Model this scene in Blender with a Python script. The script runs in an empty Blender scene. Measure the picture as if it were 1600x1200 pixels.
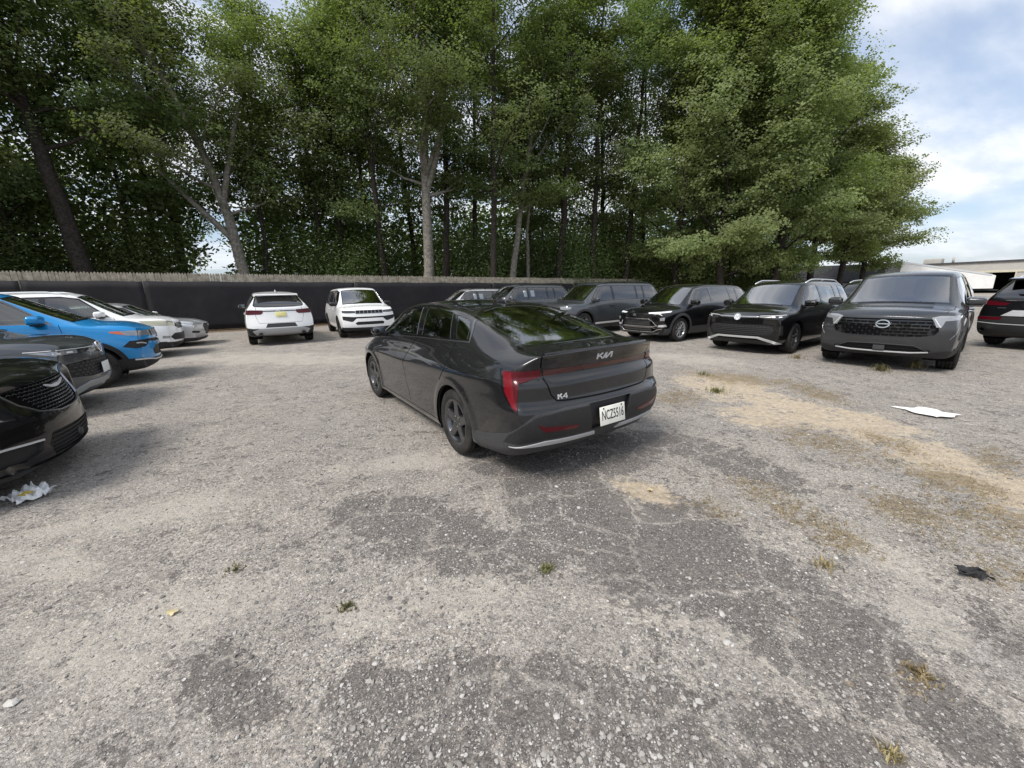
import bpy, math, random
import numpy as np
from mathutils import Vector, Matrix
from mathutils.bvhtree import BVHTree

R = math.radians
PI = math.pi
SC = bpy.context.scene
COL = SC.collection
rng = np.random.default_rng(11)
random.seed(11)

# ------------------------------------------------------------------ camera
cam = bpy.data.cameras.new('camera')
cam_o = bpy.data.objects.new('camera', cam)
COL.objects.link(cam_o)
CAM_H, CAM_PITCH, CAM_ROLL, CAM_F = 1.5518, R(13.539), R(-1.2374), 607.49
cam.sensor_width = 36.0
cam.lens = CAM_F / 1600 * 36.0
cam.clip_start = 0.05
cam.clip_end = 3000
cam_o.matrix_world = (Matrix.Translation((0, 0, CAM_H)) @ Matrix.Rotation(PI / 2 - CAM_PITCH, 4, 'X')
                      @ Matrix.Rotation(CAM_ROLL, 4, 'Z'))
SC.camera = cam_o

# ------------------------------------------------------------------ world and sun
SUN_EL, SUN_AZ = R(52), R(226)      # azimuth of the direction the light comes from, measured from +X towards +Y
EXPOSURE = 0.76
sx, sy, sz = math.cos(SUN_EL) * math.cos(SUN_AZ), math.cos(SUN_EL) * math.sin(SUN_AZ), math.sin(SUN_EL)
sun = bpy.data.lights.new('sun', 'SUN')
sun.energy = 2.3
sun.angle = R(22)
sun.color = (1.0, 0.95, 0.88)
sun_o = bpy.data.objects.new('sun', sun)
COL.objects.link(sun_o)
sun_o.rotation_euler = Vector((-sx, -sy, -sz)).to_track_quat('-Z', 'Y').to_euler()
SC.view_settings.view_transform = 'Standard'
SC.view_settings.look = 'None'
SC.view_settings.exposure = EXPOSURE
SC.view_settings.gamma = 1.0
SC.view_settings.use_curve_mapping = False
SC.cycles.max_bounces = 8
SC.cycles.transparent_max_bounces = 12
SC.cycles.use_denoising = True

W = bpy.data.worlds.new('World')
SC.world = W
W.use_nodes = True


class NT:
    """small helper for writing node trees"""
    def __init__(s, tree):
        s.t = tree
        s.n = tree.nodes
        s.l = tree.links

    def node(s, typ, **kw):
        n = s.n.new(typ)
        for k, v in kw.items():
            if hasattr(n, k):
                setattr(n, k, v)
        return n

    def put(s, sock, v):
        if isinstance(v, bpy.types.NodeSocket):
            s.l.new(v, sock)
        elif v is not None:
            if sock.type == 'RGBA' and not isinstance(v, (int, float)):
                v = tuple(v) + (1,) * (4 - len(v))
            sock.default_value = v

    def math(s, op, a, b=None, c=None, clamp=False):
        n = s.node('ShaderNodeMath', operation=op, use_clamp=clamp)
        for i, v in enumerate((a, b, c)):
            if v is not None:
                s.put(n.inputs[i], v)
        return n.outputs[0]

    def vmath(s, op, a, b=None):
        n = s.node('ShaderNodeVectorMath', operation=op)
        s.put(n.inputs[0], a)
        if b is not None:
            s.put(n.inputs['Scale' if op == 'SCALE' else 1], b)
        return n.outputs[0]

    def mix(s, f, a, b, mode='MIX'):
        n = s.node('ShaderNodeMix', data_type='RGBA', blend_type=mode)
        s.put(n.inputs[0], f)
        s.put(n.inputs[6], a)
        s.put(n.inputs[7], b)
        return n.outputs[2]

    def ramp(s, f, stops, interp='LINEAR'):
        n = s.node('ShaderNodeValToRGB')
        n.color_ramp.interpolation = interp
        e = n.color_ramp.elements
        while len(e) < len(stops):
            e.new(0.5)
        for q, (p, c) in zip(e, stops):
            q.position = p
            q.color = (c, c, c, 1) if isinstance(c, (int, float)) else tuple(c) + (1,)
        s.put(n.inputs[0], f)
        return n.outputs[0]

    def noise(s, vec, scale, detail=4, rough=0.55, out=0, dist=0.0):
        n = s.node('ShaderNodeTexNoise')
        s.put(n.inputs['Vector'], vec)
        n.inputs['Scale'].default_value = scale
        n.inputs['Detail'].default_value = detail
        n.inputs['Roughness'].default_value = rough
        n.inputs['Distortion'].default_value = dist
        return n.outputs[out]

    def voro(s, vec, scale, out='Distance', feature='F1', rand=1.0):
        n = s.node('ShaderNodeTexVoronoi', feature=feature)
        s.put(n.inputs['Vector'], vec)
        n.inputs['Scale'].default_value = scale
        n.inputs['Randomness'].default_value = rand
        return n.outputs[out]

    def smooth(s, v, a, b):
        n = s.node('ShaderNodeMapRange', interpolation_type='SMOOTHSTEP')
        s.put(n.inputs[0], v)
        n.inputs[1].default_value = a
        n.inputs[2].default_value = b
        return n.outputs[0]


def build_world():
    t = NT(W.node_tree)
    t.n.clear()
    out = t.node('ShaderNodeOutputWorld')
    bg = t.node('ShaderNodeBackground')
    bg.inputs['Strength'].default_value = 0.084
    sky = t.node('ShaderNodeTexSky', sky_type='NISHITA')
    sky.sun_disc = False
    sky.sun_elevation = SUN_EL
    sky.sun_rotation = PI / 2 - SUN_AZ
    sky.air_density = 1.0
    sky.dust_density = 1.6
    sky.ozone_density = 1.2
    tc = t.node('ShaderNodeTexCoord')
    sep = t.node('ShaderNodeSeparateXYZ')
    t.l.new(tc.outputs['Generated'], sep.inputs[0])
    z = t.math('MAXIMUM', sep.outputs[2], 0.0)
    inv = t.math('DIVIDE', 1.0, t.math('ADD', z, 0.16))
    cx = t.math('MULTIPLY', sep.outputs[0], inv)
    cy = t.math('MULTIPLY', sep.outputs[1], inv)
    # clouds drift in long soft bands
    a = R(28)
    ru = t.math('ADD', t.math('MULTIPLY', cx, math.cos(a)), t.math('MULTIPLY', cy, math.sin(a)))
    rv = t.math('SUBTRACT', t.math('MULTIPLY', cy, math.cos(a)), t.math('MULTIPLY', cx, math.sin(a)))
    com = t.node('ShaderNodeCombineXYZ')
    t.put(com.inputs[0], t.math('MULTIPLY', ru, 0.62))
    t.put(com.inputs[1], t.math('MULTIPLY', rv, 1.25))
    n1 = t.noise(com.outputs[0], 1.3, 4, 0.45, dist=0.25)
    n2 = t.noise(com.outputs[0], 5.0, 6, 0.6)
    cov = t.smooth(t.math('ADD', t.math('MULTIPLY', n1, 0.88), t.math('MULTIPLY', n2, 0.12)), 0.34, 0.60)
    hz = t.smooth(z, 0.0, 0.22)
    cov = t.math('MULTIPLY', cov, t.math('ADD', t.math('MULTIPLY', hz, 0.50), 0.48))
    white = t.mix(t.smooth(n2, 0.35, 0.65), (6.7, 6.95, 7.5), (7.9, 8.05, 8.4))
    skyc = t.mix(1.0, sky.outputs[0], (1.0, 1.0, 1.0), 'MULTIPLY')
    skyc = t.mix(0.34, skyc, (5.8, 6.9, 8.8))
    t.put(bg.inputs['Color'], t.mix(cov, skyc, white))
    t.l.new(bg.outputs[0], out.inputs[0])


build_world()

# ------------------------------------------------------------------ object helpers


def tag(o, label=None, cat=None, group=None, kind=None):
    if label: o['label'] = label
    if cat: o['category'] = cat
    if group: o['group'] = group
    if kind: o['kind'] = kind
    return o


def empty(name, loc=(0, 0, 0), rz=0.0):
    o = bpy.data.objects.new(name, None)
    o.empty_display_size = 0.2
    COL.objects.link(o)
    o.location = loc
    o.rotation_euler = (0, 0, rz)
    return o


def obj_from(name, verts, faces, mats, midx=None, parent=None, smooth=True, normals=None):
    me = bpy.data.meshes.new(name)
    me.from_pydata([tuple(v) for v in verts], [], faces)
    if not isinstance(mats, (list, tuple)): mats = [mats]
    for m in mats: me.materials.append(m)
    n = len(me.polygons)
    if midx is not None:
        me.polygons.foreach_set('material_index', np.asarray(midx, dtype=np.int32))
    if isinstance(smooth, bool):
        smooth = [smooth] * n
    me.polygons.foreach_set('use_smooth', np.asarray(smooth, dtype=bool))
    if normals is not None:
        me.normals_split_custom_set_from_vertices([tuple(v) for v in normals])
    me.update()
    o = bpy.data.objects.new(name, me)
    COL.objects.link(o)
    if parent is not None: o.parent = parent
    return o


def rot_m(rx=0, ry=0, rz=0):
    cx, sx_, cy, sy_, cz, sz_ = math.cos(rx), math.sin(rx), math.cos(ry), math.sin(ry), math.cos(rz), math.sin(rz)
    X = np.array([[1, 0, 0], [0, cx, -sx_], [0, sx_, cx]])
    Y = np.array([[cy, 0, sy_], [0, 1, 0], [-sy_, 0, cy]])
    Z = np.array([[cz, -sz_, 0], [sz_, cz, 0], [0, 0, 1]])
    return Z @ Y @ X


def nrm(v):
    v = np.asarray(v, float)
    return v / (np.linalg.norm(v) + 1e-12)


class MB:
    """collects simple shapes and links them as ONE mesh object"""
    def __init__(s):
        s.v, s.f, s.m, s.s = [], [], [], []

    def add(s, V, F, m=0, smooth=True):
        b = len(s.v)
        s.v.extend([tuple(map(float, p)) for p in V])
        s.f.extend([tuple(int(i) + b for i in f) for f in F])
        s.m.extend([m] * len(F))
        s.s.extend([smooth] * len(F))
        return s

    def box(s, c, size, rot=None, m=0):
        c = np.asarray(c, float)
        h = np.asarray(size, float) / 2
        P = np.array([[x, y, z] for x in (-1, 1) for y in (-1, 1) for z in (-1, 1)]) * h
        if rot is not None: P = P @ rot.T
        return s.add(P + c, [(0, 1, 3, 2), (4, 6, 7, 5), (0, 4, 5, 1), (2, 3, 7, 6), (0, 2, 6, 4), (1, 5, 7, 3)], m, False)

    def rbox(s, c, size, r=0.03, n=3, rot=None, m=0, pw=None, fn=None):
        """box with rounded edges (n segments round each edge)"""
        h = np.asarray(size, float) / 2
        r = min(r, h.min() * 0.98)
        t = [-1.0 + 0.0] + list(-1 + (np.arange(1, n + 1) / n))  # -1..0
        # parameters along one axis: rounded corner samples then flat
        a = np.concatenate([np.linspace(-1, 0, n + 1), np.linspace(0, 1, n + 1)])  # 0 repeated: flat in between
        k = len(a)

        def pos(u, v, ax, sg):
            d = np.zeros(3)
            o = [q for q in range(3) if q != ax]
            d[ax] = sg
            d[o[0]] = math.tan(u * PI / 4)
            d[o[1]] = math.tan(v * PI / 4)
            d /= np.linalg.norm(d)
            return d
        V, F, idx = [], [], {}

        def vid(p):
            key = tuple(np.round(p, 5))
            if key not in idx:
                idx[key] = len(V)
                V.append(p)
            return idx[key]
        for ax in range(3):
            o = [q for q in range(3) if q != ax]
            for sg in (-1, 1):
                G = [[None] * k for _ in range(k)]
                for i in range(k):
                    for j in range(k):
                        d = pos(a[i], a[j], ax, sg)
                        core = np.zeros(3)
                        core[ax] = sg * (h[ax] - r)
                        core[o[0]] = (-1 if i <= n else 1) * (h[o[0]] - r)
                        core[o[1]] = (-1 if j <= n else 1) * (h[o[1]] - r)
                        G[i][j] = vid(core + d * r)
                for i in range(k - 1):
                    for j in range(k - 1):
                        q = [G[i][j], G[i + 1][j], G[i + 1][j + 1], G[i][j + 1]]
                        flip = (sg < 0) != (ax == 1)
                        if flip: q = q[::-1]
                        q2 = [q[z] for z in range(4) if q[z] != q[z - 1]]
                        if len(q2) >= 3: F.append(tuple(q2))
        V = np.array(V)
        if fn is not None: V = fn(V)
        if rot is not None: V = V @ rot.T
        return s.add(V + np.asarray(c, float), F, m, True)

    def tube(s, pts, rad, seg=8, m=0, cap=True):
        P = np.asarray(pts, float)
        n = len(P)
        rad = np.ones(n) * rad if np.isscalar(rad) else np.asarray(rad, float)
        T = np.gradient(P, axis=0)
        T /= np.linalg.norm(T, axis=1)[:, None] + 1e-12
        up = np.array([0, 0, 1.0]) if abs(T[0][2]) < 0.9 else np.array([1.0, 0, 0])
        V = []
        x = np.cross(T[0], up)
        x = nrm(x)
        for i in range(n):
            x = nrm(x - T[i] * (x @ T[i]))
            y = np.cross(T[i], x)
            for k in range(seg):
                a = 2 * PI * k / seg
                V.append(P[i] + rad[i] * (math.cos(a) * x + math.sin(a) * y))
        F = []
        for i in range(n - 1):
            for k in range(seg):
                k2 = (k + 1) % seg
                F.append((i * seg + k, i * seg + k2, (i + 1) * seg + k2, (i + 1) * seg + k))
        if cap:
            F.append(tuple(range(seg))[::-1])
            F.append(tuple((n - 1) * seg + k for k in range(seg)))
        return s.add(V, F, m, True)

    def lathe(s, prof, seg=32, axis='y', c=(0, 0, 0), m=0, close=False):
        """prof: (radius, along-axis) pairs"""
        V = []
        for k in range(seg):
            a = 2 * PI * k / seg
            for r, t in prof:
                if axis == 'y': V.append((r * math.cos(a), t, r * math.sin(a)))
                elif axis == 'x': V.append((t, r * math.cos(a), r * math.sin(a)))
                else: V.append((r * math.cos(a), r * math.sin(a), t))
        n = len(prof)
        F = []
        rg = n if close else n - 1
        for k in range(seg):
            k2 = (k + 1) % seg
            for i in range(rg):
                j = (i + 1) % n
                F.append((k * n + i, k2 * n + i, k2 * n + j, k * n + j))
        return s.add(np.array(V) + np.asarray(c, float), F, m, True)

    def prism(s, poly, y0, y1, axis='y', m=0):
        """extrude a 2D polygon; axis y -> polygon in (x, z)"""
        n = len(poly)
        V = []
        for t in (y0, y1):
            for a, b in poly:
                V.append((a, t, b) if axis == 'y' else ((t, a, b) if axis == 'x' else (a, b, t)))
        F = [tuple(range(n)), tuple(range(2 * n - 1, n - 1, -1))]
        for i in range(n):
            j = (i + 1) % n
            F.append((i, i + n, j + n, j))
        return s.add(V, F, m, False)

    def xf(s, M, t=(0, 0, 0), start=0):
        V = np.array(s.v[start:]) @ np.asarray(M).T + np.asarray(t)
        s.v[start:] = [tuple(p) for p in V]
        return s

    def build(s, name, mats, parent=None, loc=None, rz=None):
        o = obj_from(name, s.v, s.f, mats, s.m, parent, s.s)
        if loc is not None: o.location = loc
        if rz is not None: o.rotation_euler = (0, 0, rz)
        return o


FLIPFIX = None


def fix_normals(o):
    import bmesh
    b = bmesh.new()
    b.from_mesh(o.data)
    bmesh.ops.recalc_face_normals(b, faces=b.faces[:])
    b.to_mesh(o.data)
    b.free()
    return o


# ------------------------------------------------------------------ materials
MATS = {}


def principled(name, color, rough=0.5, metal=0.0, coat=0.0, spec=0.5, **kw):
    m = bpy.data.materials.new(name)
    m.use_nodes = True
    b = m.node_tree.nodes['Principled BSDF']
    b.inputs['Base Color'].default_value = tuple(color) + (1,)
    b.inputs['Roughness'].default_value = rough
    b.inputs['Metallic'].default_value = metal
    b.inputs['Coat Weight'].default_value = coat
    b.inputs['Coat Roughness'].default_value = 0.03
    b.inputs['Specular IOR Level'].default_value = spec
    for k, v in kw.items(): b.inputs[k.replace('_', ' ')].default_value = v
    MATS[name] = m
    return m


def bsdf(m):
    return m.node_tree.nodes['Principled BSDF']


def paint(name, color, metal=0.35, rough=0.32, dust=0.12, flake=True, coat=1.0):
    """clear-coated car paint with fine flakes and a little road dust settled low on the body"""
    m = principled(name, color, rough, metal, coat, 0.12)
    t = NT(m.node_tree)
    b = bsdf(m)
    tc = t.node('ShaderNodeTexCoord')
    o = tc.outputs['Object']
    c = t.mix(0.0, color, color)
    if flake:
        fl = t.noise(o, 900, 1, 0.5)
        c = t.mix(t.math('MULTIPLY', t.smooth(fl, 0.5, 0.75), 0.25), color, tuple(min(1, q * 2.2 + 0.015) for q in color))
    sep = t.node('ShaderNodeSeparateXYZ')
    t.l.new(o, sep.inputs[0])
    low = t.math('SUBTRACT', 1.0, t.smooth(sep.outputs[2], 0.25, 0.75))
    big = t.noise(o, 3.5, 6, 0.65)
    d = t.math('ADD', t.math('MULTIPLY', low, t.smooth(big, 0.3, 0.7)), t.math('MULTIPLY', t.smooth(big, 0.45, 0.8), 0.35))
    d = t.math('MULTIPLY', d, dust)
    c = t.mix(d, c, (0.23, 0.21, 0.19))
    t.put(b.inputs['Base Color'], c)
    t.put(b.inputs['Coat Roughness'], t.math('ADD', t.math('MULTIPLY', d, 0.9), 0.025))
    t.put(b.inputs['Metallic'], t.math('MULTIPLY', t.math('SUBTRACT', 1.0, d), metal))
    return m


def noisy(name, color, var=0.25, scale=20, rough=0.6, metal=0, spec=0.4, bump=0.0, c2=None, coord='Object', detail=5):
    m = principled(name, color, rough, metal, 0, spec)
    t = NT(m.node_tree)
    b = bsdf(m)
    o = t.node('ShaderNodeTexCoord').outputs[coord]
    n = t.noise(o, scale, detail, 0.6)
    lo = tuple(q * (1 - var) for q in color)
    hi = c2 if c2 else tuple(min(1, q * (1 + var)) for q in color)
    t.put(b.inputs['Base Color'], t.mix(t.smooth(n, 0.3, 0.7), lo, hi))
    t.put(b.inputs['Roughness'], t.math('ADD', rough - 0.08, t.math('MULTIPLY', n, 0.16)))
    if bump:
        bp = t.node('ShaderNodeBump')
        bp.inputs['Strength'].default_value = bump
        bp.inputs['Distance'].default_value = 0.01
        t.put(bp.inputs['Height'], n)
        t.l.new(bp.outputs[0], b.inputs['Normal'])
    return m


def glass(name, tint, gloss=1.0, refl=2.0):
    m = bpy.data.materials.new(name)
    m.use_nodes = True
    t = NT(m.node_tree)
    t.n.clear()
    out = t.node('ShaderNodeOutputMaterial')
    tr = t.node('ShaderNodeBsdfTransparent')
    tr.inputs[0].default_value = tuple(tint) + (1,)
    gl = t.node('ShaderNodeBsdfGlossy')
    gl.inputs['Roughness'].default_value = 0.012
    gl.inputs['Color'].default_value = (gloss, gloss, gloss, 1)
    fr = t.node('ShaderNodeFresnel')
    fr.inputs['IOR'].default_value = 1.55
    mx = t.node('ShaderNodeMixShader')
    t.put(mx.inputs[0], t.math('ADD', t.math('MULTIPLY', fr.outputs[0], refl), 0.04, clamp=True))
    t.l.new(tr.outputs[0], mx.inputs[1])
    t.l.new(gl.outputs[0], mx.inputs[2])
    t.l.new(mx.outputs[0], out.inputs[0])
    MATS[name] = m
    return m


P_GRAPHITE = paint('graphite_paint', (0.017, 0.0175, 0.019), 0.35, 0.26, 0.025)
P_BLACK = paint('black_paint', (0.004, 0.004, 0.0045), 0.0, 0.3, 0.012, False)
P_GREY = paint('grey_paint', (0.075, 0.082, 0.09), 0.55, 0.34, 0.06)
P_DGREY = paint('dark_grey_paint', (0.040, 0.043, 0.047), 0.5, 0.32, 0.05)
P_BLUE = paint('blue_paint', (0.010, 0.235, 0.56), 0.2, 0.32, 0.09)
P_WHITE = paint('white_paint', (0.80, 0.81, 0.81), 0.0, 0.35, 0.04, False)
P_SILVER = paint('silver_paint', (0.52, 0.53, 0.55), 0.6, 0.34, 0.06)
M_BLACKPL = noisy('black_plastic', (0.018, 0.018, 0.019), 0.2, 60, 0.55, 0, 0.4)
M_GREYPL = noisy('grey_plastic', (0.045, 0.046, 0.049), 0.2, 60, 0.5, 0, 0.4)
M_GLOSSBLK = principled('gloss_black', (0.006, 0.006, 0.007), 0.08, 0, 0.6)
M_SEAM = principled('panel_gap', (0.004, 0.004, 0.004), 0.9, 0, 0, 0.1)
M_CHROME = principled('chrome', (0.72, 0.73, 0.75), 0.12, 1.0)
M_CHROMEDK = principled('dark_chrome', (0.20, 0.205, 0.21), 0.25, 0.9)
M_MIRROR = principled('mirror_glass', (0.16, 0.17, 0.18), 0.06, 1.0)
M_SATIN = principled('satin_silver', (0.66, 0.67, 0.69), 0.28, 0.45)
M_RED = principled('tail_lamp_red', (0.15, 0.002, 0.008), 0.3, 0, 0.3, 0.3)
M_DRED = principled('dark_lamp_red', (0.075, 0.002, 0.007), 0.2, 0, 0.35, 0.3)
M_LENS = principled('lamp_lens', (0.30, 0.31, 0.33), 0.10, 0.35, 1.0)
M_LENSDK = principled('dark_lamp_lens', (0.035, 0.037, 0.041), 0.10, 0.2, 1.0)
M_LED = principled('lamp_white_insert', (0.80, 0.81, 0.82), 0.2, 0.0, 0.6)
M_AMBER = principled('amber_reflector', (0.62, 0.12, 0.03), 0.2, 0, 0.8)
M_TYRE = noisy('tyre_rubber', (0.020, 0.020, 0.020), 0.3, 9, 0.85, 0, 0.25, 0, (0.040, 0.038, 0.036))
M_ALLOY = principled('alloy_silver', (0.50, 0.51, 0.52), 0.3, 0.9)
M_ALLOYDK = principled('alloy_dark_grey', (0.13, 0.133, 0.137), 0.28, 0.85)
M_ALLOYBK = principled('alloy_black', (0.012, 0.012, 0.013), 0.25, 0.2, 0.5)
M_STEEL = noisy('brake_steel', (0.22, 0.21, 0.2), 0.3, 30, 0.5, 0.8)
M_WELL = principled('wheel_well', (0.006, 0.006, 0.006), 0.95, 0, 0, 0.1)
M_CABIN = noisy('cabin_trim', (0.03, 0.03, 0.032), 0.2, 40, 0.8)
M_SEATL = noisy('seat_cloth', (0.045, 0.046, 0.05), 0.3, 60, 0.85)
M_CLOTHLT = noisy('headliner_grey', (0.20, 0.20, 0.20), 0.1, 60, 0.9)
M_PAPER = noisy('white_paper', (0.78, 0.78, 0.77), 0.04, 8, 0.8)
M_PLATE = noisy('plate_cream', (0.78, 0.78, 0.70), 0.05, 10, 0.45)
M_PLATEY = noisy('plate_yellow', (0.66, 0.62, 0.28), 0.1, 14, 0.45)
M_INK = principled('plate_ink', (0.015, 0.016, 0.025), 0.6)
G_CLEAR = glass('clear_window', (0.62, 0.70, 0.67), 1.0, 3.3)
G_SHADE = glass('shaded_window', (0.30, 0.36, 0.34))
G_LIGHT = glass('light_window', (0.84, 0.88, 0.86), 1.0, 1.6)
G_DARK = glass('privacy_window', (0.10, 0.115, 0.115))
# ------------------------------------------------------------------ car body builder


def curve(pts):
    """monotone cubic through (x, value) points"""
    pts = sorted(pts)
    x = np.array([p[0] for p in pts], float)
    y = np.array([p[1] for p in pts], float)
    if len(x) == 1: return lambda q: float(y[0])
    h = np.diff(x)
    d = np.diff(y) / h
    m = np.zeros(len(x))
    m[0], m[-1] = d[0], d[-1]
    for i in range(1, len(x) - 1):
        if d[i - 1] * d[i] > 0:
            w1, w2 = 2 * h[i] + h[i - 1], h[i] + 2 * h[i - 1]
            m[i] = (w1 + w2) / (w1 / d[i - 1] + w2 / d[i])

    def f(q):
        if q <= x[0]: return float(y[0])
        if q >= x[-1]: return float(y[-1])
        i = min(max(int(np.searchsorted(x, q, side='right')) - 1, 0), len(x) - 2)
        t = (q - x[i]) / h[i]
        return float((1 + 2 * t) * (1 - t) ** 2 * y[i] + t * (1 - t) ** 2 * h[i] * m[i]
                     + t * t * (3 - 2 * t) * y[i + 1] + t * t * (t - 1) * h[i] * m[i + 1])
    return f


def sstep(x, a, b):
    t = np.clip((x - a) / (b - a), 0, 1)
    return t * t * (3 - 2 * t)


FR = [0.0, 0.45, 0.8, 1.0]
SIDE = np.array([0, 1.0, 0])
FRONT = np.array([1.0, 0, 0])
REAR = np.array([-1.0, 0, 0])
TOPV = np.array([0, 0, 1.0])
FTOP = nrm((1, 0, 1))
RTOP = nrm((-1, 0, 1))
FCOR = nrm((1, 1, 0))
RCOR = nrm((-1, 1, 0))


class Body:
    """Smooth body shell from a box-topology cage; panels, glass and lamps are then cut out of it."""

    def __init__(s, sp):
        s.sp = sp
        C = {k: curve(v) if isinstance(v, list) else (lambda q, v=v: v) for k, v in sp['c'].items()}
        xs = sp['x']
        pf, pr = curve(sp['nose_prof']), curve(sp['tail_prof'])
        s.pf, s.pr = pf, pr
        W2 = sp['w2']
        rows = []
        for i, x in enumerate(xs):
            zt, ye = C['top'](x), C['ye'](x)
            ze = zt - C['crown'](x)
            zb = min(C['belt'](x), ze - sp.get('beltgap', 0.035))
            yw = C['yw'](x)
            yb = min(yw - 0.012, max(C['yb'](x), ye + 0.01) if zb > ze - 0.12 else C['yb'](x))
            zo = C['zo'](x)
            zr = zo + sp.get('rock', 0.09)
            zw = min(C['zw'](x), zb - 0.09)
            z4 = min(C['z4'](x), zb - 0.03)
            y4 = max(yw - sp.get('in4', 0.012), yb + 0.004)
            z2 = zr + (zw - zr) * 0.55
            yr = yw - sp.get('inr', 0.03)
            y2 = yw - sp.get('in2', 0.016)
            bul = sp.get('bulge', 0.022) * min(1, max(0, (ze - zb) / 0.3))
            y6, z6 = (yb + ye) / 2 + bul, (zb + ze) / 2
            ring = [(0, zo), (0.45 * (yr - .08), zo), (0.8 * (yr - .08), zo), (yr - 0.08, zo), (yr, zr), (y2, z2), (yw, zw),
                    (y4, z4), (yb, zb), (y6, z6), (ye, ze)]
            for fr in FR[2::-1]:
                ring.append((fr * ye, ze + (zt - ze) * (1 - fr ** 2.2)))
            rows.append(ring)
        nx, nr = len(xs), len(rows[0])
        V, idx, cr = [], {}, {}

        def vid(key, p):
            if key not in idx:
                idx[key] = len(V)
                V.append(p)
            return idx[key]

        def endx(y, z, nose):
            if nose: return xs[-1] + pf(z) - sp['nose_k'] * (abs(y) / W2) ** sp.get('nose_p', 2.6)
            return xs[0] - pr(z) + sp['tail_k'] * (abs(y) / W2) ** sp.get('tail_p', 2.6)
        G = {}
        wsf = sp.get('ws_bow')
        for i in range(nx):
            for j in range(nr):
                y, z = rows[i][j]
                for sg in (1, -1):
                    yy = y * sg
                    x = xs[i]
                    if i == 0: x = endx(y, z, False)
                    elif i == nx - 1: x = endx(y, z, True)
                    elif wsf and j >= 10:
                        x += wsf(xs[i]) * (1 - (y / rows[i][10][0]) ** 2)
                    k = (i, j, 0 if y < 1e-9 else sg)
                    G[(i, j, sg)] = vid(k, (x, yy, z))
        F = []
        for i in range(nx - 1):
            for j in range(nr - 1):
                for sg in (1, -1):
                    q = [G[(i, j, sg)], G[(i + 1, j, sg)], G[(i + 1, j + 1, sg)], G[(i, j + 1, sg)]]
                    F.append(tuple(q if sg < 0 else q[::-1]))
        # end caps: rows 3..10 (bottom corner .. top edge), columns FR
        for i, nose in ((0, False), (nx - 1, True)):
            H = {}
            for j in range(3, 11):
                y, z = rows[i][j]
                for c, fr in enumerate(FR):
                    for sg in (1, -1):
                        if c == 3: H[(j, c, sg)] = G[(i, j, sg)]
                        elif j == 3: H[(j, c, sg)] = G[(i, c, sg)]
                        elif j == 10: H[(j, c, sg)] = G[(i, 13 - c, sg)]
                        else:
                            zt = rows[i][13 - c][1]
                            u = (z - rows[i][3][1]) / (rows[i][10][1] - rows[i][3][1])
                            zz = z + (zt - rows[i][10][1]) * u
                            yy = fr * y
                            H[(j, c, sg)] = vid(('cap', i, j, c, 0 if c == 0 else sg), (endx(yy, zz, nose), yy * sg, zz))
            for j in range(3, 10):
                for c in range(3):
                    for sg in (1, -1):
                        q = [H[(j, c, sg)], H[(j, c + 1, sg)], H[(j + 1, c + 1, sg)], H[(j + 1, c, sg)]]
                        flip = (sg > 0) == nose
                        F.append(tuple(q if flip else q[::-1]))
        me = bpy.data.meshes.new('cage')
        me.from_pydata(V, [], F)
        at = me.attributes.new('crease_edge', 'FLOAT', 'EDGE')
        ek = {tuple(sorted(e.vertices)): e.index for e in me.edges}
        dat = np.zeros(len(me.edges), np.float32)

        def crease(a, b, v):
            e = ek.get(tuple(sorted((a, b))))
            if e is not None: dat[e] = max(dat[e], v)
        cj = sp.get('crease', {10: 0.35, 8: 0.3})
        for j, v in cj.items():
            for i in range(nx - 1):
                vv = v(0.5 * (xs[i] + xs[i + 1])) if callable(v) else v
                for sg in (1, -1): crease(G[(i, j, sg)], G[(i + 1, j, sg)], vv)
        for i, v in sp.get('crease_ring', {}).items():
            ii = i % nx
            for j in range(nr - 1):
                vv = v(j) if callable(v) else v
                for sg in (1, -1): crease(G[(ii, j, sg)], G[(ii, j + 1, sg)], vv)
        at.data.foreach_set('value', dat)
        o = bpy.data.objects.new('cage', me)
        COL.objects.link(o)
        md = o.modifiers.new('s', 'SUBSURF')
        md.levels = sp.get('levels', 2)
        md.use_limit_surface = True
        dg = bpy.context.evaluated_depsgraph_get()
        dg.update()
        ev = o.evaluated_get(dg)
        m2 = ev.to_mesh()
        nv, nf = len(m2.vertices), len(m2.polygons)
        co = np.empty(nv * 3)
        m2.vertices.foreach_get('co', co)
        no = np.empty(nv * 3)
        m2.vertex_normals.foreach_get('vector', no)
        lv = np.empty(nf * 4, np.int32)
        m2.loops.foreach_get('vertex_index', lv)
        s.V, s.N, FF = co.reshape(-1, 3), no.reshape(-1, 3), lv.reshape(-1, 4)
        ev.to_mesh_clear()
        bpy.data.objects.remove(o)
        bpy.data.meshes.remove(me)
        if sp.get('warp'):
            s.V = sp['warp'](s.V.copy())
            d1, d2 = s.V[FF[:, 2]] - s.V[FF[:, 0]], s.V[FF[:, 3]] - s.V[FF[:, 1]]
            fn = np.cross(d1, d2)
            s.N = np.zeros_like(s.V)
            for k in range(4): np.add.at(s.N, FF[:, k], fn)
            s.N /= np.linalg.norm(s.N, axis=1)[:, None] + 1e-12
        s.bvh = BVHTree.FromPolygons([Vector(p) for p in s.V], [tuple(int(a) for a in f) for f in FF])
        c = s.V[FF].mean(1)
        FF = FF[c[:, 1] > 0]
        s.K = 14
        s.F = np.repeat(FF[:, :1], s.K, 1)
        s.F[:, :4] = FF
        s.cnt = np.full(len(FF), 4)
        s.T = np.zeros(len(FF), np.int32)
        s.names = ['body']
        s._fn()

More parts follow.
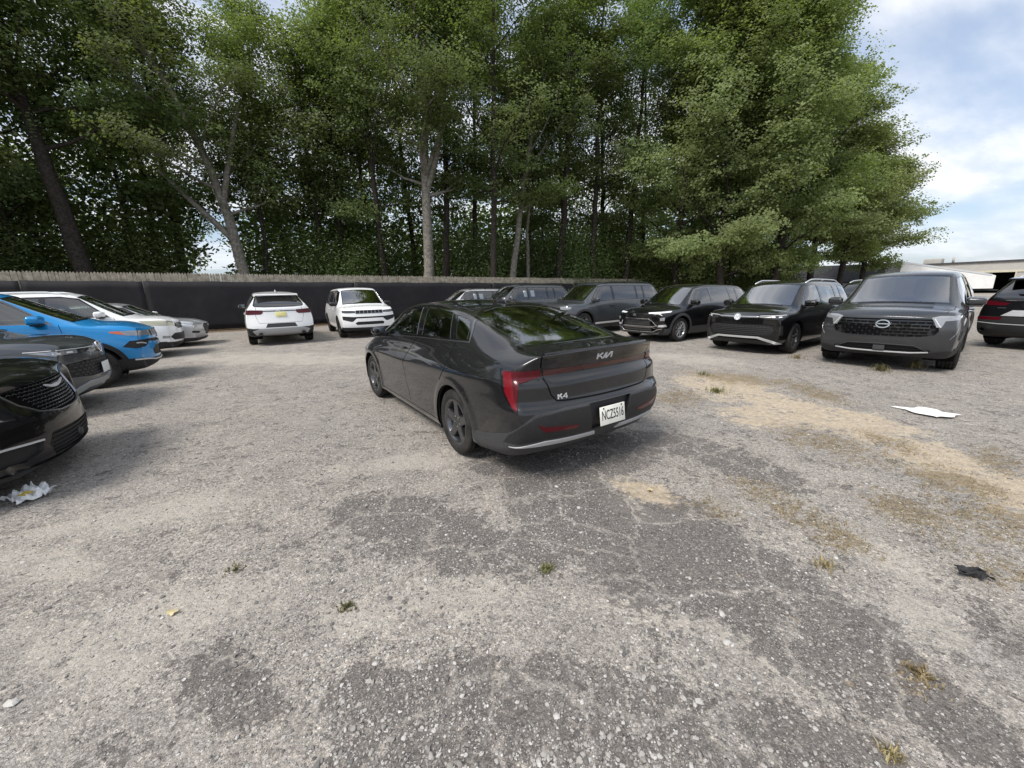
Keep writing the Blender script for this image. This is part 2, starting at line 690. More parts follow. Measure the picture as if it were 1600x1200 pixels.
    def _fn(s):
        a, b, c = s.V[s.F[:, 0]], s.V[s.F[:, 1]], s.V[s.F[:, 2]]
        n = s.N[s.F].mean(1)
        s.FN = n / (np.linalg.norm(n, axis=1)[:, None] + 1e-12)

    def hit(s, p, d):
        """point on the shell seen from outside along direction d, and its normal"""
        d = nrm(d)
        loc, no, _, _ = s.bvh.ray_cast(Vector(np.asarray(p, float) + d * 4), Vector(-d))
        if loc is None:
            loc, no, _, _ = s.bvh.find_nearest(Vector(p))
        no = np.array(no)
        if no @ d < 0: no = -no
        return np.array(loc), no

    def resolve(s, pts, d):
        """(y, z) outlines looked at obliquely get the depth of the shell at that spot"""
        d = nrm(d)
        if abs(d[0]) > .999 or abs(d[1]) > .999 or abs(d[2]) > .8 or len(pts[0]) == 3: return pts
        return [(s.endx(y, z, d[0] > 0), y, z) for y, z in pts]

    def endx(s, y, z, nose):
        sp = s.sp
        w = sp['w2']
        ex = max(0, abs(y) / w - .95) * w * 2.2
        r = (abs(y) / w) ** (sp.get('nose_p', 2.6) if nose else sp.get('tail_p', 2.6))
        if nose: return sp['x'][-1] + s.pf(z) - sp['nose_k'] * r - ex
        return sp['x'][0] - s.pr(z) + sp['tail_k'] * r + ex

    def cut(s, name, pts, d, lim=0.25, only=None, xr=None, yr=None, zr=None, nofn=None):
        """tag the faces of the y>=0 half that lie inside the outline pts when looking along -d"""
        d = nrm(d)
        pts = s.resolve(pts, d)
        e1 = nrm(np.cross(d, (0, 0, 1))) if abs(d[2]) < 0.95 else np.array([1.0, 0, 0])
        e2 = np.cross(d, e1)
        P3 = np.array([p if len(p) == 3 else ((p[0], 0, p[1]) if abs(d[1]) > .9 else ((0, p[0], p[1]) if abs(d[0]) > .9 else (p[0], p[1], 0))) for p in pts], float)
        P = np.stack([P3 @ e1, P3 @ e2], 1)
        area = np.sum(P[:, 0] * np.roll(P[:, 1], -1) - np.roll(P[:, 0], -1) * P[:, 1])
        if area < 0: P = P[::-1]
        if name not in s.names: s.names.append(name)
        ti = s.names.index(name)
        onl = None if only is None else [s.names.index(q) for q in only if q in s.names]

        def allowed():
            m = (s.FN @ d) > lim
            if onl is not None: m &= np.isin(s.T, onl)
            c = s.V[s.F].mean(1) if (xr or yr or zr) else None
            for q, r in enumerate((xr, yr, zr)):
                if r: m &= (c[:, q] > r[0]) & (c[:, q] < r[1])
            return m
        n = len(P)
        for k in range(n):
            a, b = P[k], P[(k + 1) % n]
            t = b - a
            L = np.linalg.norm(t)
            if L < 1e-6: continue
            t /= L
            nn = np.array([-t[1], t[0]])
            uv = np.stack([s.V @ e1, s.V @ e2], 1) - a
            sd = uv @ nn
            tt = uv @ t
            S = sd[s.F]
            TT = tt[s.F]
            cand = allowed() & (S.max(1) > 1e-5) & (S.min(1) < -1e-5) & (TT.max(1) > -0.002) & (TT.min(1) < L + 0.002)
            ids = np.nonzero(cand)[0]
            if len(ids) == 0: continue
            V, N = list(s.V), list(s.N)
            ed = {}
            newF, newC, newT = [], [], []
            for fi in ids:
                f = [int(q) for q in s.F[fi, :s.cnt[fi]]]
                A, B = [], []
                m = len(f)
                for q in range(m):
                    v0, v1 = f[q], f[(q + 1) % m]
                    s0, s1 = sd[v0], sd[v1]
                    if s0 >= -1e-5: A.append(v0)
                    if s0 <= 1e-5: B.append(v0)
                    if (s0 > 1e-5 and s1 < -1e-5) or (s0 < -1e-5 and s1 > 1e-5):
                        ky = (min(v0, v1), max(v0, v1))
                        if ky not in ed:
                            w = s0 / (s0 - s1)
                            ed[ky] = len(V)
                            V.append(s.V[v0] * (1 - w) + s.V[v1] * w)
                            nq = s.N[v0] * (1 - w) + s.N[v1] * w
                            N.append(nq / (np.linalg.norm(nq) + 1e-12))
                        A.append(ed[ky])
                        B.append(ed[ky])
                if len(A) < 3 or len(B) < 3: continue
                parts = []
                for poly in (A, B):
                    if len(poly) > s.K:
                        for q in range(1, len(poly) - 1): parts.append([poly[0], poly[q], poly[q + 1]])
                    else: parts.append(poly)
                for z, poly in enumerate(parts):
                    row = poly + [poly[0]] * (s.K - len(poly))
                    if z == 0:
                        s.F[fi] = row
                        s.cnt[fi] = len(poly)
                    else:
                        newF.append(row)
                        newC.append(len(poly))
                        newT.append(s.T[fi])
            s.V, s.N = np.array(V), np.array(N)
            if newF:
                s.F = np.vstack([s.F, np.array(newF)])
                s.cnt = np.concatenate([s.cnt, newC])
                s.T = np.concatenate([s.T, np.array(newT, np.int32)])
            s._fn()
        w = (np.arange(s.K)[None, :] < s.cnt[:, None])[:, :, None]
        c = (s.V[s.F] * w).sum(1) / s.cnt[:, None]
        q = np.stack([c @ e1, c @ e2], 1)
        ins = np.zeros(len(q), bool)
        j = n - 1
        for i in range(n):
            yi, yj, xi, xj = P[i, 1], P[j, 1], P[i, 0], P[j, 0]
            hitm = ((yi > q[:, 1]) != (yj > q[:, 1])) & (q[:, 0] < (xj - xi) * (q[:, 1] - yi) / (yj - yi + 1e-15) + xi)
            ins ^= hitm
            j = i
        s.T[ins & allowed()] = ti

    def seam(s, pts, d, w=0.007, name='seam', lim=0.2, only=('body', 'seam')):
        """a thin dark panel gap along a polyline"""
        d = nrm(d)
        e1 = nrm(np.cross(d, (0, 0, 1))) if abs(d[2]) < 0.95 else np.array([1.0, 0, 0])
        P = np.array([p if len(p) == 3 else ((p[0], 0, p[1]) if abs(d[1]) > .9 else ((0, p[0], p[1]) if abs(d[0]) > .9 else (p[0], p[1], 0))) for p in pts], float)
        T = np.gradient(P, axis=0)
        Nn = np.cross(d, T)
        Nn /= np.linalg.norm(Nn, axis=1)[:, None] + 1e-12
        a, b = P + Nn * w / 2, P - Nn * w / 2
        for i in range(len(P) - 1):
            s.cut(name, [a[i], a[i + 1], b[i + 1], b[i]], d, lim, only)

    # ---- output
    def _half(s, names):
        ids = [s.names.index(n) for n in names if n in s.names]
        return np.nonzero(np.isin(s.T, ids))[0]

    def part(s, name, regions, mats, parent, off=0.0, wall=0.0, sides='both', direc=None, extra_mat=None, label=None):
        """object from tagged regions; off moves it along the surface normal, wall closes the step that leaves"""
        fi = s._half(regions)
        if len(fi) == 0: return []
        tags = s.T[fi]
        used = np.unique(np.concatenate([s.F[f, :s.cnt[f]] for f in fi]))
        mp = {int(u): i for i, u in enumerate(used)}
        V0 = s.V[used]
        N0 = s.N[used]
        if direc is not None:
            dv = np.asarray(direc, float)
            V1 = V0 + (dv if dv.ndim else dv) * off
        else: V1 = V0 + N0 * off
        F = [tuple(mp[int(q)] for q in s.F[f, :s.cnt[f]]) for f in fi]
        mi = [regions.index(s.names[t]) if isinstance(mats, (list, tuple)) else 0 for t in tags]
        ml = list(mats) if isinstance(mats, (list, tuple)) else [mats]
        VV, NN, sm = [tuple(p) for p in V1], [tuple(p) for p in N0], [True] * len(F)
        if wall:
            cntE = {}
            for f in F:
                for a, b in zip(f, f[1:] + f[:1]):
                    k = (min(a, b), max(a, b))
                    cntE[k] = (cntE[k][0] + 1, a, b) if k in cntE else (1, a, b)
            if extra_mat: ml.append(extra_mat)
            wm = len(ml) - 1 if extra_mat else 0
            for k, (c, a, b) in cntE.items():
                if c == 1 and not (abs(V0[a][1]) < 1e-4 and abs(V0[b][1]) < 1e-4):
                    base = len(VV)
                    q = [V0[a], V0[b], V1[b], V1[a]]
                    nn = nrm(np.cross(q[1] - q[0], q[3] - q[0] + 1e-12))
                    VV += [tuple(p) for p in q]
                    NN += [tuple(nn)] * 4
                    F.append((base, base + 1, base + 2, base + 3))
                    mi.append(wm)
                    sm.append(False)
        VV, NN = np.array(VV), np.array(NN)
        VM, NM = VV * (1, -1, 1), NN * (1, -1, 1)
        FM = [tuple(f[::-1]) for f in F]
        res = []
        if sides == 'both':
            n = len(VV)
            res.append(obj_from(name, np.vstack([VV, VM]), F + [tuple(q + n for q in f) for f in FM], ml, mi + mi, parent, sm + sm, np.vstack([NN, NM])))
        else:
            if 'l' in sides: res.append(obj_from(name, VV, F, ml, mi, parent, sm, NN))
            if 'r' in sides: res.append(obj_from(name, VM, FM, ml, mi, parent, sm, NM))
        if label:
            for r_ in res: r_['label'] = label
        return res

    def liner(s, parent, mat, off=-0.03, regions=None):
        """inside of the shell, so the cabin is not painted"""
        nm = regions or ['body', 'seam', 'trim']
        return s.part('interior_trim', [n for n in nm if n in s.names], mat, parent, off)

    def strip(s, mb, pts, d, w, h, off=0.0, m=0, n=None, raw=False, sgn=1):
        """bar that follows the shell along a polyline: w across, h proud of the surface"""
        if not raw: pts = s.resolve(pts, d)
        P = np.array([p if len(p) == 3 else ((p[0], 0, p[1]) if abs(nrm(d)[1]) > .9 else (0, p[0], p[1])) for p in pts], float)
        seg = np.linalg.norm(np.diff(P, axis=0), axis=1)
        tot = np.concatenate([[0], np.cumsum(seg)])
        n = n or max(len(P), int(tot[-1] / 0.06) + 2)
        tq = np.unique(np.concatenate([np.linspace(0, tot[-1], n), tot]))
        Q = np.stack([np.interp(tq, tot, P[:, k]) for k in range(3)], 1)
        pts3, nos = [], []
        for q in Q:
            if raw: loc, no = q, nrm(d)
            else:
                loc, no = s.hit(q, d)
                if abs(nrm(d)[0]) > .6:
                    ex = s.endx(q[1], q[2], d[0] > 0)
                    if abs(loc[0] - ex) > .35:
                        l2, n2, _, _ = s.bvh.find_nearest(Vector((ex, q[1], q[2])))
                        loc, no = np.array(l2), np.array(n2)
                        if no @ nrm(d) < 0: no = -no
            pts3.append(loc)
            nos.append(no)
        pts3, nos = np.array(pts3), np.array(nos)
        T = np.gradient(pts3, axis=0)
        T /= np.linalg.norm(T, axis=1)[:, None] + 1e-12
        B = np.cross(nos, T)
        B /= np.linalg.norm(B, axis=1)[:, None] + 1e-12
        wv = np.ones(len(Q)) * w if np.isscalar(w) else np.interp(tq, tot, w)
        lo, hi = pts3 + nos * (off - 0.004), pts3 + nos * (off + h)
        V = []
        for i in range(len(Q)):
            b = B[i] * wv[i] / 2
            b2 = b * 0.72
            V += [lo[i] - b, hi[i] - b2, hi[i] + b2, lo[i] + b]
        F = [(0, 1, 2, 3)]
        for i in range(len(Q) - 1):
            for k in range(4):
                k2 = (k + 1) % 4
                F.append((i * 4 + k, (i + 1) * 4 + k, (i + 1) * 4 + k2, i * 4 + k2))
        e = (len(Q) - 1) * 4
        F.append((e + 3, e + 2, e + 1, e))
        V = np.array(V)
        if sgn < 0: V = V * (1, -1, 1)
        mb.add(V, F, m, False)
        return mb

    def frame(s, p, d):
        """local frame on the shell: origin, right, up, outward"""
        o, n = s.hit(p, d)
        up = np.array([0, 0, 1.0])
        if abs(n[2]) > 0.9: up = np.array([-1.0, 0, 0])
        r = nrm(np.cross(up, n))
        u = np.cross(n, r)
        return o, r, u, n


def arc(cx, cz, r, a0, a1, n):
    return [(cx + r * math.cos(R(a0 + (a1 - a0) * i / n)), cz + r * math.sin(R(a0 + (a1 - a0) * i / n))) for i in range(n + 1)]


def make_text(body, size, parent, name, mat, frame, depth=0.003, sx=1.0, off=0.002):
    cu = bpy.data.curves.new(name, 'FONT')
    cu.body = body
    cu.size = size
    cu.extrude = depth / 2
    cu.align_x = 'CENTER'
    cu.align_y = 'CENTER'
    cu.resolution_u = 3
    t = bpy.data.objects.new(name, cu)
    COL.objects.link(t)
    dg = bpy.context.evaluated_depsgraph_get()
    dg.update()
    me = bpy.data.meshes.new_from_object(t.evaluated_get(dg))
    bpy.data.objects.remove(t)
    bpy.data.curves.remove(cu)
    me.name = name
    me.materials.clear()
    me.materials.append(mat)
    o, r, u, n = frame
    M = Matrix(((r[0] * sx, u[0], n[0], o[0] + n[0] * off), (r[1] * sx, u[1], n[1], o[1] + n[1] * off), (r[2] * sx, u[2], n[2], o[2] + n[2] * off), (0, 0, 0, 1)))
    me.transform(M)
    ob = bpy.data.objects.new(name, me)
    COL.objects.link(ob)
    ob.parent = parent
    return ob


def strokes(mb, lines, frame, w, h, scale=1.0, m=0, off=0.0):
    """flat lettering strokes in a surface frame; each line is a list of (right, up)"""
    o, r, u, n = frame
    for ln in lines:
        P = np.array(ln, float) * scale
        T = np.gradient(P, axis=0)
        T /= np.linalg.norm(T, axis=1)[:, None] + 1e-12
        V = []
        for p, t in zip(P, T):
            b = np.array([-t[1], t[0]]) * w / 2
            for hh in (off - 0.002, off + h):
                for sg in (-1, 1):
                    q = p + sg * b
                    V.append(o + r * q[0] + u * q[1] + n * hh)
        F = [(0, 1, 3, 2)]
        for i in range(len(P) - 1):
            a, b = i * 4, i * 4 + 4
            F += [(a, a + 1, b + 1, b), (a + 2, b + 2, b + 3, a + 3), (a, b, b + 2, a + 2), (a + 1, a + 3, b + 3, b + 1)]
        e = (len(P) - 1) * 4
        F.append((e, e + 2, e + 3, e + 1))
        mb.add(V, F, m, False)
    return mb


def ellipse_pts(a, b, n=24, a0=0, a1=360):
    return [(a * math.cos(R(a0 + (a1 - a0) * i / n)), b * math.sin(R(a0 + (a1 - a0) * i / n))) for i in range(n + 1)]


# ------------------------------------------------------------------ wheels
def wheel(parent, x, y, Rt, wd, Rr, style, mat, steer=0.0, side=1):
    """tyre, rim with spokes, hub cap and brake disc; side=+1 shows its face towards +y"""
    root = empty('wheel', (x, y, Rt))
    root.parent = parent
    root.rotation_euler = (0, 0, steer + (0 if side > 0 else PI))
    root.empty_display_size = 0.1
    t = MB()
    h = wd / 2
    prof = [(Rr - 0.012, -h * 0.82), (Rr + 0.012, -h * 0.92), (Rr + (Rt - Rr) * 0.45, -h * 1.02), (Rt - 0.03, -h * 0.97), (Rt - 0.010, -h * 0.86)]
    g = 0.009
    for a, b in ((-0.62, -0.5), (-0.2, -0.1), (0.1, 0.2), (0.5, 0.62)):
        prof += [(Rt - .002, h * (a - .02)), (Rt - g, h * (a + .005)), (Rt - g, h * (b - .005)), (Rt - .002, h * (b + .02))]
    prof += [(Rt - 0.010, h * 0.86), (Rt - 0.03, h * 0.97), (Rt - 0.05, h * 0.985), (Rr + (Rt - Rr) * 0.45, h * 1.02), (Rr + 0.02, h * 0.95), (Rr + 0.012, h * 0.92), (Rr - 0.012, h * 0.82)]
    t.lathe(prof, 56)
    t.build('tyre', M_TYRE, root)
    r = MB()
    r.lathe([(Rr + 0.004, h * 0.90), (Rr - 0.010, h * 0.90), (Rr - 0.028, h * 0.78), (Rr - 0.03, -h * 0.5), (Rr - 0.01, -h * 0.85)], 48)
    face = h * 0.66
    r.lathe([(0.0, face + .012), (0.028, face + .012), (0.034, face + .004), (0.055, face), (0.072, face - 0.012), (0.078, face - 0.05)], 28)
    n, split, w0, w1, ang = {'star5': (5, 0.0, 0.066, 0.052, 0), 'split5': (5, 0.22, 0.036, 0.030, 0), 'twin6': (6, 0.15, 0.032, 0.026, 0),
                             'multi10': (10, 0.0, 0.034, 0.03, 0), 'star5b': (5, 0.0, 0.105, 0.075, 0)}[style]
    for k in range(n):
        a0 = 2 * PI * k / n + 0.31
        for q in ((-1, 1) if split else (0,)):
            a1 = a0 + q * split * 0.45
            a2 = a0 + q * split
            p0 = np.array([math.cos(a1), math.sin(a1)]) * 0.045
            p1 = np.array([math.cos(a2), math.sin(a2)]) * (Rr - 0.016)
            tt = nrm(p1 - p0)
            nn = np.array([-tt[1], tt[0]])
            V = []
            for u, w, z in ((0, w0, face + .002), (0.3, w0 * .9, face + 0.010), (0.7, w1, face + .012), (1, w1 * 1.15, h * 0.84)):
                c = p0 + (p1 - p0) * u
                for sgn, zz, ww in ((-1, z - 0.035, 1.0), (-1, z - 0.006, 1.0), (-1, z, 0.7), (1, z, 0.7), (1, z - 0.006, 1.0), (1, z - 0.035, 1.0)):
                    e = c + nn * sgn * w / 2 * ww
                    V.append((e[0], zz, e[1]))
            F = []
            for i in range(3):
                for j in range(6):
                    j2 = (j + 1) % 6
                    F.append((i * 6 + j, i * 6 + j2, (i + 1) * 6 + j2, (i + 1) * 6 + j))
            r.add(V, F, 0, False)
    for k in range(5):
        a = 2 * PI * k / 5 + 0.31 + PI / 5
        r.lathe([(0.0, face + 0.006), (0.009, face + 0.006), (0.009, face - 0.01)], 8, c=(0.052 * math.cos(a), 0, 0.052 * math.sin(a)), m=1)
    fix_normals(r.build('rim', [mat, M_STEEL], root))
    b = MB()
    b.lathe([(0.05, 0.0), (Rr * 0.72, 0.0), (Rr * 0.72, -0.02), (0.05, -0.02)], 32, close=True)
    b.box((Rr * 0.52, -0.01, Rr * 0.2), (0.07, 0.06, 0.15), rot_m(0, -0.3, 0))
    b.build('brake_disc', M_STEEL, root)
    d = MB()
    d.lathe([(0.0, -h * 0.6), (Rr - 0.03, -h * 0.6)], 32)
    d.build('inner_dish', M_WELL, root)
    return root


def well_liner(root, wb, Rt, ra, y0, y1):
    for x in (wb / 2, -wb / 2):
        for sg in (1, -1):
            pts = arc(x, Rt, ra + 0.012, -25, 205, 20)
            V = [(px, sg * y, pz) for y in (y0, y1) for px, pz in pts]
            n = len(pts)
            F = [(i, i + 1, i + 1 + n, i + n) for i in range(n - 1)]
            F.append(tuple(range(n)))
            mb = MB()
            mb.add(V, F, 0, False)
            mb.build('wheel_well', M_WELL, root)


def mirror_part(parent, p, sg, mats, size=(0.13, 0.20, 0.145), led=True, capm=0):
    """door mirror: housing, stalk and glass"""
    m = MB()
    x, y, z = p

    def shp(V):
        V = V.copy()
        k = (V[:, 1] / size[1] + 0.5)       # inner .. outer
        V[:, 2] *= 1.0 - 0.22 * k
        V[:, 0] -= 0.035 * k
        front = np.clip(V[:, 0] / size[0] + 0.5, 0, 1)
        V[:, 2] *= 1 - 0.25 * front
        return V
    m.rbox((0, 0, 0), size, 0.055, 4, fn=shp, m=0)
    m.rbox((-0.012, -size[1] * 0.05, -size[2] * 0.42), (size[0] * 0.8, size[1] * 0.8, 0.03), 0.012, 2, m=1)
    m.rbox((0.015, -size[1] * 0.62, -size[2] * 0.36), (0.06, 0.14, 0.05), 0.015, 2, m=1)
    m.v = [(a + x, (b * sg) + y * sg, c + z) for a, b, c in m.v]
    o = fix_normals(m.build('door_mirror', mats, parent))
    g = MB()
    g.rbox((x - size[0] / 2 - 0.032 * .5 - .0, (y + 0.005) * sg, z), (0.006, size[1] * 0.8, size[2] * 0.66), 0.003, 1)
    g.build('mirror_glass', M_MIRROR, o)
    return o


def cabin(parent, sp):
    """seats, dashboard and steering wheel seen through the glass"""
    zf, hw = sp['zfloor'], sp['w2']
    xf, xr = sp['xseat'], sp['xrear']
    for x, ys, zz in [(xf, (0.37, -0.37), 0)] + [(q, (0.36, -0.36), 0) for q in ([xr] if np.isscalar(xr) else xr)]:
        for y in ys:
            m = MB()
            m.rbox((x + 0.10, y, zf + 0.30), (0.52, 0.5, 0.18), 0.07, 3)
            m.rbox((x - 0.22, y, zf + 0.62), (0.16, 0.48, 0.62), 0.07, 3, rot_m(0, -0.30, 0))
            m.build('seat', M_SEATL, parent)
            hd = MB()
            hd.rbox((x - 0.345, y, zf + 1.03), (0.10, 0.27, 0.19), 0.05, 3, rot_m(0, -0.25, 0))
            hd.tube([(x - 0.31, y - .06, zf + 0.85), (x - .34, y - .06, zf + 1.0)], 0.008, 6)
            hd.tube([(x - 0.31, y + .06, zf + 0.85), (x - .34, y + .06, zf + 1.0)], 0.008, 6)
            hd.build('headrest', M_SEATL, parent)
    d = MB()
    xd = sp['xdash']
    d.rbox((xd, 0, sp['zdash'] - 0.14), (0.62, hw * 2 - 0.34, 0.28), 0.09, 3)
    d.rbox((xd - 0.26, 0.0, sp['zdash'] + 0.01), (0.03, 0.28, 0.16), 0.012, 2, rot_m(0, -0.2, 0))
    d.build('dashboard', M_CABIN, parent)
    s = MB()
    c = np.array([xd - 0.42, 0.37, sp['zdash'] - 0.04])
    ax = nrm((-0.85, 0, 0.5))
    e1 = np.array([0, 1.0, 0])
    e2 = np.cross(ax, e1)
    s.tube([c + 0.185 * (math.cos(a) * e1 + math.sin(a) * e2) for a in np.linspace(0, 2 * PI, 25)], 0.016, 6, cap=False)
    s.tube([c - 0.18 * e1, c + 0.18 * e1], 0.018, 6)
    s.tube([c, c - ax * 0.25], 0.03, 6)
    s.build('steering_wheel', M_CABIN, parent)
    fl = MB()
    fl.box(((xf + sp['xback']) / 2 + .3, 0, zf + 0.01), (2.9, hw * 2 - 0.3, 0.03))
    fl.build('cabin_floor', M_CABIN, parent)


def plate(b, parent, p, d, text, mat=None, w=0.305, h=0.152, ink=None, proud=0.012, tilt=0.0):
    o, r, u, n = b.frame(p, d)
    if tilt is not None:
        n = nrm(np.array([nrm(d)[0], nrm(d)[1], tilt]))
        r = nrm(np.cross((0, 0, 1), n))
        u = np.cross(n, r)
    m = MB()
    Rm = np.stack([r, u, n], 1)
    m.rbox(o + n * proud, (w, h, 0.006), 0.0029, 1, Rm)
    pl = m.build('licence_plate', mat or M_PLATE, parent)
    if text:
        make_text(text, h * 0.74, pl, 'plate_number', ink or M_INK, (o + n * (proud + 0.003), r, u, n), 0.002, sx=0.56, off=0.001)
        dots = MB()
        for sx_ in (-1, 1):
            for sy_ in (1,):
                c = o + n * (proud + 0.004) + r * sx_ * w * 0.36 + u * sy_ * h * 0.40
                dots.box(c, (0.012, 0.012, 0.004), Rm)
        dots.build('plate_screw', M_SEAM, pl)
    return pl
# ------------------------------------------------------------------ the charcoal fastback sedan (nearest the middle)
SEDAN = dict(
    w2=0.925, x=[-2.42, -2.12, -1.98, -1.82, -1.58, -1.3, -1.06, -.9, -.6, -.25, .1, .36, .5, .75, 1.0, 1.18, 1.32, 1.55, 1.78, 1.98, 2.2],
    c=dict(top=[(-2.42, 1.085), (-2.3, 1.085), (-2.0, 1.13), (-1.82, 1.185), (-1.3, 1.34), (-0.98, 1.415), (-.6, 1.44), (-.1, 1.455), (.4, 1.415), (.5, 1.385), (1.18, 1.05), (1.32, 1.0), (1.75, .90), (2.05, .79), (2.2, .70)],
           crown=[(-2.42, .02), (-2.0, .03), (-1.0, .045), (.4, .045), (1.2, .045), (1.8, .06), (2.2, .03)],
           ye=[(-2.42, .68), (-2.0, .665), (-1.82, .66), (-1.3, .635), (-.9, .625), (0, .64), (.45, .63), (1.18, .72), (1.35, .745), (1.8, .70), (2.2, .60)],
           belt=[(-2.42, .975), (-2.0, 1.01), (-1.3, 1.045), (0, 1.015), (1.0, .975), (1.4, .89), (2.2, .60)],
           yw=[(-2.42, .85), (-2.12, .893), (-1.6, .925), (-.8, .915), (0, .91), (1.0, .915), (1.5, .925), (1.8, .905), (2.0, .85), (2.2, .75)],
           yb=[(-2.42, .80), (-2.0, .825), (-1.4, .835), (-.8, .86), (0, .865), (1.0, .865), (1.4, .86), (1.9, .78), (2.2, .66)],
           zo=[(-2.42, .27), (-2.1, .20), (-1.0, .12), (1.4, .12), (2.2, .18)],
           zw=[(-2.42, .60), (-1.4, .66), (0, .60), (1.5, .62), (2.2, .45)],
           z4=[(-2.42, .85), (-1.5, .86), (0, .80), (1.5, .76), (2.2, .55)]),
    nose_prof=[(.2, -.02), (.4, .04), (.6, .02), (.72, -.06)], nose_k=.42,
    tail_prof=[(.25, -.125), (.38, -.025), (.50, .010), (.66, .014), (.72, -.004), (.78, -0.025), (.90, -.015), (1.0, .0), (1.07, .03)], tail_k=.23, tail_p=4.4,
    in4=.02, beltgap=.05, bulge=.02, inr=.02,
    crease={10: 0.3, 8: 0.25, 7: 0.2, 4: .3}, crease_ring={0: lambda j: 0.9 if j >= 10 else 0.35},
    ws_bow=curve([(-2.2, 0.0), (-1.9, -.10), (-1.0, -.06), (-.5, 0), (.3, .02), (.5, .07), (1.2, .15), (1.6, .05), (2.1, 0)]),
)


def sedan_warp(V):
    x, y, z = V[:, 0], V[:, 1], V[:, 2]
    # bumper ledge, hollow under the lamp bar
    w = sstep(-x, 1.95, 2.22)
    dx = -.042 * (1 - sstep(z, .652, .702)) * sstep(z, .22, .45) - .045 * (1 - sstep(z, .84, .90))
    V[:, 0] += dx * w
    # shoulder ridge along the doors
    zc = np.where(x > 0, .735, .735 - .06 * x)
    r = np.maximum(0, 1 - np.where(z > zc, (z - zc) / .17, (zc - z) / .10))
    ws = sstep(np.abs(y), .70, .84) * sstep(x, -2.25, -1.9) * (1 - sstep(x, 1.7, 2.0))
    V[:, 1] += np.sign(y) * .017 * r * ws
    # flat lips round the wheel arches
    for wx in (1.36, -1.36):
        d = np.hypot(x - wx, z - .32)
        V[:, 1] += np.sign(y) * .012 * sstep(np.abs(y), .7, .84) * (1 - sstep(d, .42, .46)) * sstep(z, .1, .3)
    return V


M_BARRED = principled('dark_light_bar', (0.045, 0.003, 0.006), 0.15, 0, 0.6)
SEDAN['warp'] = sedan_warp
SEDAN['levels'] = 3
K4_LOC, K4_ROT = (-0.595, 5.205), R(124.5)


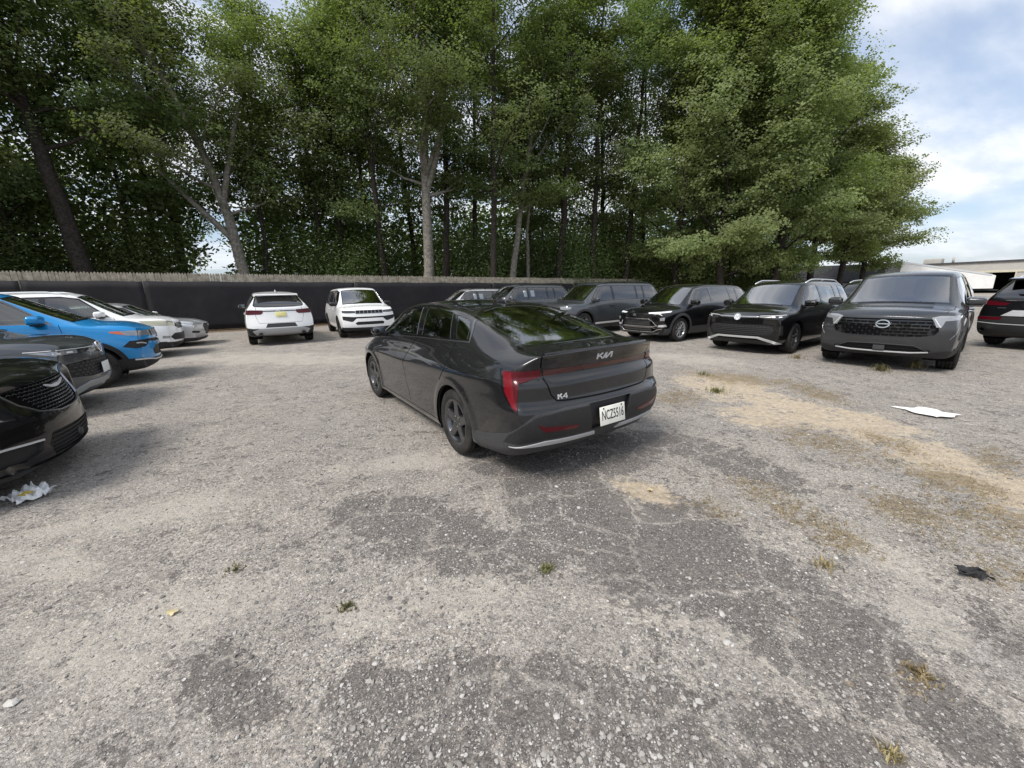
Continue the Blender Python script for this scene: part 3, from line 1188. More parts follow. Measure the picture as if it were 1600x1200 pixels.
def build_sedan():
    root = empty('sedan_car', (K4_LOC[0], K4_LOC[1], 0), K4_ROT)
    tag(root, 'charcoal grey fastback sedan seen from behind, parked alone in the middle of the lot', 'car')
    b = Body(SEDAN)
    wb, Rt, ra = 2.72, 0.325, 0.375
    for x in (wb / 2, -wb / 2):
        b.cut('hole', arc(x, Rt - .005, ra, 0, 360, 40)[:-1], SIDE, 0.1, zr=(0, 0.80), yr=(0.62, 2))
    # windows on the side
    dlo = [(0.93, 1.012), (.62, 1.175), (.38, 1.30), (.12, 1.368), (-.2, 1.402), (-.5, 1.403), (-.9, 1.368), (-1.26, 1.312), (-1.345, 1.282), (-1.43, 1.20), (-1.505, 1.108), (-1.31, 1.103), (-.43, 1.072), (.55, 1.022)]
    b.cut('trim', dlo, SIDE, 0.1, zr=(.9, 2))
    b.cut('chrome', [(-1.335, 1.288), (-1.43, 1.205), (-1.505, 1.108), (-1.31, 1.103), (-.43, 1.072), (.55, 1.022), (.93, 1.012), (.93, 1.0), (.55, 1.010), (-.43, 1.060), (-1.31, 1.091), (-1.535, 1.097), (-1.45, 1.21), (-1.352, 1.30)], SIDE, 0.1)
    b.cut('side_glass', [(0.78, 1.035), (.58, 1.165), (.36, 1.278), (.12, 1.345), (-.185, 1.378), (-.375, 1.092), (.3, 1.052)], SIDE, 0.1, only=('trim',))
    b.cut('side_glass', [(-.325, 1.379), (-.5, 1.380), (-.9, 1.345), (-.965, 1.335), (-1.165, 1.114), (-.515, 1.095)], SIDE, 0.1, only=('trim',))
    b.cut('side_glass', [(-1.055, 1.325), (-1.235, 1.297), (-1.325, 1.266), (-1.40, 1.195), (-1.455, 1.125), (-1.275, 1.120)], SIDE, 0.1, only=('trim',))
    # windscreen and rear screen
    b.cut('windscreen', [(1.30, -.2, 1.04), (1.27, .35, 1.04), (1.16, .645, 1.05), (.44, .585, 1.40), (.47, .3, 1.41), (.49, -.2, 1.415)], FTOP, 0.1, xr=(.3, 1.4))
    b.cut('rear_trim', [(-1.08, -.2, 1.40), (-1.10, .25, 1.395), (-1.165, .44, 1.37), (-1.317, .60, 1.31), (-1.7, .59, 1.21), (-2.05, .575, 1.11), (-2.10, .548, 1.10), (-2.155, .3, 1.11), (-2.17, -.2, 1.11)], RTOP, 0.05, xr=(-2.3, -.9), zr=(1.05, 2))
    b.cut('rear_glass', [(-1.12, -.2, 1.39), (-1.14, .24, 1.385), (-1.20, .415, 1.36), (-1.345, .563, 1.30), (-1.7, .553, 1.21), (-2.04, .537, 1.11), (-2.08, .5, 1.10), (-2.125, .3, 1.11), (-2.14, -.2, 1.11)], RTOP, 0.05, xr=(-2.3, -.9), only=('rear_trim',))
    # tail lamps
    b.cut('black_band', [(-2.12, .845, .962), (-2.34, .638, .968), (-2.40, .25, .966), (-2.42, -.2, .966), (-2.42, -.2, .908), (-2.40, .25, .910), (-2.34, .628, .890), (-2.276, .775, .85), (-2.29, .815, .635), (-2.25, .845, .655), (-2.16, .865, .80)], nrm((-1, .55, 0)), 0.02, zr=(.55, 1.0))
    b.cut('tail_lamp', [(-2.14, .83, .950), (-2.34, .63, .958), (-2.342, .622, .904), (-2.272, .785, .864), (-2.290, .816, .655), (-2.263, .838, .672), (-2.185, .857, .79)], nrm((-1, .55, 0)), 0.02, zr=(.55, 1.0))
    b.cut('lamp_bar', [(-2.34, .616, .956), (-2.40, .25, .954), (-2.42, -.2, .954), (-2.42, -.2, .920), (-2.40, .25, .922), (-2.34, .610, .904)], REAR, 0.02, only=('black_band',))
    b.cut('lamp_core', [(-2.158, .85, .935), (-2.20, .80, .940), (-2.235, .81, .78), (-2.283, .815, .672), (-2.262, .837, .68), (-2.195, .855, .79)], nrm((-1, .55, 0)), 0.02, only=('tail_lamp',))
    b.cut('stripe', [(-2.343, .612, .890), (-2.40, .2, .898), (-2.42, -.2, .898), (-2.42, -.2, .83), (-2.40, .2, .838), (-2.36, .56, .846)], REAR, 0.02, only=('body',))
    # trunk lid gap
    b.seam([(-2.13, .60, 1.10), (-2.30, .64, 1.085), (-2.356, .645, 1.064), (-2.345, .632, .965), (-2.342, .620, .905), (-2.372, .576, .763), (-2.393, .531, .712), (-2.41, .45, .706), (-2.44, .1, .699), (-2.44, -.1, .699)], REAR, .012, lim=.0)
    b.seam([(-2.155, .55, 1.11), (-2.12, .60, 1.10), (-2.36, .655, 1.07)], TOPV, .008)
    # black lower bumper
    b.cut('bumper_trim', [(-1.80, .905, .372), (-2.00, .89, .405), (-2.219, .853, .468), (-2.30, .78, .56), (-2.364, .704, .632), (-2.418, .465, .660), (-2.43, .2, .662), (-2.43, -.2, .662), (-2.43, -.2, .1), (-2.3, .5, .1), (-1.9, .85, .1), (-1.72, .9, .3)], nrm((-1, .55, 0)), -0.6, zr=(0, .7), xr=(-3, -1.72), yr=(-.1, 2))
    b.cut('bumper_dark', [(-2.16, .862, .375), (-2.225, .85, .455), (-2.30, .785, .545), (-2.37, .69, .612), (-2.42, .45, .640), (-2.43, -.2, .642), (-2.43, -.2, .40), (-2.36, .60, .415)], nrm((-1, .55, 0)), 0.0, only=('bumper_trim',))
    b.cut('skid', [(-2.20, .84, .352), (-2.37, .617, .405), (-2.41, .13, .398), (-2.41, .11, .358), (-2.36, .587, .362)], nrm((-1, .4, 0)), -.1, only=('bumper_trim', 'bumper_dark'))
    b.cut('reflector', [(-2.377, .700, .556), (-2.391, .645, .530), (-2.444, .325, .502), (-2.437, .365, .476), (-2.387, .641, .486)], nrm((-1, .4, 0)), 0.0)
    b.cut('plate_recess', [(.25, .655), (.20, .42), (-.1, .42), (-.1, .655)], REAR, 0.0, zr=(.3, .7))
    # doors, fuel flap, bonnet gap
    b.seam([(-.42, 1.058), (-.25, .93), (-.10, .80), (-.045, .727), (-.06, .6), (-.137, .38), (-.16, .27)], SIDE, .011)
    b.seam([(.95, .99), (1.0, .80), (.98, .55), (.93, .27)], SIDE, .010)
    b.seam([(-1.31, 1.085), (-1.275, .95), (-1.22, .82), (-1.09, .70)], SIDE, .011)
    b.seam([(1.06, .25), (-.98, .25)], SIDE, .009)
    b.seam([(-1.285, 1.005), (-1.30, .90), (-1.35, .865), (-1.42, .865)], SIDE, .007)
    b.seam([(-1.31, 1.01), (-1.40, 1.035), (-1.52, 1.035)], SIDE, .004)
    b.seam([(1.15, .73), (1.6, .70), (2.05, .58)], TOPV, .007)
    # output
    b.part('body', ['body', 'seam'], [P_GRAPHITE, M_SEAM], root)
    b.part('window_trim', ['trim'], M_GLOSSBLK, root, -.002, 0, 'lr')
    b.part('window_trim', ['rear_trim'], M_GLOSSBLK, root, -.001)
    b.part('window_moulding', ['chrome'], M_CHROMEDK, root, .003, 0, 'lr')
    b.part('side_window', ['side_glass'], G_SHADE, root, -.006, .1, 'lr')
    b.part('windscreen', ['windscreen'], G_CLEAR, root, -.003, .1)
    b.part('rear_window', ['rear_glass'], G_SHADE, root, -.003, .1)
    b.part('lamp_surround', ['black_band'], M_GLOSSBLK, root, -.004, .1)
    for o in b.part('tail_lamp', ['tail_lamp', 'lamp_core'], [M_DRED, M_RED], root, .004, .1, 'lr'): pass
    b.part('light_bar', ['lamp_bar'], M_BARRED, root, .002, .1)
    b.part('boot_strip', ['stripe'], P_GRAPHITE, root, .004, .1)
    b.part('rear_bumper', ['bumper_trim', 'bumper_dark'], [M_GREYPL, M_BLACKPL], root, .004, .1)
    b.part('bumper_strip', ['skid'], M_SATIN, root, .012, .1, 'lr')
    b.part('reflector', ['reflector'], M_DRED, root, .007, .1, 'lr')
    b.part('plate_recess', ['plate_recess'], M_BLACKPL, root, -.03, .1, direc=(-1, 0, 0))
    b.liner(root, M_CABIN, -.03)
    well_liner(root, wb, Rt, ra, .60, .885)
    u = MB()
    u.box((0, 0, .20), (4.0, 1.3, .06))
    u.tube([(-2.25, .45, .27), (-1.7, .45, .25), (-1.2, .2, .2)], .035, 10)
    u.rbox((-2.05, .42, .27), (.35, .5, .16), .06)
    u.box((-1.36, 0, .3), (.12, 1.5, .06))
    u.build('underbody', M_WELL, root)
    for x, st in ((wb / 2, 0.03), (-wb / 2, 0)):
        for sg in (1, -1):
            wheel(root, x, .80 * sg, Rt, .205, .222, 'star5b', M_ALLOYDK, st, sg)
    for sg in (1, -1):
        mirror_part(root, (.70, .955, 1.07), sg, [M_GLOSSBLK, M_BLACKPL], (.14, .19, .135))
    # door handles and lip details
    for x, z in ((.10, .90), (-1.16, 0.0)):
        if z:
            for sg in (1, -1):
                h = MB()
                b.strip(h, [(x, z), (x - .20, z + .012)], SIDE, .026, .024, sgn=sg)
                fix_normals(h.build('door_handle', P_GRAPHITE, root))
    sp = MB()
    b.strip(sp, [(-2.352, .60, 1.07), (-2.40, .3, 1.075), (-2.415, 0, 1.076), (-2.40, -.3, 1.075), (-2.352, -.60, 1.07)], nrm((-.8, 0, 1)), .05, .013)
    fix_normals(sp.build('boot_lip', P_GRAPHITE, root))
    rs = MB()
    for sg in (1, -1):
        b.strip(rs, [(-1.15, .52 , 1.38), (-.6, .535, 1.43), (.0, .545, 1.45), (.42, .54, 1.41)], TOPV, .018, .004, sgn=sg)
    fix_normals(rs.build('roof_moulding', M_BLACKPL, root))
    # brand emblem strokes on the boot lid, model emblem low on the left
    e = MB()
    fr = b.frame((-2.42, 0, 1.012), REAR)
    lg = [[(-1.0, -.5), (-1.0, .5)], [(-.93, -.02), (-.42, .5), (-.1, .5)], [(-.93, .05), (-.5, -.5), (-.36, -.5), (.18, .5), (.18, -.5)], [(.18, -.5), (.26, -.5), (.82, .5), (.98, .5), (.98, -.5)]]
    lg = [[(-1.0, -.5), (-1.0, .5)], [(-.95, -.12), (-.35, .5)], [(-.72, .10), (-.28, -.5), (-.18, -.5), (.16, .5)], [(.16, .5), (.16, -.5), (.24, -.5), (.82, .5), (.94, .5), (.94, -.5)]]
    strokes(e, lg, fr, .0150, .005, .086, off=.001)
    e.v = [tuple(q) for q in e.v]
    # letters are much wider than tall
    o_, r_, u_, n_ = fr
    V = np.array(e.v) - o_
    V = V - np.outer(V @ u_, u_) * .42
    e.v = [tuple(q) for q in V + o_]
    fix_normals(e.build('badge', M_SATIN, root))
    e = MB()
    fr = b.frame((-2.40, .475, .742), REAR)
    strokes(e, [[(-.9, -.4), (-.9, .4)], [(-.9, -.05), (-.2, .4)], [(-.55, .12), (-.15, -.4)], [(.75, -.4), (.75, .4), (.05, -.12), (.95, -.12)]], fr, .0095, .004, .046, off=.001)
    fix_normals(e.build('model_badge', M_SATIN, root))
    plate(b, root, (-2.45, -.012, .52), REAR, 'NCZ5516', M_PLATE, .305, .158, proud=.012, tilt=.12)
    fin = MB()
    o, n = b.hit((-.86, 0, 1.44), TOPV)
    V = []
    prof = [(0.10, 0, .018), (.04, .028, .022), (-.04, .055, .018), (-.09, .058, .010), (-.105, .0, .016)]
    for x, z, w in prof: V += [(o[0] + x, -w, o[2] - .004), (o[0] + x, w, o[2] - .004), (o[0] + x, w * .35, o[2] + z), (o[0] + x, -w * .35, o[2] + z)]
    F = []
    for i in range(4):
        for k in range(4):
            F.append((i * 4 + k, i * 4 + (k + 1) % 4, i * 4 + 4 + (k + 1) % 4, i * 4 + 4 + k))
    F += [(0, 1, 2, 3), (16, 17, 18, 19)]
    fin.add(V, F, 0, True)
    fix_normals(fin.build('roof_antenna', P_GREY, root))
    cabin(root, dict(zfloor=.16, w2=.86, xseat=.10, xrear=-.72, xdash=.98, zdash=.98, xback=-1.3))
    sh = MB()
    sh.rbox((-1.62, 0, 1.02), (.75, 1.15, .05), .02)
    sh.build('parcel_shelf', M_CABIN, root)
    return root
# ------------------------------------------------------------------ tall cars: one adjustable shell, separate faces


def suv_spec(L=4.7, Wd=1.88, H=1.68, wb=2.75, foh=.92, zh=.98, zc=1.10, xc=None, xw=None, roofdrop=.06, zo=.21, tail='suv', nose_k=.42,
             nose_prof=None, zbelt=1.03, roofw=.66, hoodw=.80, tlean=.34, zdeck=1.06, nose_w=.82, levels=2, tail_k=.16, hood_front=.22, boxy=0.0):
    w = Wd / 2
    xn, xt = wb / 2 + foh, wb / 2 + foh - L
    xc = xc if xc is not None else wb / 2 - .12
    xw = xw if xw is not None else xc - .80
    rw = w * roofw
    if tail == 'suv':
        xg = xt + tlean + .05
        tops = [(xt + .04, zdeck), (xt + .09, zdeck + .08), (xg - .10, H - .22), (xg, H - roofdrop - .06), (xg + .10, H - roofdrop), (xg + .5, H - roofdrop * .45)]
        yes = [(xt + .04, w * .78), (xt + .12, w * .77), (xg, rw * .98), (xg + .4, rw)]
        xs = [xt + .04, xt + .16, xt + .26, xg - .04, xg + .08, xg + .3]
        blt = [(xt, zdeck - .05), (xt + .5, zbelt + .02)]
    else:
        xg, xb = xt + 1.45, xt + .55
        tops = [(xt + .04, zdeck), (xt + .2, zdeck + .02), (xb, zdeck + .06), (xg - .2, H - .15), (xg, H - .07), (xg + .4, H - .02)]
        yes = [(xt + .04, w * .72), (xb, w * .70), (xg, rw), (xg + .4, rw)]
        xs = [xt + .04, xt + .3, xb - .06, xb + .1, (xb + xg) / 2, xg - .1, xg + .1, xg + .35]
        blt = [(xt, zdeck - .10), (xb, zbelt), (xt + .9, zbelt + .02)]
    tops += [(0, H), (xw - .18, H - .015), (xw, H - .07), (xw + .07, H - .115), (xc, zc), (xc + .12, zc - .045), ((xc + xn) / 2 + .1, zh + (zc - zh) * .42), (xn - hood_front, zh), (xn - .03, zh - .085)]
    yes += [(0, rw), (xw, rw * .98), (xw + .1, rw * .985), (xc, w * .775), (xc + .15, w * .80), (xn - .5, w * hoodw), (xn - .03, w * hoodw * .9)]
    n = max(2, int((xw - .1 - xs[-1]) / .3))
    xs += list(np.linspace(xs[-1], xw - .14, n + 1))[1:]
    xs += [xw + .02, xw + .12, xw + .38, xc - .16, xc + .02, xc + .15]
    xs += list(np.linspace(xc + .15, xn - .38, 4))[1:] + [xn - .20, xn - .03]
    return dict(
        w2=w, x=xs, L=L, H=H, wb=wb, xn=xn, xt=xt, xc=xc, xw=xw, xg=xg, zc=zc, zbelt=zbelt, rw=rw, levels=levels, zo=zo, zh=zh, zdeck=zdeck,
        c=dict(top=tops, crown=[(xt, .03), (xt + .1, .02), (xg, .04), (0, .045), (xw, .045), (xc, .05), (xn - .4, .05), (xn, .03)], ye=yes,
               belt=blt + [(0, zbelt), (xc - .2, zbelt - .02), (xc, zc - .10), (xn - .25, zh - .09), (xn, zh - .14)],
               yw=[(xt + .04, w * .93), (xt + .3, w * .975), (xt + .8, w), (0, w * .985), (wb / 2, w), (xn - .55, w * .985), (xn - .3, w * .94), (xn - .03, w * nose_w)],
               yb=[(xt + .04, w * .86), (xt + .5, w * .92), (0, w * .935), (xc, w * .93), (xn - .5, w * .91), (xn - .03, w * nose_w * .92)],
               zo=[(xt, zo + .14), (xt + .4, zo + .04), (0, zo - .02), (xn - .5, zo), (xn, zo + .05)],
               zw=[(xt, .68), (0, .66), (wb / 2, .70), (xn - .2, .62), (xn, .58)], z4=[(xt, .90), (0, .87), (xc, .86), (xn, .78)]),
        nose_prof=nose_prof or [(.22, -.10), (.36, .0), (.55, .035), (.80, .03), (.98, -.01)], nose_k=nose_k, nose_p=2.8,
        tail_prof=[(.30, -.06), (.45, .05), (.60, .06), (.80, .03), (1.06, 0.0)], tail_k=tail_k, tail_p=2.8, in4=.016, bulge=.022,
        crease={10: lambda x: .55 + .3 * boxy if x > xc else .25, 8: .3}, crease_ring={-1: lambda j: .45 + .4 * boxy if j >= 10 else .1 + .25 * boxy, 0: lambda j: .35 if j >= 10 else .1},
        ws_bow=curve([(xt, 0), (xt + .1, -.05), (xg, -.04), (xg + .4, 0), (xw - .3, 0.0), (xw, .04), (xc, .10), (xc + .3, .04), (xn - .3, 0)]))


def build_suv(name, loc, rot, sp, pnt, label, cat='car', group=None, front=None, rear=None, post=None, clad=None, rim=('twin6', M_ALLOY, .235), Rt=.355,
              tw=.225, rails=None, trimline=M_GLOSSBLK, glassf=None, glassr=None, handle=None, mirror=None, steer=0.0, roofpaint=None, windows=None, seats=True, steps=True, wheels=True, wipers=True):
    root = empty(name, (loc[0], loc[1], 0), rot)
    tag(root, label, cat, group)
    b = Body(sp)
    w, H, wb, xn, xt, xc, xw, xg, zb, rw = sp['w2'], sp['H'], sp['wb'], sp['xn'], sp['xt'], sp['xc'], sp['xw'], sp['xg'], sp['zbelt'], sp['rw']
    ra = Rt + .055
    b.root = root
    if clad:
        for x in (wb / 2, -wb / 2):
            b.cut('clad', arc(x, Rt, ra + .075, 0, 360, 36)[:-1], SIDE, .05, zr=(0, Rt + ra + .2), yr=(.5, 2))
        b.cut('clad', [(xn - .3, sp['zo'] + .20), (xt + .3, sp['zo'] + .24), (xt + .3, 0), (xn - .3, 0)], SIDE, .05, zr=(0, .6), yr=(.5, 2))
    for x in (wb / 2, -wb / 2):
        b.cut('hole', arc(x, Rt, ra, 0, 360, 36)[:-1], SIDE, .05, zr=(0, Rt + ra + .1), yr=(w - .35, 2))
    # side glass: window outline from the windscreen pillar to the rear pillar
    if windows is None:
        xa, xb = xc - .22, xt + .34
        zt0 = H - .105
        x1 = xw + .02
        if sp.get('tailtype') == 'sedan':
            xb = xg - .62
            outline = [(xa, zb + .01), (x1 + .05, zt0 - .05), (x1 - .3, zt0), (xg + .1, zt0 - .05), (xg - .25, H - .22), (xb, zb + .06), (xb + .1, zb + .04), (0, zb + .03)]
        else:
            outline = [(xa, zb + .01), (x1 + .05, zt0 - .055), (x1 - .25, zt0), (xg + .5, zt0 - .02), (xg + .05, zt0 - .07), (xt + .36, zb + .16), (xt + .42, zb + .06), (0, zb + .03)]
        windows = dict(outline=outline, posts=[(xw - .50 - .02, .10), (-wb / 2 + .37, .09), (-wb / 2 - .02, .09)])
    ol = windows['outline']
    b.cut('trim', ol, SIDE, .05, zr=(zb - .1, 3))
    P = np.array(ol)
    cen = P.mean(0)
    zlo, zhi = P[:, 1].min(), P[:, 1].max()
    posts = sorted(windows['posts'], reverse=True)
    edges = [9.0] + [q for p in posts for q in (p[0] + p[1] / 2, p[0] - p[1] / 2)] + [-9.0]
    # inset outline
    ins = []
    n = len(P)
    ar = np.sum(P[:, 0] * np.roll(P[:, 1], -1) - np.roll(P[:, 0], -1) * P[:, 1])
    for i in range(n):
        e0, e1 = nrm(P[i] - P[i - 1]), nrm(P[(i + 1) % n] - P[i])
        nn = np.array([-e0[1], e0[0]]) + np.array([-e1[1], e1[0]])
        nn = nrm(nn) * (1 if ar > 0 else -1)
        co = max(.5, np.dot(nn, np.array([-e0[1], e0[0]]) * (1 if ar > 0 else -1)))
        ins.append(P[i] + nn * .026 / co)
    ins = np.array(ins)

    def clip(poly, x, keep_less):
        out = []
        for i in range(len(poly)):
            a, c = poly[i], poly[(i + 1) % len(poly)]
            ia, ic = (a[0] <= x) == keep_less, (c[0] <= x) == keep_less
            if ia: out.append(a)
            if ia != ic: out.append(a + (c - a) * (x - a[0]) / (c[0] - a[0]))
        return out
    gi = 0
    for k in range(0, len(edges), 2):
        q = clip(clip([np.array(p) for p in ins], edges[k], True), edges[k + 1], False)
        if len(q) >= 3 and np.ptp([p[0] for p in q]) > .08:
            b.cut('side_glass' if gi == 0 else 'back_glass', [tuple(p) for p in q], SIDE, .05, only=('trim',))
            gi += 1
    # windscreen
    yb_, yt_ = w * .735, rw * .90
    b.cut('ws_trim', [(xc + .12, -.2, zb), (xc + .10, .3, zb), (xc - .0, yb_, zb), (xw + .03, yt_, H), (xw + .05, .3, H), (xw + .06, -.2, H)], TOPV, .05, xr=(xw - .2, xc + .3), zr=(zb - .1, 3))
    b.cut('windscreen', [(xc + .06, -.2, zb), (xc + .04, .3, zb), (xc - .055, yb_ - .035, zb), (xw + .065, yt_ - .03, H), (xw + .085, .3, H), (xw + .095, -.2, H)], TOPV, .05, only=('ws_trim',))
    if handle is None: handle = 'body'
    # doors
    xd = xw - .52
    b.seam([(xc - .16, zb), (xc - .10, .80), (xc - .14, .42)], SIDE, .008)
    b.seam([(xd, zb), (xd - .02, .75), (xd - .0, .42)], SIDE, .008)
    b.seam([(-wb / 2 + .37, zb), (-wb / 2 + .40, .85), (-wb / 2 + .46, .72)], SIDE, .008)
    b.seam([(xc - .1, sp['zo'] + .25), (-wb / 2 + .44, sp['zo'] + .27)], SIDE, .007)
    b.seam([(xc + .02, w * .80), (xn - .5, w * .775), (xn - .22, w * .74)], TOPV, .008)
    regs = []
    if front: regs += front(b, sp, root) or []
    if rear: regs += rear(b, sp, root) or []
    if roofpaint:
        b.cut('roof_panel', [(xw - .1, 0 - .1), (xw - .1, rw * .97), (xg + .1, rw * .97), (xg + .1, -.1)], TOPV, .5, only=('body',), zr=(H - .25, 3))
        b.part('roof', ['roof_panel'], roofpaint, root)
    b.part('body', ['body', 'seam'], [pnt, M_SEAM], root)
    b.part('window_trim', ['trim'], trimline, root, -.001, 0, 'lr')
    b.part('windscreen_surround', ['ws_trim'], M_GLOSSBLK, root, -.001)
    b.part('windscreen', ['windscreen'], G_CLEAR, root, -.003, .1)
    b.part('side_window', ['side_glass'], glassf or G_SHADE, root, -.006, .1, 'lr')
    b.part('side_window', ['back_glass'], glassr or G_DARK, root, -.006, .1, 'lr')
    if clad: b.part('wheel_arch_trim', ['clad'], clad, root, .010, .1, 'lr')
    for nm, rg, mt, off, wall, sides, *rest in regs:
        b.part(nm, rg, mt, root, off, wall, sides, direc=rest[0] if rest else None)
    b.liner(root, M_CABIN, -.03, ['body', 'seam', 'trim', 'ws_trim', 'roof_panel'])
    well_liner(root, wb, Rt, ra, .55, w - .06)
    u = MB()
    u.box((0, 0, sp['zo'] + .06), (sp['L'] - 1.0, w * 1.4, .06))
    u.box((-wb / 2, 0, Rt), (.12, w * 1.5, .07))
    u.box((wb / 2, 0, Rt - .05), (.12, w * 1.5, .07))
    u.build('underbody', M_WELL, root)
    if wheels:
        for x, st in ((wb / 2, steer), (-wb / 2, 0)):
            for sg in (1, -1): wheel(root, x, (w - .03 - tw / 2) * sg, Rt, tw, rim[2], rim[0], rim[1], st, sg)
    mm, msz = (mirror or ([pnt, M_BLACKPL], (.16, .25, .18)))
    for sg in (1, -1): mirror_part(root, (xc - .36, w + .015, zb + .085), sg, mm, msz)
    hm = pnt if handle == 'body' else handle
    for x in (xd + .26, -wb / 2 + .64):
        for sg in (1, -1):
            h = MB()
            b.strip(h, [(x, zb - .135), (x - .21, zb - .128)], SIDE, .03, .03, sgn=sg)
            fix_normals(h.build('door_handle', hm, root))
    if rails:
        for sg in (1, -1):
            r_ = MB()
            x0, x1 = xw - .12, xg + .16
            pts = []
            for t in np.linspace(0, 1, 14):
                x = x0 + (x1 - x0) * t
                o, n_ = b.hit((x, rw * .90, H), TOPV)
                pts.append((o[0], o[1] * sg, o[2] + .045 * min(1, 7 * min(t, 1 - t)) - .004))
            r_.tube(pts, .017, 8)
            for t in (0, .5, 1):
                p = pts[int(t * 13)]
                r_.rbox((p[0] + (.06 if t == 1 else -.06 if t == 0 else 0), p[1], p[2] - .01), (.12, .032, .05), .014, 2)
            fix_normals(r_.build('roof_rail', rails, root))
    if wipers:
        wp = MB()
        for y0, y1 in ((.52, -.04), (-.04, -.56)):
            ys_ = np.linspace(y0, y1, 6)
            pts = [b.hit((xc + .045 - .06 * abs(y), y, zb + .03), nrm((.6, 0, 1)))[0] + (.006, 0, .010) for y in ys_]
            wp.tube(pts, .007, 5)
        wp.build('wiper', M_BLACKPL, root)
    if seats:
        cabin(root, dict(zfloor=zb - .68, w2=w - .04, xseat=xw - .42, xrear=[xw - 1.42], xdash=xc - .30, zdash=zb + .0, xback=xt + .6))
    if post: post(b, sp, root)
    return root


def bars(b, root, name, mat, levels, yfun, d, w, h, off, posts=None, zfun=None):
    """horizontal bars across an opening"""
    m = MB()
    for z in levels:
        y = yfun(z)
        b.strip(m, [(y, z), (y * .5, z), (0, z), (-y * .5, z), (-y, z)], d, w, h, off)
    if posts:
        for y, z0, z1 in posts: b.strip(m, [(y, z0), (y, z1)], d, w, h, off)
    return fix_normals(m.build(name, mat, root))


def ring_badge(b, root, p, d, rx, rz, wd, mat, extra=(), back=None, name='front_badge', h=.012, off=.004):
    e = MB()
    fr = b.frame(p, d)
    if back:
        o, r, u, n = fr
        e.add([o + r * rx * math.cos(t) + u * rz * math.sin(t) + n * (off + .002) for t in np.linspace(0, 2 * PI, 25)[:-1]], [tuple(range(24))], 1, False)
    strokes(e, [ellipse_pts(rx, rz, 28)] + list(extra), fr, wd, h, 1, 0, off)
    return fix_normals(e.build(name, [mat, back or mat], root))


# ---- dark grey three-row car facing the camera, right of the middle
def pathfinder_front(b, sp, root):
    b.cut('grille', [(-.1, .93), (.60, .93), (.62, .83), (.735, .83), (.66, .665), (.50, .635), (.3, .625), (-.1, .625)], FRONT, .1, zr=(.5, 1.0))
    X = sp['xn']
    b.cut('lamp_side', [(X - .06, .66, .955), (X - .34, .90, .93), (X - .30, .895, .86), (X - .16, .80, .70), (X - .10, .73, .66), (X - .08, .71, .70)], nrm((1, .5, 0)), .05, zr=(.5, 1.0))
    b.cut('lamp', [(X - .04, .60, .955), (X - .08, .70, .985), (X - .34, .90, .995), (X - .36, .905, .93), (X - .12, .745, .905), (X - .10, .715, .80), (X - .06, .665, .80), (X - .05, .64, .88)], nrm((1, .5, 0)), .05, zr=(.5, 1.1))
    b.cut('intake', [(-.1, .475), (.42, .475), (.66, .40), (.60, .37), (-.1, .365)], FRONT, .0)
    b.cut('apron', [(.0 - .1, .345), (.60, .355), (.78, .40), (.98, .42), (.98, .1), (-.1, .1)], nrm((1, .35, 0)), -.5, xr=(1.7, 3), zr=(0, .45))
    return [('grille', ['grille'], M_BLACKPL, .05, .1, 'both', (-1, 0, 0)),
            ('headlamp', ['lamp'], M_LENS, .004, .1, 'lr'), ('lower_lamp', ['lamp_side'], M_LENSDK, .002, .1, 'lr'),
            ('bumper_intake', ['intake'], M_BLACKPL, .05, .1, 'both', (-1, 0, 0)), ('front_apron', ['apron'], M_BLACKPL, .008, .1, 'both'),
            ]


def pathfinder_post(b, sp, root):
    bars(b, root, 'grille_bar', M_GLOSSBLK, [.895, .84, .785, .73, .675], lambda z: .60 - (.9 - z) * .12, FRONT, .030, .016, -.022)
    m = MB()
    for i, z in enumerate((.868, .812, .758, .702, .65)):
        for k in range(-5, 6):
            y = (k + (.5 if i % 2 else 0)) * .105
            if abs(y) < .60: b.strip(m, [(y, z - .026), (y, z + .026)], FRONT, .022, .010, -.026)
    fix_normals(m.build('grille_stud', M_BLACKPL, root))
    for sg in (1, -1):
        m = MB()
        b.strip(m, [(.615 * sg, .94), (.66 * sg, .86), (.70 * sg, .80)], FRONT, .022, .012)
        b.strip(m, [(sp['xn'] - .18, .81 * sg, .60), (sp['xn'] - .23, .86 * sg, .70), (sp['xn'] - .27, .895 * sg, .80)], nrm((1, .8 * sg, 0)), .012, .004, 0, 1)
        fix_normals(m.build('lamp_trim', [M_SATIN, M_DGLOSS], root))
    ring_badge(b, root, (sp['xn'], 0, .835), FRONT, .088, .066, .018, M_CHROME, [[(-.10, 0), (.10, 0)]], h=.02, off=-.01)
    bars(b, root, 'bumper_bar', M_BLACKPL, [.445, .405], lambda z: .50, FRONT, .014, .01, -.03)
    m = MB()
    b.strip(m, [(.62, .375), (.4, .352), (0, .348), (-.4, .352), (-.62, .375)], FRONT, .020, .012, .006)
    fix_normals(m.build('bumper_moulding', M_SATIN, root))
    m = MB()
    for sg in (1, -1): b.strip(m, [(.62 * sg, .385), (.44 * sg, .478), (0, .490)], FRONT, .016, .008, .003)
    fix_normals(m.build('intake_trim', M_GREYPL, root))
    m = MB()
    m.rbox(b.hit((2.4, 0, .42), FRONT)[0] + (-.01, 0, 0), (.03, .16, .10), .01, 2)
    m.build('tow_cover', M_GREYPL, root)


M_DGLOSS = principled('smoked_chrome', (0.30, 0.31, 0.32), 0.22, 0.85)


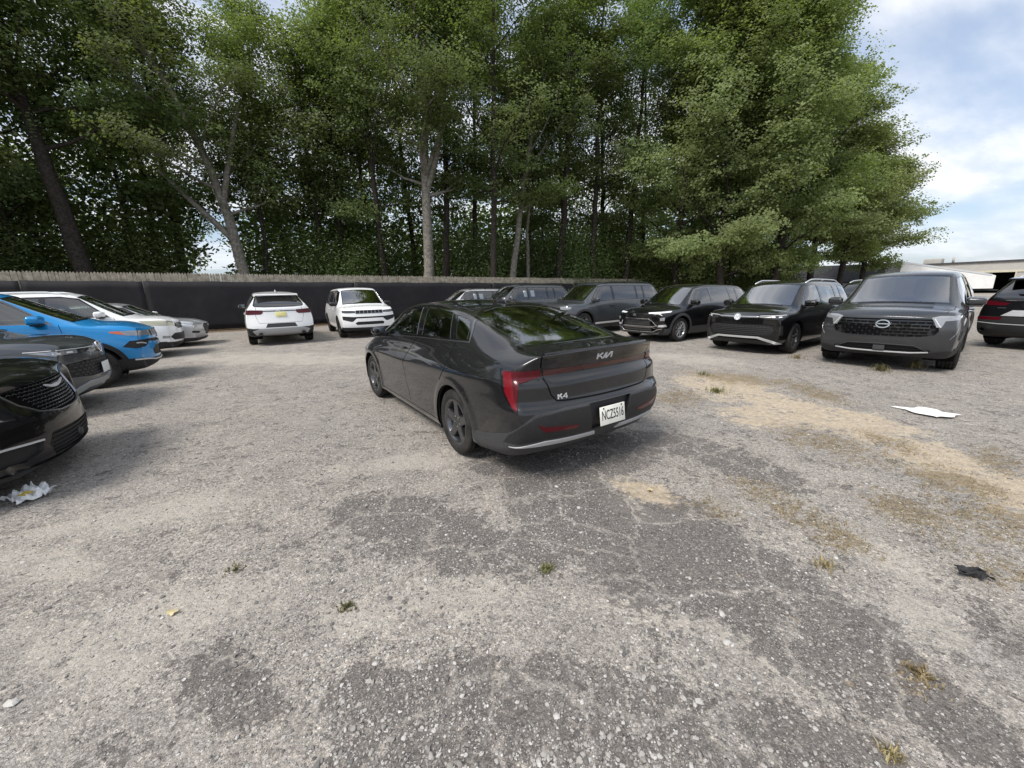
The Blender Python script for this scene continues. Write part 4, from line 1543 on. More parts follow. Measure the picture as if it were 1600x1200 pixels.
def tiguan_front(b, sp, root):
    b.cut('face', [(-.1, .70), (.50, .70), (.70, .68), (.74, .55), (.66, .44), (.60, .40), (-.1, .40)], FRONT, .05, zr=(.3, .8))
    b.cut('lamp', [(.46, .875), (.60, .882), (.90, .90), (.90, .845), (.72, .80), (.52, .815), (.44, .84)], nrm((1, .35, 0)), .05)
    b.cut('bar', [(-.1, .868), (.44, .872), (.42, .842), (-.1, .835)], FRONT, .05)
    b.cut('silver', [(-.1, .415), (.46, .412), (.80, .29), (.84, .25), (.74, .25), (.43, .372), (-.1, .375)], nrm((1, .2, 0)), -.3, xr=(1.6, 3))
    b.cut('lip', [(-.1, .285), (.66, .285), (.72, .24), (.72, .1), (-.1, .1)], FRONT, -.6, xr=(1.6, 3))
    b.cut('corner', [(.79, .66), (.86, .68), (.88, .46), (.80, .44)], nrm((1, .5, 0)), .0)
    return [('lower_grille', ['face'], M_BLACKPL, .03, .1, 'both', (-1, 0, 0)), ('headlamp', ['lamp'], M_LENSDK, .003, .1, 'lr'), ('grille_strip', ['bar'], M_LENS, .004, .1, 'both'),
            ('bumper_moulding', ['silver'], M_SATIN, .012, .1, 'both'), ('front_lip', ['lip'], M_BLACKPL, .004, .1, 'both'), ('air_curtain', ['corner'], M_BLACKPL, .02, .1, 'lr', (-1, 0, 0))]


def tiguan_post(b, sp, root):
    bars(b, root, 'grille_bar', M_GREYPL, [.655, .62, .575, .535, .49, .45], lambda z: .62, FRONT, .010, .006, -.02)
    m = MB()
    for k in range(-9, 10):
        b.strip(m, [(k * .068, .60), (k * .068 + .02, .66)], FRONT, .02, .006, -.02)
    fix_normals(m.build('grille_stud', M_GREYPL, root))
    ring_badge(b, root, (sp['xn'], 0, .85), FRONT, .075, .075, .010, M_CHROME, [[(-.045, .045), (-.012, -.005), (.0, -.005), (.0, -.005)], [(.045, .045), (.012, -.005)], [(-.062, .02), (-.03, -.06), (0, .0), (.03, -.06), (.062, .02)]], M_LED, h=.016)
    for sg in (1, -1):
        m = MB()
        b.strip(m, [(.46 * sg, .872), (.68 * sg, .882), (.88 * sg, .893)], nrm((1, .35 * sg, 0)), .014, .006)
        for y in (.70, .80): b.strip(m, [((y - .025) * sg, .85), ((y + .025) * sg, .855)], nrm((1, .35 * sg, 0)), .035, .005)
        fix_normals(m.build('lamp_insert', M_LED, root))
    m = MB()
    b.strip(m, [(.52, .33), (.3, .345), (-.3, .345), (-.52, .33)], FRONT, .04, .004, .0)
    fix_normals(m.build('lower_intake', M_SEAM, root))


def buick_front(b, sp, root):
    b.cut('upper', [(-.1, .665), (.46, .665), (.56, .60), (.64, .51), (.60, .475), (-.1, .475)], FRONT, .05)
    b.cut('lower', [(-.1, .425), (.56, .425), (.64, .37), (.56, .315), (-.1, .315)], FRONT, -.2)
    b.cut('lamp', [(.42, .845), (.70, .865), (.90, .885), (.90, .850), (.72, .825), (.46, .815)], nrm((1, .35, 0)), .05)
    b.cut('lamp2', [(.74, .70), (.84, .715), (.84, .63), (.75, .62)], nrm((1, .45, 0)), .05)
    b.cut('fog', [(.72, .50), (.86, .52), (.88, .46), (.70, .435)], nrm((1, .45, 0)), .0)
    b.cut('lip', [(-.1, .27), (.60, .27), (.72, .30), (.72, .1), (-.1, .1)], FRONT, -.6, xr=(1.6, 3))
    return [('grille', ['upper'], M_SEAM, .04, .1, 'both', (-1, 0, 0)), ('lower_grille', ['lower'], M_SEAM, .04, .1, 'both', (-1, 0, 0)), ('headlamp', ['lamp'], M_LED, .004, .1, 'lr'),
            ('lower_lamp', ['lamp2'], M_LENS, .004, .1, 'lr'), ('fog_trim', ['fog'], M_SATIN, .004, .1, 'lr'), ('front_lip', ['lip'], M_GREYPL, .006, .1, 'both')]


def buick_post(b, sp, root):
    bars(b, root, 'grille_bar', M_DGLOSS, [.635, .60, .565, .53, .50], lambda z: .50, FRONT, .010, .008, -.02)
    bars(b, root, 'lower_grille_bar', M_DGLOSS, [.395, .365, .34], lambda z: .52, FRONT, .010, .008, -.02)
    m = MB()
    for sg in (1, -1):
        b.strip(m, [(0, .675), (.46 * sg, .672), (.57 * sg, .605), (.65 * sg, .50), (.72 * sg, .452), (.82 * sg, .45)], nrm((1, .2 * sg, 0)), .026, .012)
        b.strip(m, [(0, .462), (.60 * sg, .462), (.66 * sg, .485)], FRONT, .020, .010)
        b.strip(m, [(0, .305), (.56 * sg, .305), (.67 * sg, .37), (.80 * sg, .40)], nrm((1, .2 * sg, 0)), .020, .012)
        b.strip(m, [(.0, .432), (.56 * sg, .432), (.62 * sg, .41)], FRONT, .014, .010)
    fix_normals(m.build('grille_frame', M_CHROME, root))
    e = MB()
    fr = b.frame((sp['xn'], 0, .775), FRONT)
    strokes(e, [[(x - .02, .035 - abs(x) * .3), (x + .012, -.03)] for x in (-.04, 0, .04)], fr, .028, .012, 1)
    fix_normals(e.build('front_badge', M_CHROME, root))


def explorer_front(b, sp, root):
    b.cut('grille', [(-.1, .93), (.56, .93), (.60, .80), (.50, .62), (-.1, .62)], FRONT, .05)
    b.cut('lamp', [(.58, .955), (.74, .975), (.93, .955), (.93, .885), (.76, .87), (.62, .86)], nrm((1, .45, 0)), .05)
    b.cut('intake', [(-.1, .50), (.55, .50), (.68, .36), (-.1, .34)], FRONT, -.3)
    b.cut('side_strip', [(1.0, .40), (-1.0, .43), (-1.0, .37), (1.0, .33)], SIDE, .05)
    return [('grille', ['grille'], M_BLACKPL, .04, .1, 'both', (-1, 0, 0)), ('headlamp', ['lamp'], M_LENS, .004, .1, 'lr'), ('bumper_intake', ['intake'], M_BLACKPL, .04, .1, 'both', (-1, 0, 0)), ('sill_moulding', ['side_strip'], M_SATIN, .008, .1, 'lr')]


def explorer_post(b, sp, root):
    bars(b, root, 'grille_bar', M_DGLOSS, [.88, .82, .76, .70], lambda z: .54, FRONT, .02, .01, -.02)


# ---- white car facing the camera in front of the screen: seven-slot grille
def slots7_front(zt=.975, zb=.865, yo=.46):
    def f(b, sp, root):
        b.cut('grille', [(-.1, zt), (yo, zt - .004), (yo + .01, (zt + zb) / 2), (yo - .02, zb), (-.1, zb)], FRONT, .05)
        b.cut('lamp', [(yo + .02, zt - .01), (.80, zt + .005), (.90, zt), (.88, zb + .035), (.74, zb + .02), (yo + .02, zb + .025)], nrm((1, .35, 0)), .05)
        b.cut('mid', [(-.1, .755), (.55, .755), (.90, .785), (.88, .66), (.62, .585), (.56, .60), (.46, .70), (-.1, .70)], nrm((1, .25, 0)), .02)
        b.cut('low', [(-.1, .585), (.42, .585), (.50, .545), (.46, .475), (-.1, .475)], FRONT, -.2)
        b.cut('apron', [(-.1, .375), (.7, .39), (.95, .40), (.95, .1), (-.1, .1)], nrm((1, .3, 0)), -.6, xr=(1.8, 3))
        return [('grille', ['grille'], M_BLACKPL, .03, .1, 'both', (-1, 0, 0)), ('headlamp', ['lamp'], M_LENSDK, .004, .1, 'lr'), ('bumper_intake', ['mid'], M_BLACKPL, .03, .1, 'both', (-1, 0, 0)),
                ('lower_intake', ['low'], M_BLACKPL, .03, .1, 'both', (-1, 0, 0)), ('front_apron', ['apron'], M_BLACKPL, .004, .1, 'both')]
    return f


def slots7_post(zt=.975, zb=.865, yo=.46):
    def f(b, sp, root):
        m = MB()
        for k in range(8):
            y = -yo + 2 * yo * k / 7
            b.strip(m, [(y, zb), (y, zt)], FRONT, .030, .012, -.01)
        b.strip(m, [(yo, zt), (0, zt), (-yo, zt)], FRONT, .012, .008)
        b.strip(m, [(yo, zb), (0, zb), (-yo, zb)], FRONT, .012, .008)
        fix_normals(m.build('grille_frame', M_DGLOSS, root))
    return f


# ---- white car seen from behind, in front of the screen
def blazer_rear(b, sp, root):
    H, xt = sp['H'], sp['xt']
    b.cut('rear_trim', [(-.1, H - .095), (.50, H - .11), (.585, H - .145), (.70, 1.265), (.66, 1.215), (.4, 1.195), (-.1, 1.19)], REAR, .05, zr=(1.1, H))
    b.cut('rear_glass', [(-.1, H - .135), (.49, H - .15), (.555, H - .175), (.655, 1.27), (.62, 1.24), (.4, 1.222), (-.1, 1.217)], REAR, .05, only=('rear_trim',))
    b.cut('lamp', [(.46, 1.105), (.80, 1.125), (.92, 1.12), (.92, 1.0), (.84, .985), (.52, .985), (.46, 1.03)], nrm((-1, .35, 0)), .02)
    b.cut('lower', [(-.1, .555), (.78, .555), (.98, .60), (.98, .1), (-.1, .1)], nrm((-1, .35, 0)), -.6, xr=(-4, -1.9))
    b.cut('skid', [(-.1, .56), (.60, .555), (.80, .48), (.72, .36), (-.1, .30)], REAR, -.6, only=('lower',))
    b.cut('recess', [(-.1, .70), (.38, .70), (.44, .575), (-.1, .575)], REAR, .0)
    b.seam([(.62, 1.2), (.66, .95), (.60, .72), (-.1, .71)], REAR, .009, lim=0)
    b.seam([(-.1, 1.08), (.46, 1.075)], REAR, .03, lim=0)
    return [('rear_trim', ['rear_trim'], M_GLOSSBLK, -.001, 0, 'both'), ('rear_window', ['rear_glass'], G_DARK, -.003, .1, 'both'), ('tail_lamp', ['lamp'], M_DRED, .006, .1, 'lr'),
            ('rear_bumper', ['lower'], M_BLACKPL, .006, .1, 'both'), ('skid_plate', ['skid'], M_GREYSK, .012, .1, 'both'), ('bumper_recess', ['recess'], M_GREYPL, .012, .1, 'both', (1, 0, 0))]


M_GREYSK = principled('grey_skid', (0.36, 0.365, 0.37), 0.42, 0.3)


def blazer_post(b, sp, root):
    plate(b, root, (sp['xt'], -.02, .975), REAR, '', M_PLATEY, .30, .15, tilt=.15)
    m = MB()
    b.strip(m, [(.42, 1.085), (.0, 1.09), (-.42, 1.085)], REAR, .026, .008)
    fix_normals(m.build('tailgate_strip', M_DGLOSS, root))
    e = MB()
    fr = b.frame((sp['xt'], 0, 1.095), REAR)
    strokes(e, [[(-.10, .0), (.10, 0)], [(0, -.03), (0, .03)]], fr, .03, .008, 1)
    fix_normals(e.build('badge', M_SATIN, root))
    for sg in (1, -1):
        x = MB()
        x.lathe([(.052, -.12), (.052, .02), (.042, .02), (.040, -.1)], 20, 'x', (sp['xt'] + .08, .60 * sg, .37))
        x.build('exhaust_tip', M_GLOSSBLK, root)
    sp_ = MB()
    xg = sp['xg']
    sp_.rbox((xg - .09, 0, sp['H'] - .118), (.30, sp['rw'] * 1.9, .045), .02, 2, rot_m(0, -.10, 0))
    sp_.build('roof_spoiler', P_WHITE, root)
    fin = MB()
    fin.rbox((xg + .3, 0, sp['H'] - .0), (.12, .03, .06), .014, 2)
    fin.build('roof_antenna', P_WHITE, root)


# ---- black car seen from behind at the right edge
def mazda_rear(b, sp, root):
    H = sp['H']
    b.cut('rear_trim', [(-.1, H - .10), (.52, H - .115), (.58, H - .145), (.72, 1.195), (.70, 1.135), (-.1, 1.12)], REAR, .05, zr=(1.05, H))
    b.cut('rear_glass', [(-.1, H - .15), (.50, H - .165), (.545, H - .18), (.675, 1.19), (.65, 1.16), (-.1, 1.15)], REAR, .05, only=('rear_trim',))
    b.cut('lamp', [(.40, 1.04), (.70, 1.085), (.92, 1.10), (.94, 1.03), (.72, .985), (.48, .985)], nrm((-1, .35, 0)), .02)
    b.cut('panel', [(-.1, .885), (.34, .885), (.50, .755), (-.1, .755)], REAR, .0)
    b.cut('lower', [(-.1, .735), (.80, .735), (.98, .72), (.98, .1), (-.1, .1)], nrm((-1, .35, 0)), -.6, xr=(-4, -1.9))
    b.cut('reflector', [(.46, .725), (.80, .725), (.90, .72), (.86, .665), (.50, .66)], nrm((-1, .3, 0)), 0)
    b.seam([(.70, 1.14), (.72, .95), (.62, .75)], REAR, .009, lim=0)
    return [('rear_trim', ['rear_trim'], M_GLOSSBLK, -.001, 0, 'both'), ('rear_window', ['rear_glass'], G_DARK, -.003, .1, 'both'), ('tail_lamp', ['lamp'], M_DRED, .006, .1, 'lr'),
            ('plate_panel', ['panel'], M_SATIN, .004, .1, 'both'), ('rear_bumper', ['lower'], M_BLACKPL, .006, .1, 'both'), ('reflector', ['reflector'], M_DRED, .010, .1, 'lr')]


def mazda_post(b, sp, root):
    plate(b, root, (sp['xt'], 0, .82), REAR, '', M_PLATE, .305, .12, tilt=.1)
    m = MB()
    b.strip(m, [(.86, .60), (.5, .575), (0, .57), (-.5, .575), (-.86, .60)], nrm((-1, 0, 0)), .022, .012)
    fix_normals(m.build('bumper_moulding', M_SATIN, root))
    ring_badge(b, root, (sp['xt'], 0, 1.06), REAR, .085, .062, .02, M_CHROME, [[(-.06, .02), (-.03, -.015), (0, -.02), (.03, -.015), (.06, .02)]], name='badge')
    wp = MB()
    pts = [b.hit((sp['xt'], y, z), REAR)[0] + np.array([-.03, 0, 0]) for y, z in ((0, 1.17), (.15, 1.22), (.33, 1.235))]
    wp.tube(pts, .014, 6)
    wp.build('rear_wiper', M_BLACKPL, root)
    for sg in (1, -1):
        x = MB()
        x.lathe([(.045, -.14), (.045, .02), (.036, .02), (.034, -.1)], 20, 'x', (sp['xt'] + .06, .70 * sg, .44))
        x.build('exhaust_tip', M_CHROME, root)
    e = MB()
    fr = b.frame((sp['xt'], .52, .93), REAR)
    strokes(e, [[(-.07, 0), (.07, 0)]], fr, .014, .003, 1)
    fix_normals(e.build('tailgate_script', M_DGLOSS, root))
    sp_ = MB()
    sp_.rbox((sp['xg'] - .09, 0, sp['H'] - .115), (.30, sp['rw'] * 1.9, .05), .02, 2, rot_m(0, -.10, 0))
    sp_.build('roof_spoiler', P_BLACK, root)


# ---- left row
def van_front(b, sp, root):
    b.cut('grille', [(-.1, .885), (.36, .875), (.60, .835), (.53, .73), (.41, .645), (.2, .605), (-.1, .60)], FRONT, .05, zr=(.4, .9))
    b.cut('lamp', [(.62, .90), (.86, .95), (.93, .96), (.92, .85), (.80, .79), (.67, .81)], nrm((1, .45, 0)), .02)
    b.cut('lower', [(-.1, .45), (.40, .45), (.46, .36), (.40, .25), (-.1, .24)], FRONT, -.4)
    b.cut('fog', [(.50, .41), (.90, .44), (.93, .33), (.62, .28), (.52, .33)], nrm((1, .45, 0)), -.2)
    b.cut('lip', [(-.1, .215), (.5, .215), (.95, .26), (.95, .05), (-.1, .05)], nrm((1, .3, 0)), -.8, xr=(1.7, 3))
    return [('grille', ['grille'], M_SEAM, .035, .1, 'both', (-1, 0, 0)), ('headlamp', ['lamp'], M_LENSDK, .003, .1, 'lr'), ('lower_intake', ['lower'], M_BLACKPL, .02, .1, 'both', (-1, 0, 0)),
            ('fog_intake', ['fog'], M_BLACKPL, .03, .1, 'lr', (-1, 0, 0)), ('front_lip', ['lip'], M_BLACKPL, .03, .1, 'both', (1, 0, 0))]


def van_post(b, sp, root):
    m = MB()
    for i in range(10):
        z = .620 + i * .028
        for k in range(-12, 13):
            y = (k + (.5 if i % 2 else 0)) * .046
            lim = .32 + (z - .605) * 1.0
            if abs(y) > lim: continue
            b.strip(m, [(y - .017, z), (y, z + .011), (y + .017, z)], FRONT, .0055, .004, -.018, n=3)
    fix_normals(m.build('grille_mesh', M_DGLOSS, root))
    m = MB()
    b.strip(m, [(.60, .835), (.53, .73), (.41, .642), (.2, .60), (0, .595), (-.2, .60), (-.41, .642), (-.53, .73), (-.60, .835)], FRONT, .016, .010)
    fix_normals(m.build('grille_frame', M_DGLOSS, root))
    e = MB()
    fr = b.frame((sp['xn'], 0, .805), FRONT)
    strokes(e, [[(-.19, .028), (-.10, .006), (0, -.004), (.10, .006), (.19, .028)], [(-.17, .018), (-.09, -.006), (0, -.014), (.09, -.006), (.17, .018)]], fr, .012, .008, 1, 0, -.012)
    strokes(e, [[(-.04, -.004), (.04, -.004)]], fr, .03, .010, 1, 0, -.010)
    fix_normals(e.build('front_badge', M_SATIN, root))
    for sg in (1, -1):
        m = MB()
        b.strip(m, [(.50 * sg, .415), (.72 * sg, .43), (.90 * sg, .45)], nrm((1, .4 * sg, 0)), .02, .01)
        fix_normals(m.build('fog_trim', M_SATIN, root))
    bars(b, root, 'intake_bar', M_BLACKPL, [.42, .385, .35, .315, .28], lambda z: .40, FRONT, .008, .008, -.012)
    m = MB()
    o, n = b.hit((sp['xn'], .0, .33), FRONT)
    m.lathe([(0, .012), (.03, .010), (.04, 0), (.04, -.03)], 20, 'x', (o[0], 0, .33))
    m.build('parking_radar', M_GREYPL, root)


def greyvw_front(b, sp, root):
    b.cut('lamp', [(.30, .905), (.55, .915), (.90, .93), (.95, .90), (.80, .835), (.50, .825), (.30, .845)], nrm((1, .35, 0)), .03)
    b.cut('lamp_in', [(.52, .895), (.88, .905), (.80, .845), (.52, .845)], nrm((1, .35, 0)), .03, only=('lamp',))
    b.cut('face', [(-.1, .735), (.46, .735), (.74, .71), (.82, .62), (.80, .545), (.40, .50), (-.1, .50)], nrm((1, .2, 0)), -.2)
    b.cut('silver', [(-.1, .44), (.44, .44), (.60, .385), (.72, .30), (.66, .27), (.46, .355), (-.1, .37)], nrm((1, .2, 0)), -.4, xr=(1.6, 3))
    b.cut('lip', [(-.1, .30), (.46, .30), (.64, .26), (.9, .26), (.9, .1), (-.1, .1)], nrm((1, .2, 0)), -.7, xr=(1.6, 3))
    return [('headlamp', ['lamp', 'lamp_in'], [M_LENSDK, M_LENS], .003, .1, 'lr'), ('lower_grille', ['face'], M_BLACKPL, .02, .1, 'both', (-1, 0, 0)), ('bumper_moulding', ['silver'], M_GREYSK, .02, .1, 'both'), ('front_lip', ['lip'], M_BLACKPL, .004, .1, 'both')]


def greyvw_post(b, sp, root):
    ring_badge(b, root, (sp['xn'], 0, .875), FRONT, .075, .075, .011, M_CHROME, [[(-.045, .045), (-.012, -.005)], [(.045, .045), (.012, -.005)], [(-.062, .02), (-.03, -.06), (0, .0), (.03, -.06), (.062, .02)]], M_GLOSSBLK, h=.014)
    for sg in (1, -1):
        m = MB()
        b.strip(m, [(.12 * sg, .895), (.50 * sg, .905), (.88 * sg, .918)], nrm((1, .25 * sg, 0)), .012, .006)
        for y in (.62, .76): b.strip(m, [((y - .035) * sg, .868), ((y + .035) * sg, .872)], nrm((1, .35 * sg, 0)), .028, .005)
        fix_normals(m.build('lamp_insert', M_LED, root))
    m = MB()
    for i, z in enumerate((.70, .655, .61, .565, .525)):
        for k in range(-8, 9):
            y = (k + (.5 if i % 2 else 0)) * .08
            if abs(y) < .66: b.strip(m, [(y - .028, z), (y + .028, z)], FRONT, .02, .008, -.016, n=3)
    fix_normals(m.build('grille_stud', M_GREYPL, root))
    plate(b, root, (sp['xn'], 0, .575), FRONT, '', M_PAPER, .305, .155, proud=.02, tilt=0)


def compass_front(b, sp, root):
    b.cut('grille', [(-.1, .965), (.44, .96), (.45, .90), (.42, .855), (-.1, .85)], FRONT, .05)
    X = sp['xn']
    b.cut('lamp', [(X - .06, .46, .955), (X - .20, .74, .975), (X - .50, .90, .985), (X - .48, .91, .955), (X - .30, .86, .895), (X - .16, .70, .872), (X - .06, .46, .872)], nrm((1, .5, 0)), .03)
    b.cut('lamp_red', [(X - .38, .88, 1.0), (X - .55, .90, 1.0), (X - .50, .91, .90), (X - .33, .87, .90)], nrm((1, .5, 0)), .03, only=('lamp',))
    b.cut('mid', [(-.1, .80), (.60, .80), (.62, .765), (.40, .74), (-.1, .735)], FRONT, .0)
    b.cut('fog', [(.56, .80), (.86, .80), (.90, .70), (.84, .655), (.66, .665), (.58, .72)], nrm((1, .4, 0)), .0)
    b.cut('low', [(-.1, .66), (.36, .66), (.50, .58), (.46, .49), (-.1, .47)], FRONT, -.2)
    b.cut('lip', [(-.1, .43), (.60, .43), (.78, .47), (.99, .49), (.99, .1), (-.1, .1)], nrm((1, .35, 0)), -.8, xr=(1.5, 3))
    return [('grille', ['grille'], M_BLACKPL, .03, .1, 'both', (-1, 0, 0)), ('headlamp', ['lamp', 'lamp_red'], [M_LENS, M_AMBER], .004, .1, 'lr'), ('bumper_intake', ['mid'], M_BLACKPL, .03, .1, 'both', (-1, 0, 0)),
            ('fog_surround', ['fog'], M_BLACKPL, .015, .1, 'lr', (-1, 0, 0)), ('lower_intake', ['low'], M_BLACKPL, .03, .1, 'both', (-1, 0, 0)), ('front_lip', ['lip'], M_BLACKPL, .008, .1, 'both')]


def compass_post(b, sp, root):
    slots7_post(.965, .85, .44)(b, sp, root)
    for sg in (1, -1):
        m = MB()
        b.strip(m, [(.62 * sg, .72), (.70 * sg, .745), (.82 * sg, .755)], nrm((1, .4 * sg, 0)), .026, .010, -.008)
        fix_normals(m.build('fog_trim', M_SATIN, root))
    m = MB()
    for sg in (1, -1):
        b.strip(m, [(0, .395), (.45 * sg, .40), (.62 * sg, .43), (.85 * sg, .455)], nrm((1, .3 * sg, 0)), .03, .012, .01)
    fix_normals(m.build('bumper_moulding', M_SATIN, root))


def whitesuv_front(b, sp, root):
    b.cut('grille', [(-.1, .90), (.50, .885), (.52, .80), (.40, .74), (-.1, .735)], FRONT, .05)
    b.cut('lamp', [(.54, .93), (.80, .975), (.92, .985), (.92, .87), (.80, .835), (.56, .82)], nrm((1, .4, 0)), .03)
    b.cut('low', [(-.1, .62), (.58, .62), (.72, .53), (.60, .44), (-.1, .42)], FRONT, -.3)
    b.cut('fog', [(.74, .56), (.86, .58), (.86, .51), (.75, .50)], nrm((1, .4, 0)), -.1)
    b.cut('lip', [(-.1, .385), (.62, .385), (.9, .42), (.95, .1), (-.1, .1)], nrm((1, .3, 0)), -.8, xr=(1.5, 3))
    return [('grille', ['grille'], M_BLACKPL, .03, .1, 'both', (-1, 0, 0)), ('headlamp', ['lamp'], M_LENSY, .004, .1, 'lr'), ('lower_intake', ['low'], M_BLACKPL, .008, .1, 'both', (1, 0, 0)), ('fog_lamp', ['fog'], M_LENS, .004, .1, 'lr'), ('front_lip', ['lip'], M_BLACKPL, .004, .1, 'both')]


M_LENSY = principled('yellowed_lens', (0.42, 0.41, 0.30), 0.15, 0.2, 0.8)


def whitesuv_post(b, sp, root):
    bars(b, root, 'grille_bar', M_DGLOSS, [.86, .82, .78], lambda z: .46, FRONT, .014, .008, -.014)


def silver_front(b, sp, root):
    b.cut('grille', [(-.1, .71), (.40, .70), (.44, .62), (.34, .46), (.20, .34), (-.1, .34)], FRONT, .0)
    b.cut('lamp', [(.46, .715), (.70, .745), (.88, .765), (.86, .715), (.66, .665), (.48, .665)], nrm((1, .4, 0)), .03)
    b.cut('fog', [(.55, .46), (.82, .50), (.82, .43), (.60, .40)], nrm((1, .4, 0)), -.2)
    b.cut('lip', [(-.1, .25), (.5, .25), (.9, .28), (.9, .05), (-.1, .05)], nrm((1, .3, 0)), -.8, xr=(1.5, 3))
    return [('grille', ['grille'], M_BLACKPL, .03, .1, 'both', (-1, 0, 0)), ('headlamp', ['lamp'], M_LENS, .004, .1, 'lr'), ('fog_intake', ['fog'], M_BLACKPL, .02, .1, 'lr', (-1, 0, 0)), ('front_lip', ['lip'], M_BLACKPL, .03, .1, 'both', (1, 0, 0))]


def silver_post(b, sp, root):
    bars(b, root, 'grille_bar', M_DGLOSS, [.66, .61, .56, .50, .44, .39], lambda z: .40 - max(0, .60 - z) * .8, FRONT, .012, .008, -.016)
    ring_badge(b, root, (sp['xn'], 0, .62), FRONT, .05, .05, .012, M_CHROME, [[(-.06, 0), (.06, 0)]])


def plain_front(b, sp, root):
    b.cut('grille', [(-.1, .90), (.46, .89), (.50, .74), (.40, .66), (-.1, .65)], FRONT, .05)
    b.cut('lamp', [(.52, .92), (.80, .95), (.92, .95), (.92, .86), (.70, .84), (.54, .84)], nrm((1, .4, 0)), .03)
    return [('grille', ['grille'], M_BLACKPL, .03, .1, 'both', (-1, 0, 0)), ('headlamp', ['lamp'], M_LENS, .004, .1, 'lr')]


def window_papers(root, b, spots, rot=0):
    m = MB()
    for x, z, sg in spots:
        o, n = b.hit((x, .9, z), SIDE)
        o = o - n * .011
        r = nrm(np.cross((0, 0, 1), n))
        u = np.cross(n, r)
        m.box(o * (1, sg, 1), (.21, .003, .27), rot_m(math.asin(n[2]) * sg, 0, 0))
    return m.build('window_paper', M_PAPER, root)
# ------------------------------------------------------------------ the parked cars
def uv(u, v):
    """lot grid: u along the fence, v towards it"""
    a = R(30)
    return (u * math.cos(a) - v * math.sin(a), u * math.sin(a) + v * math.cos(a))


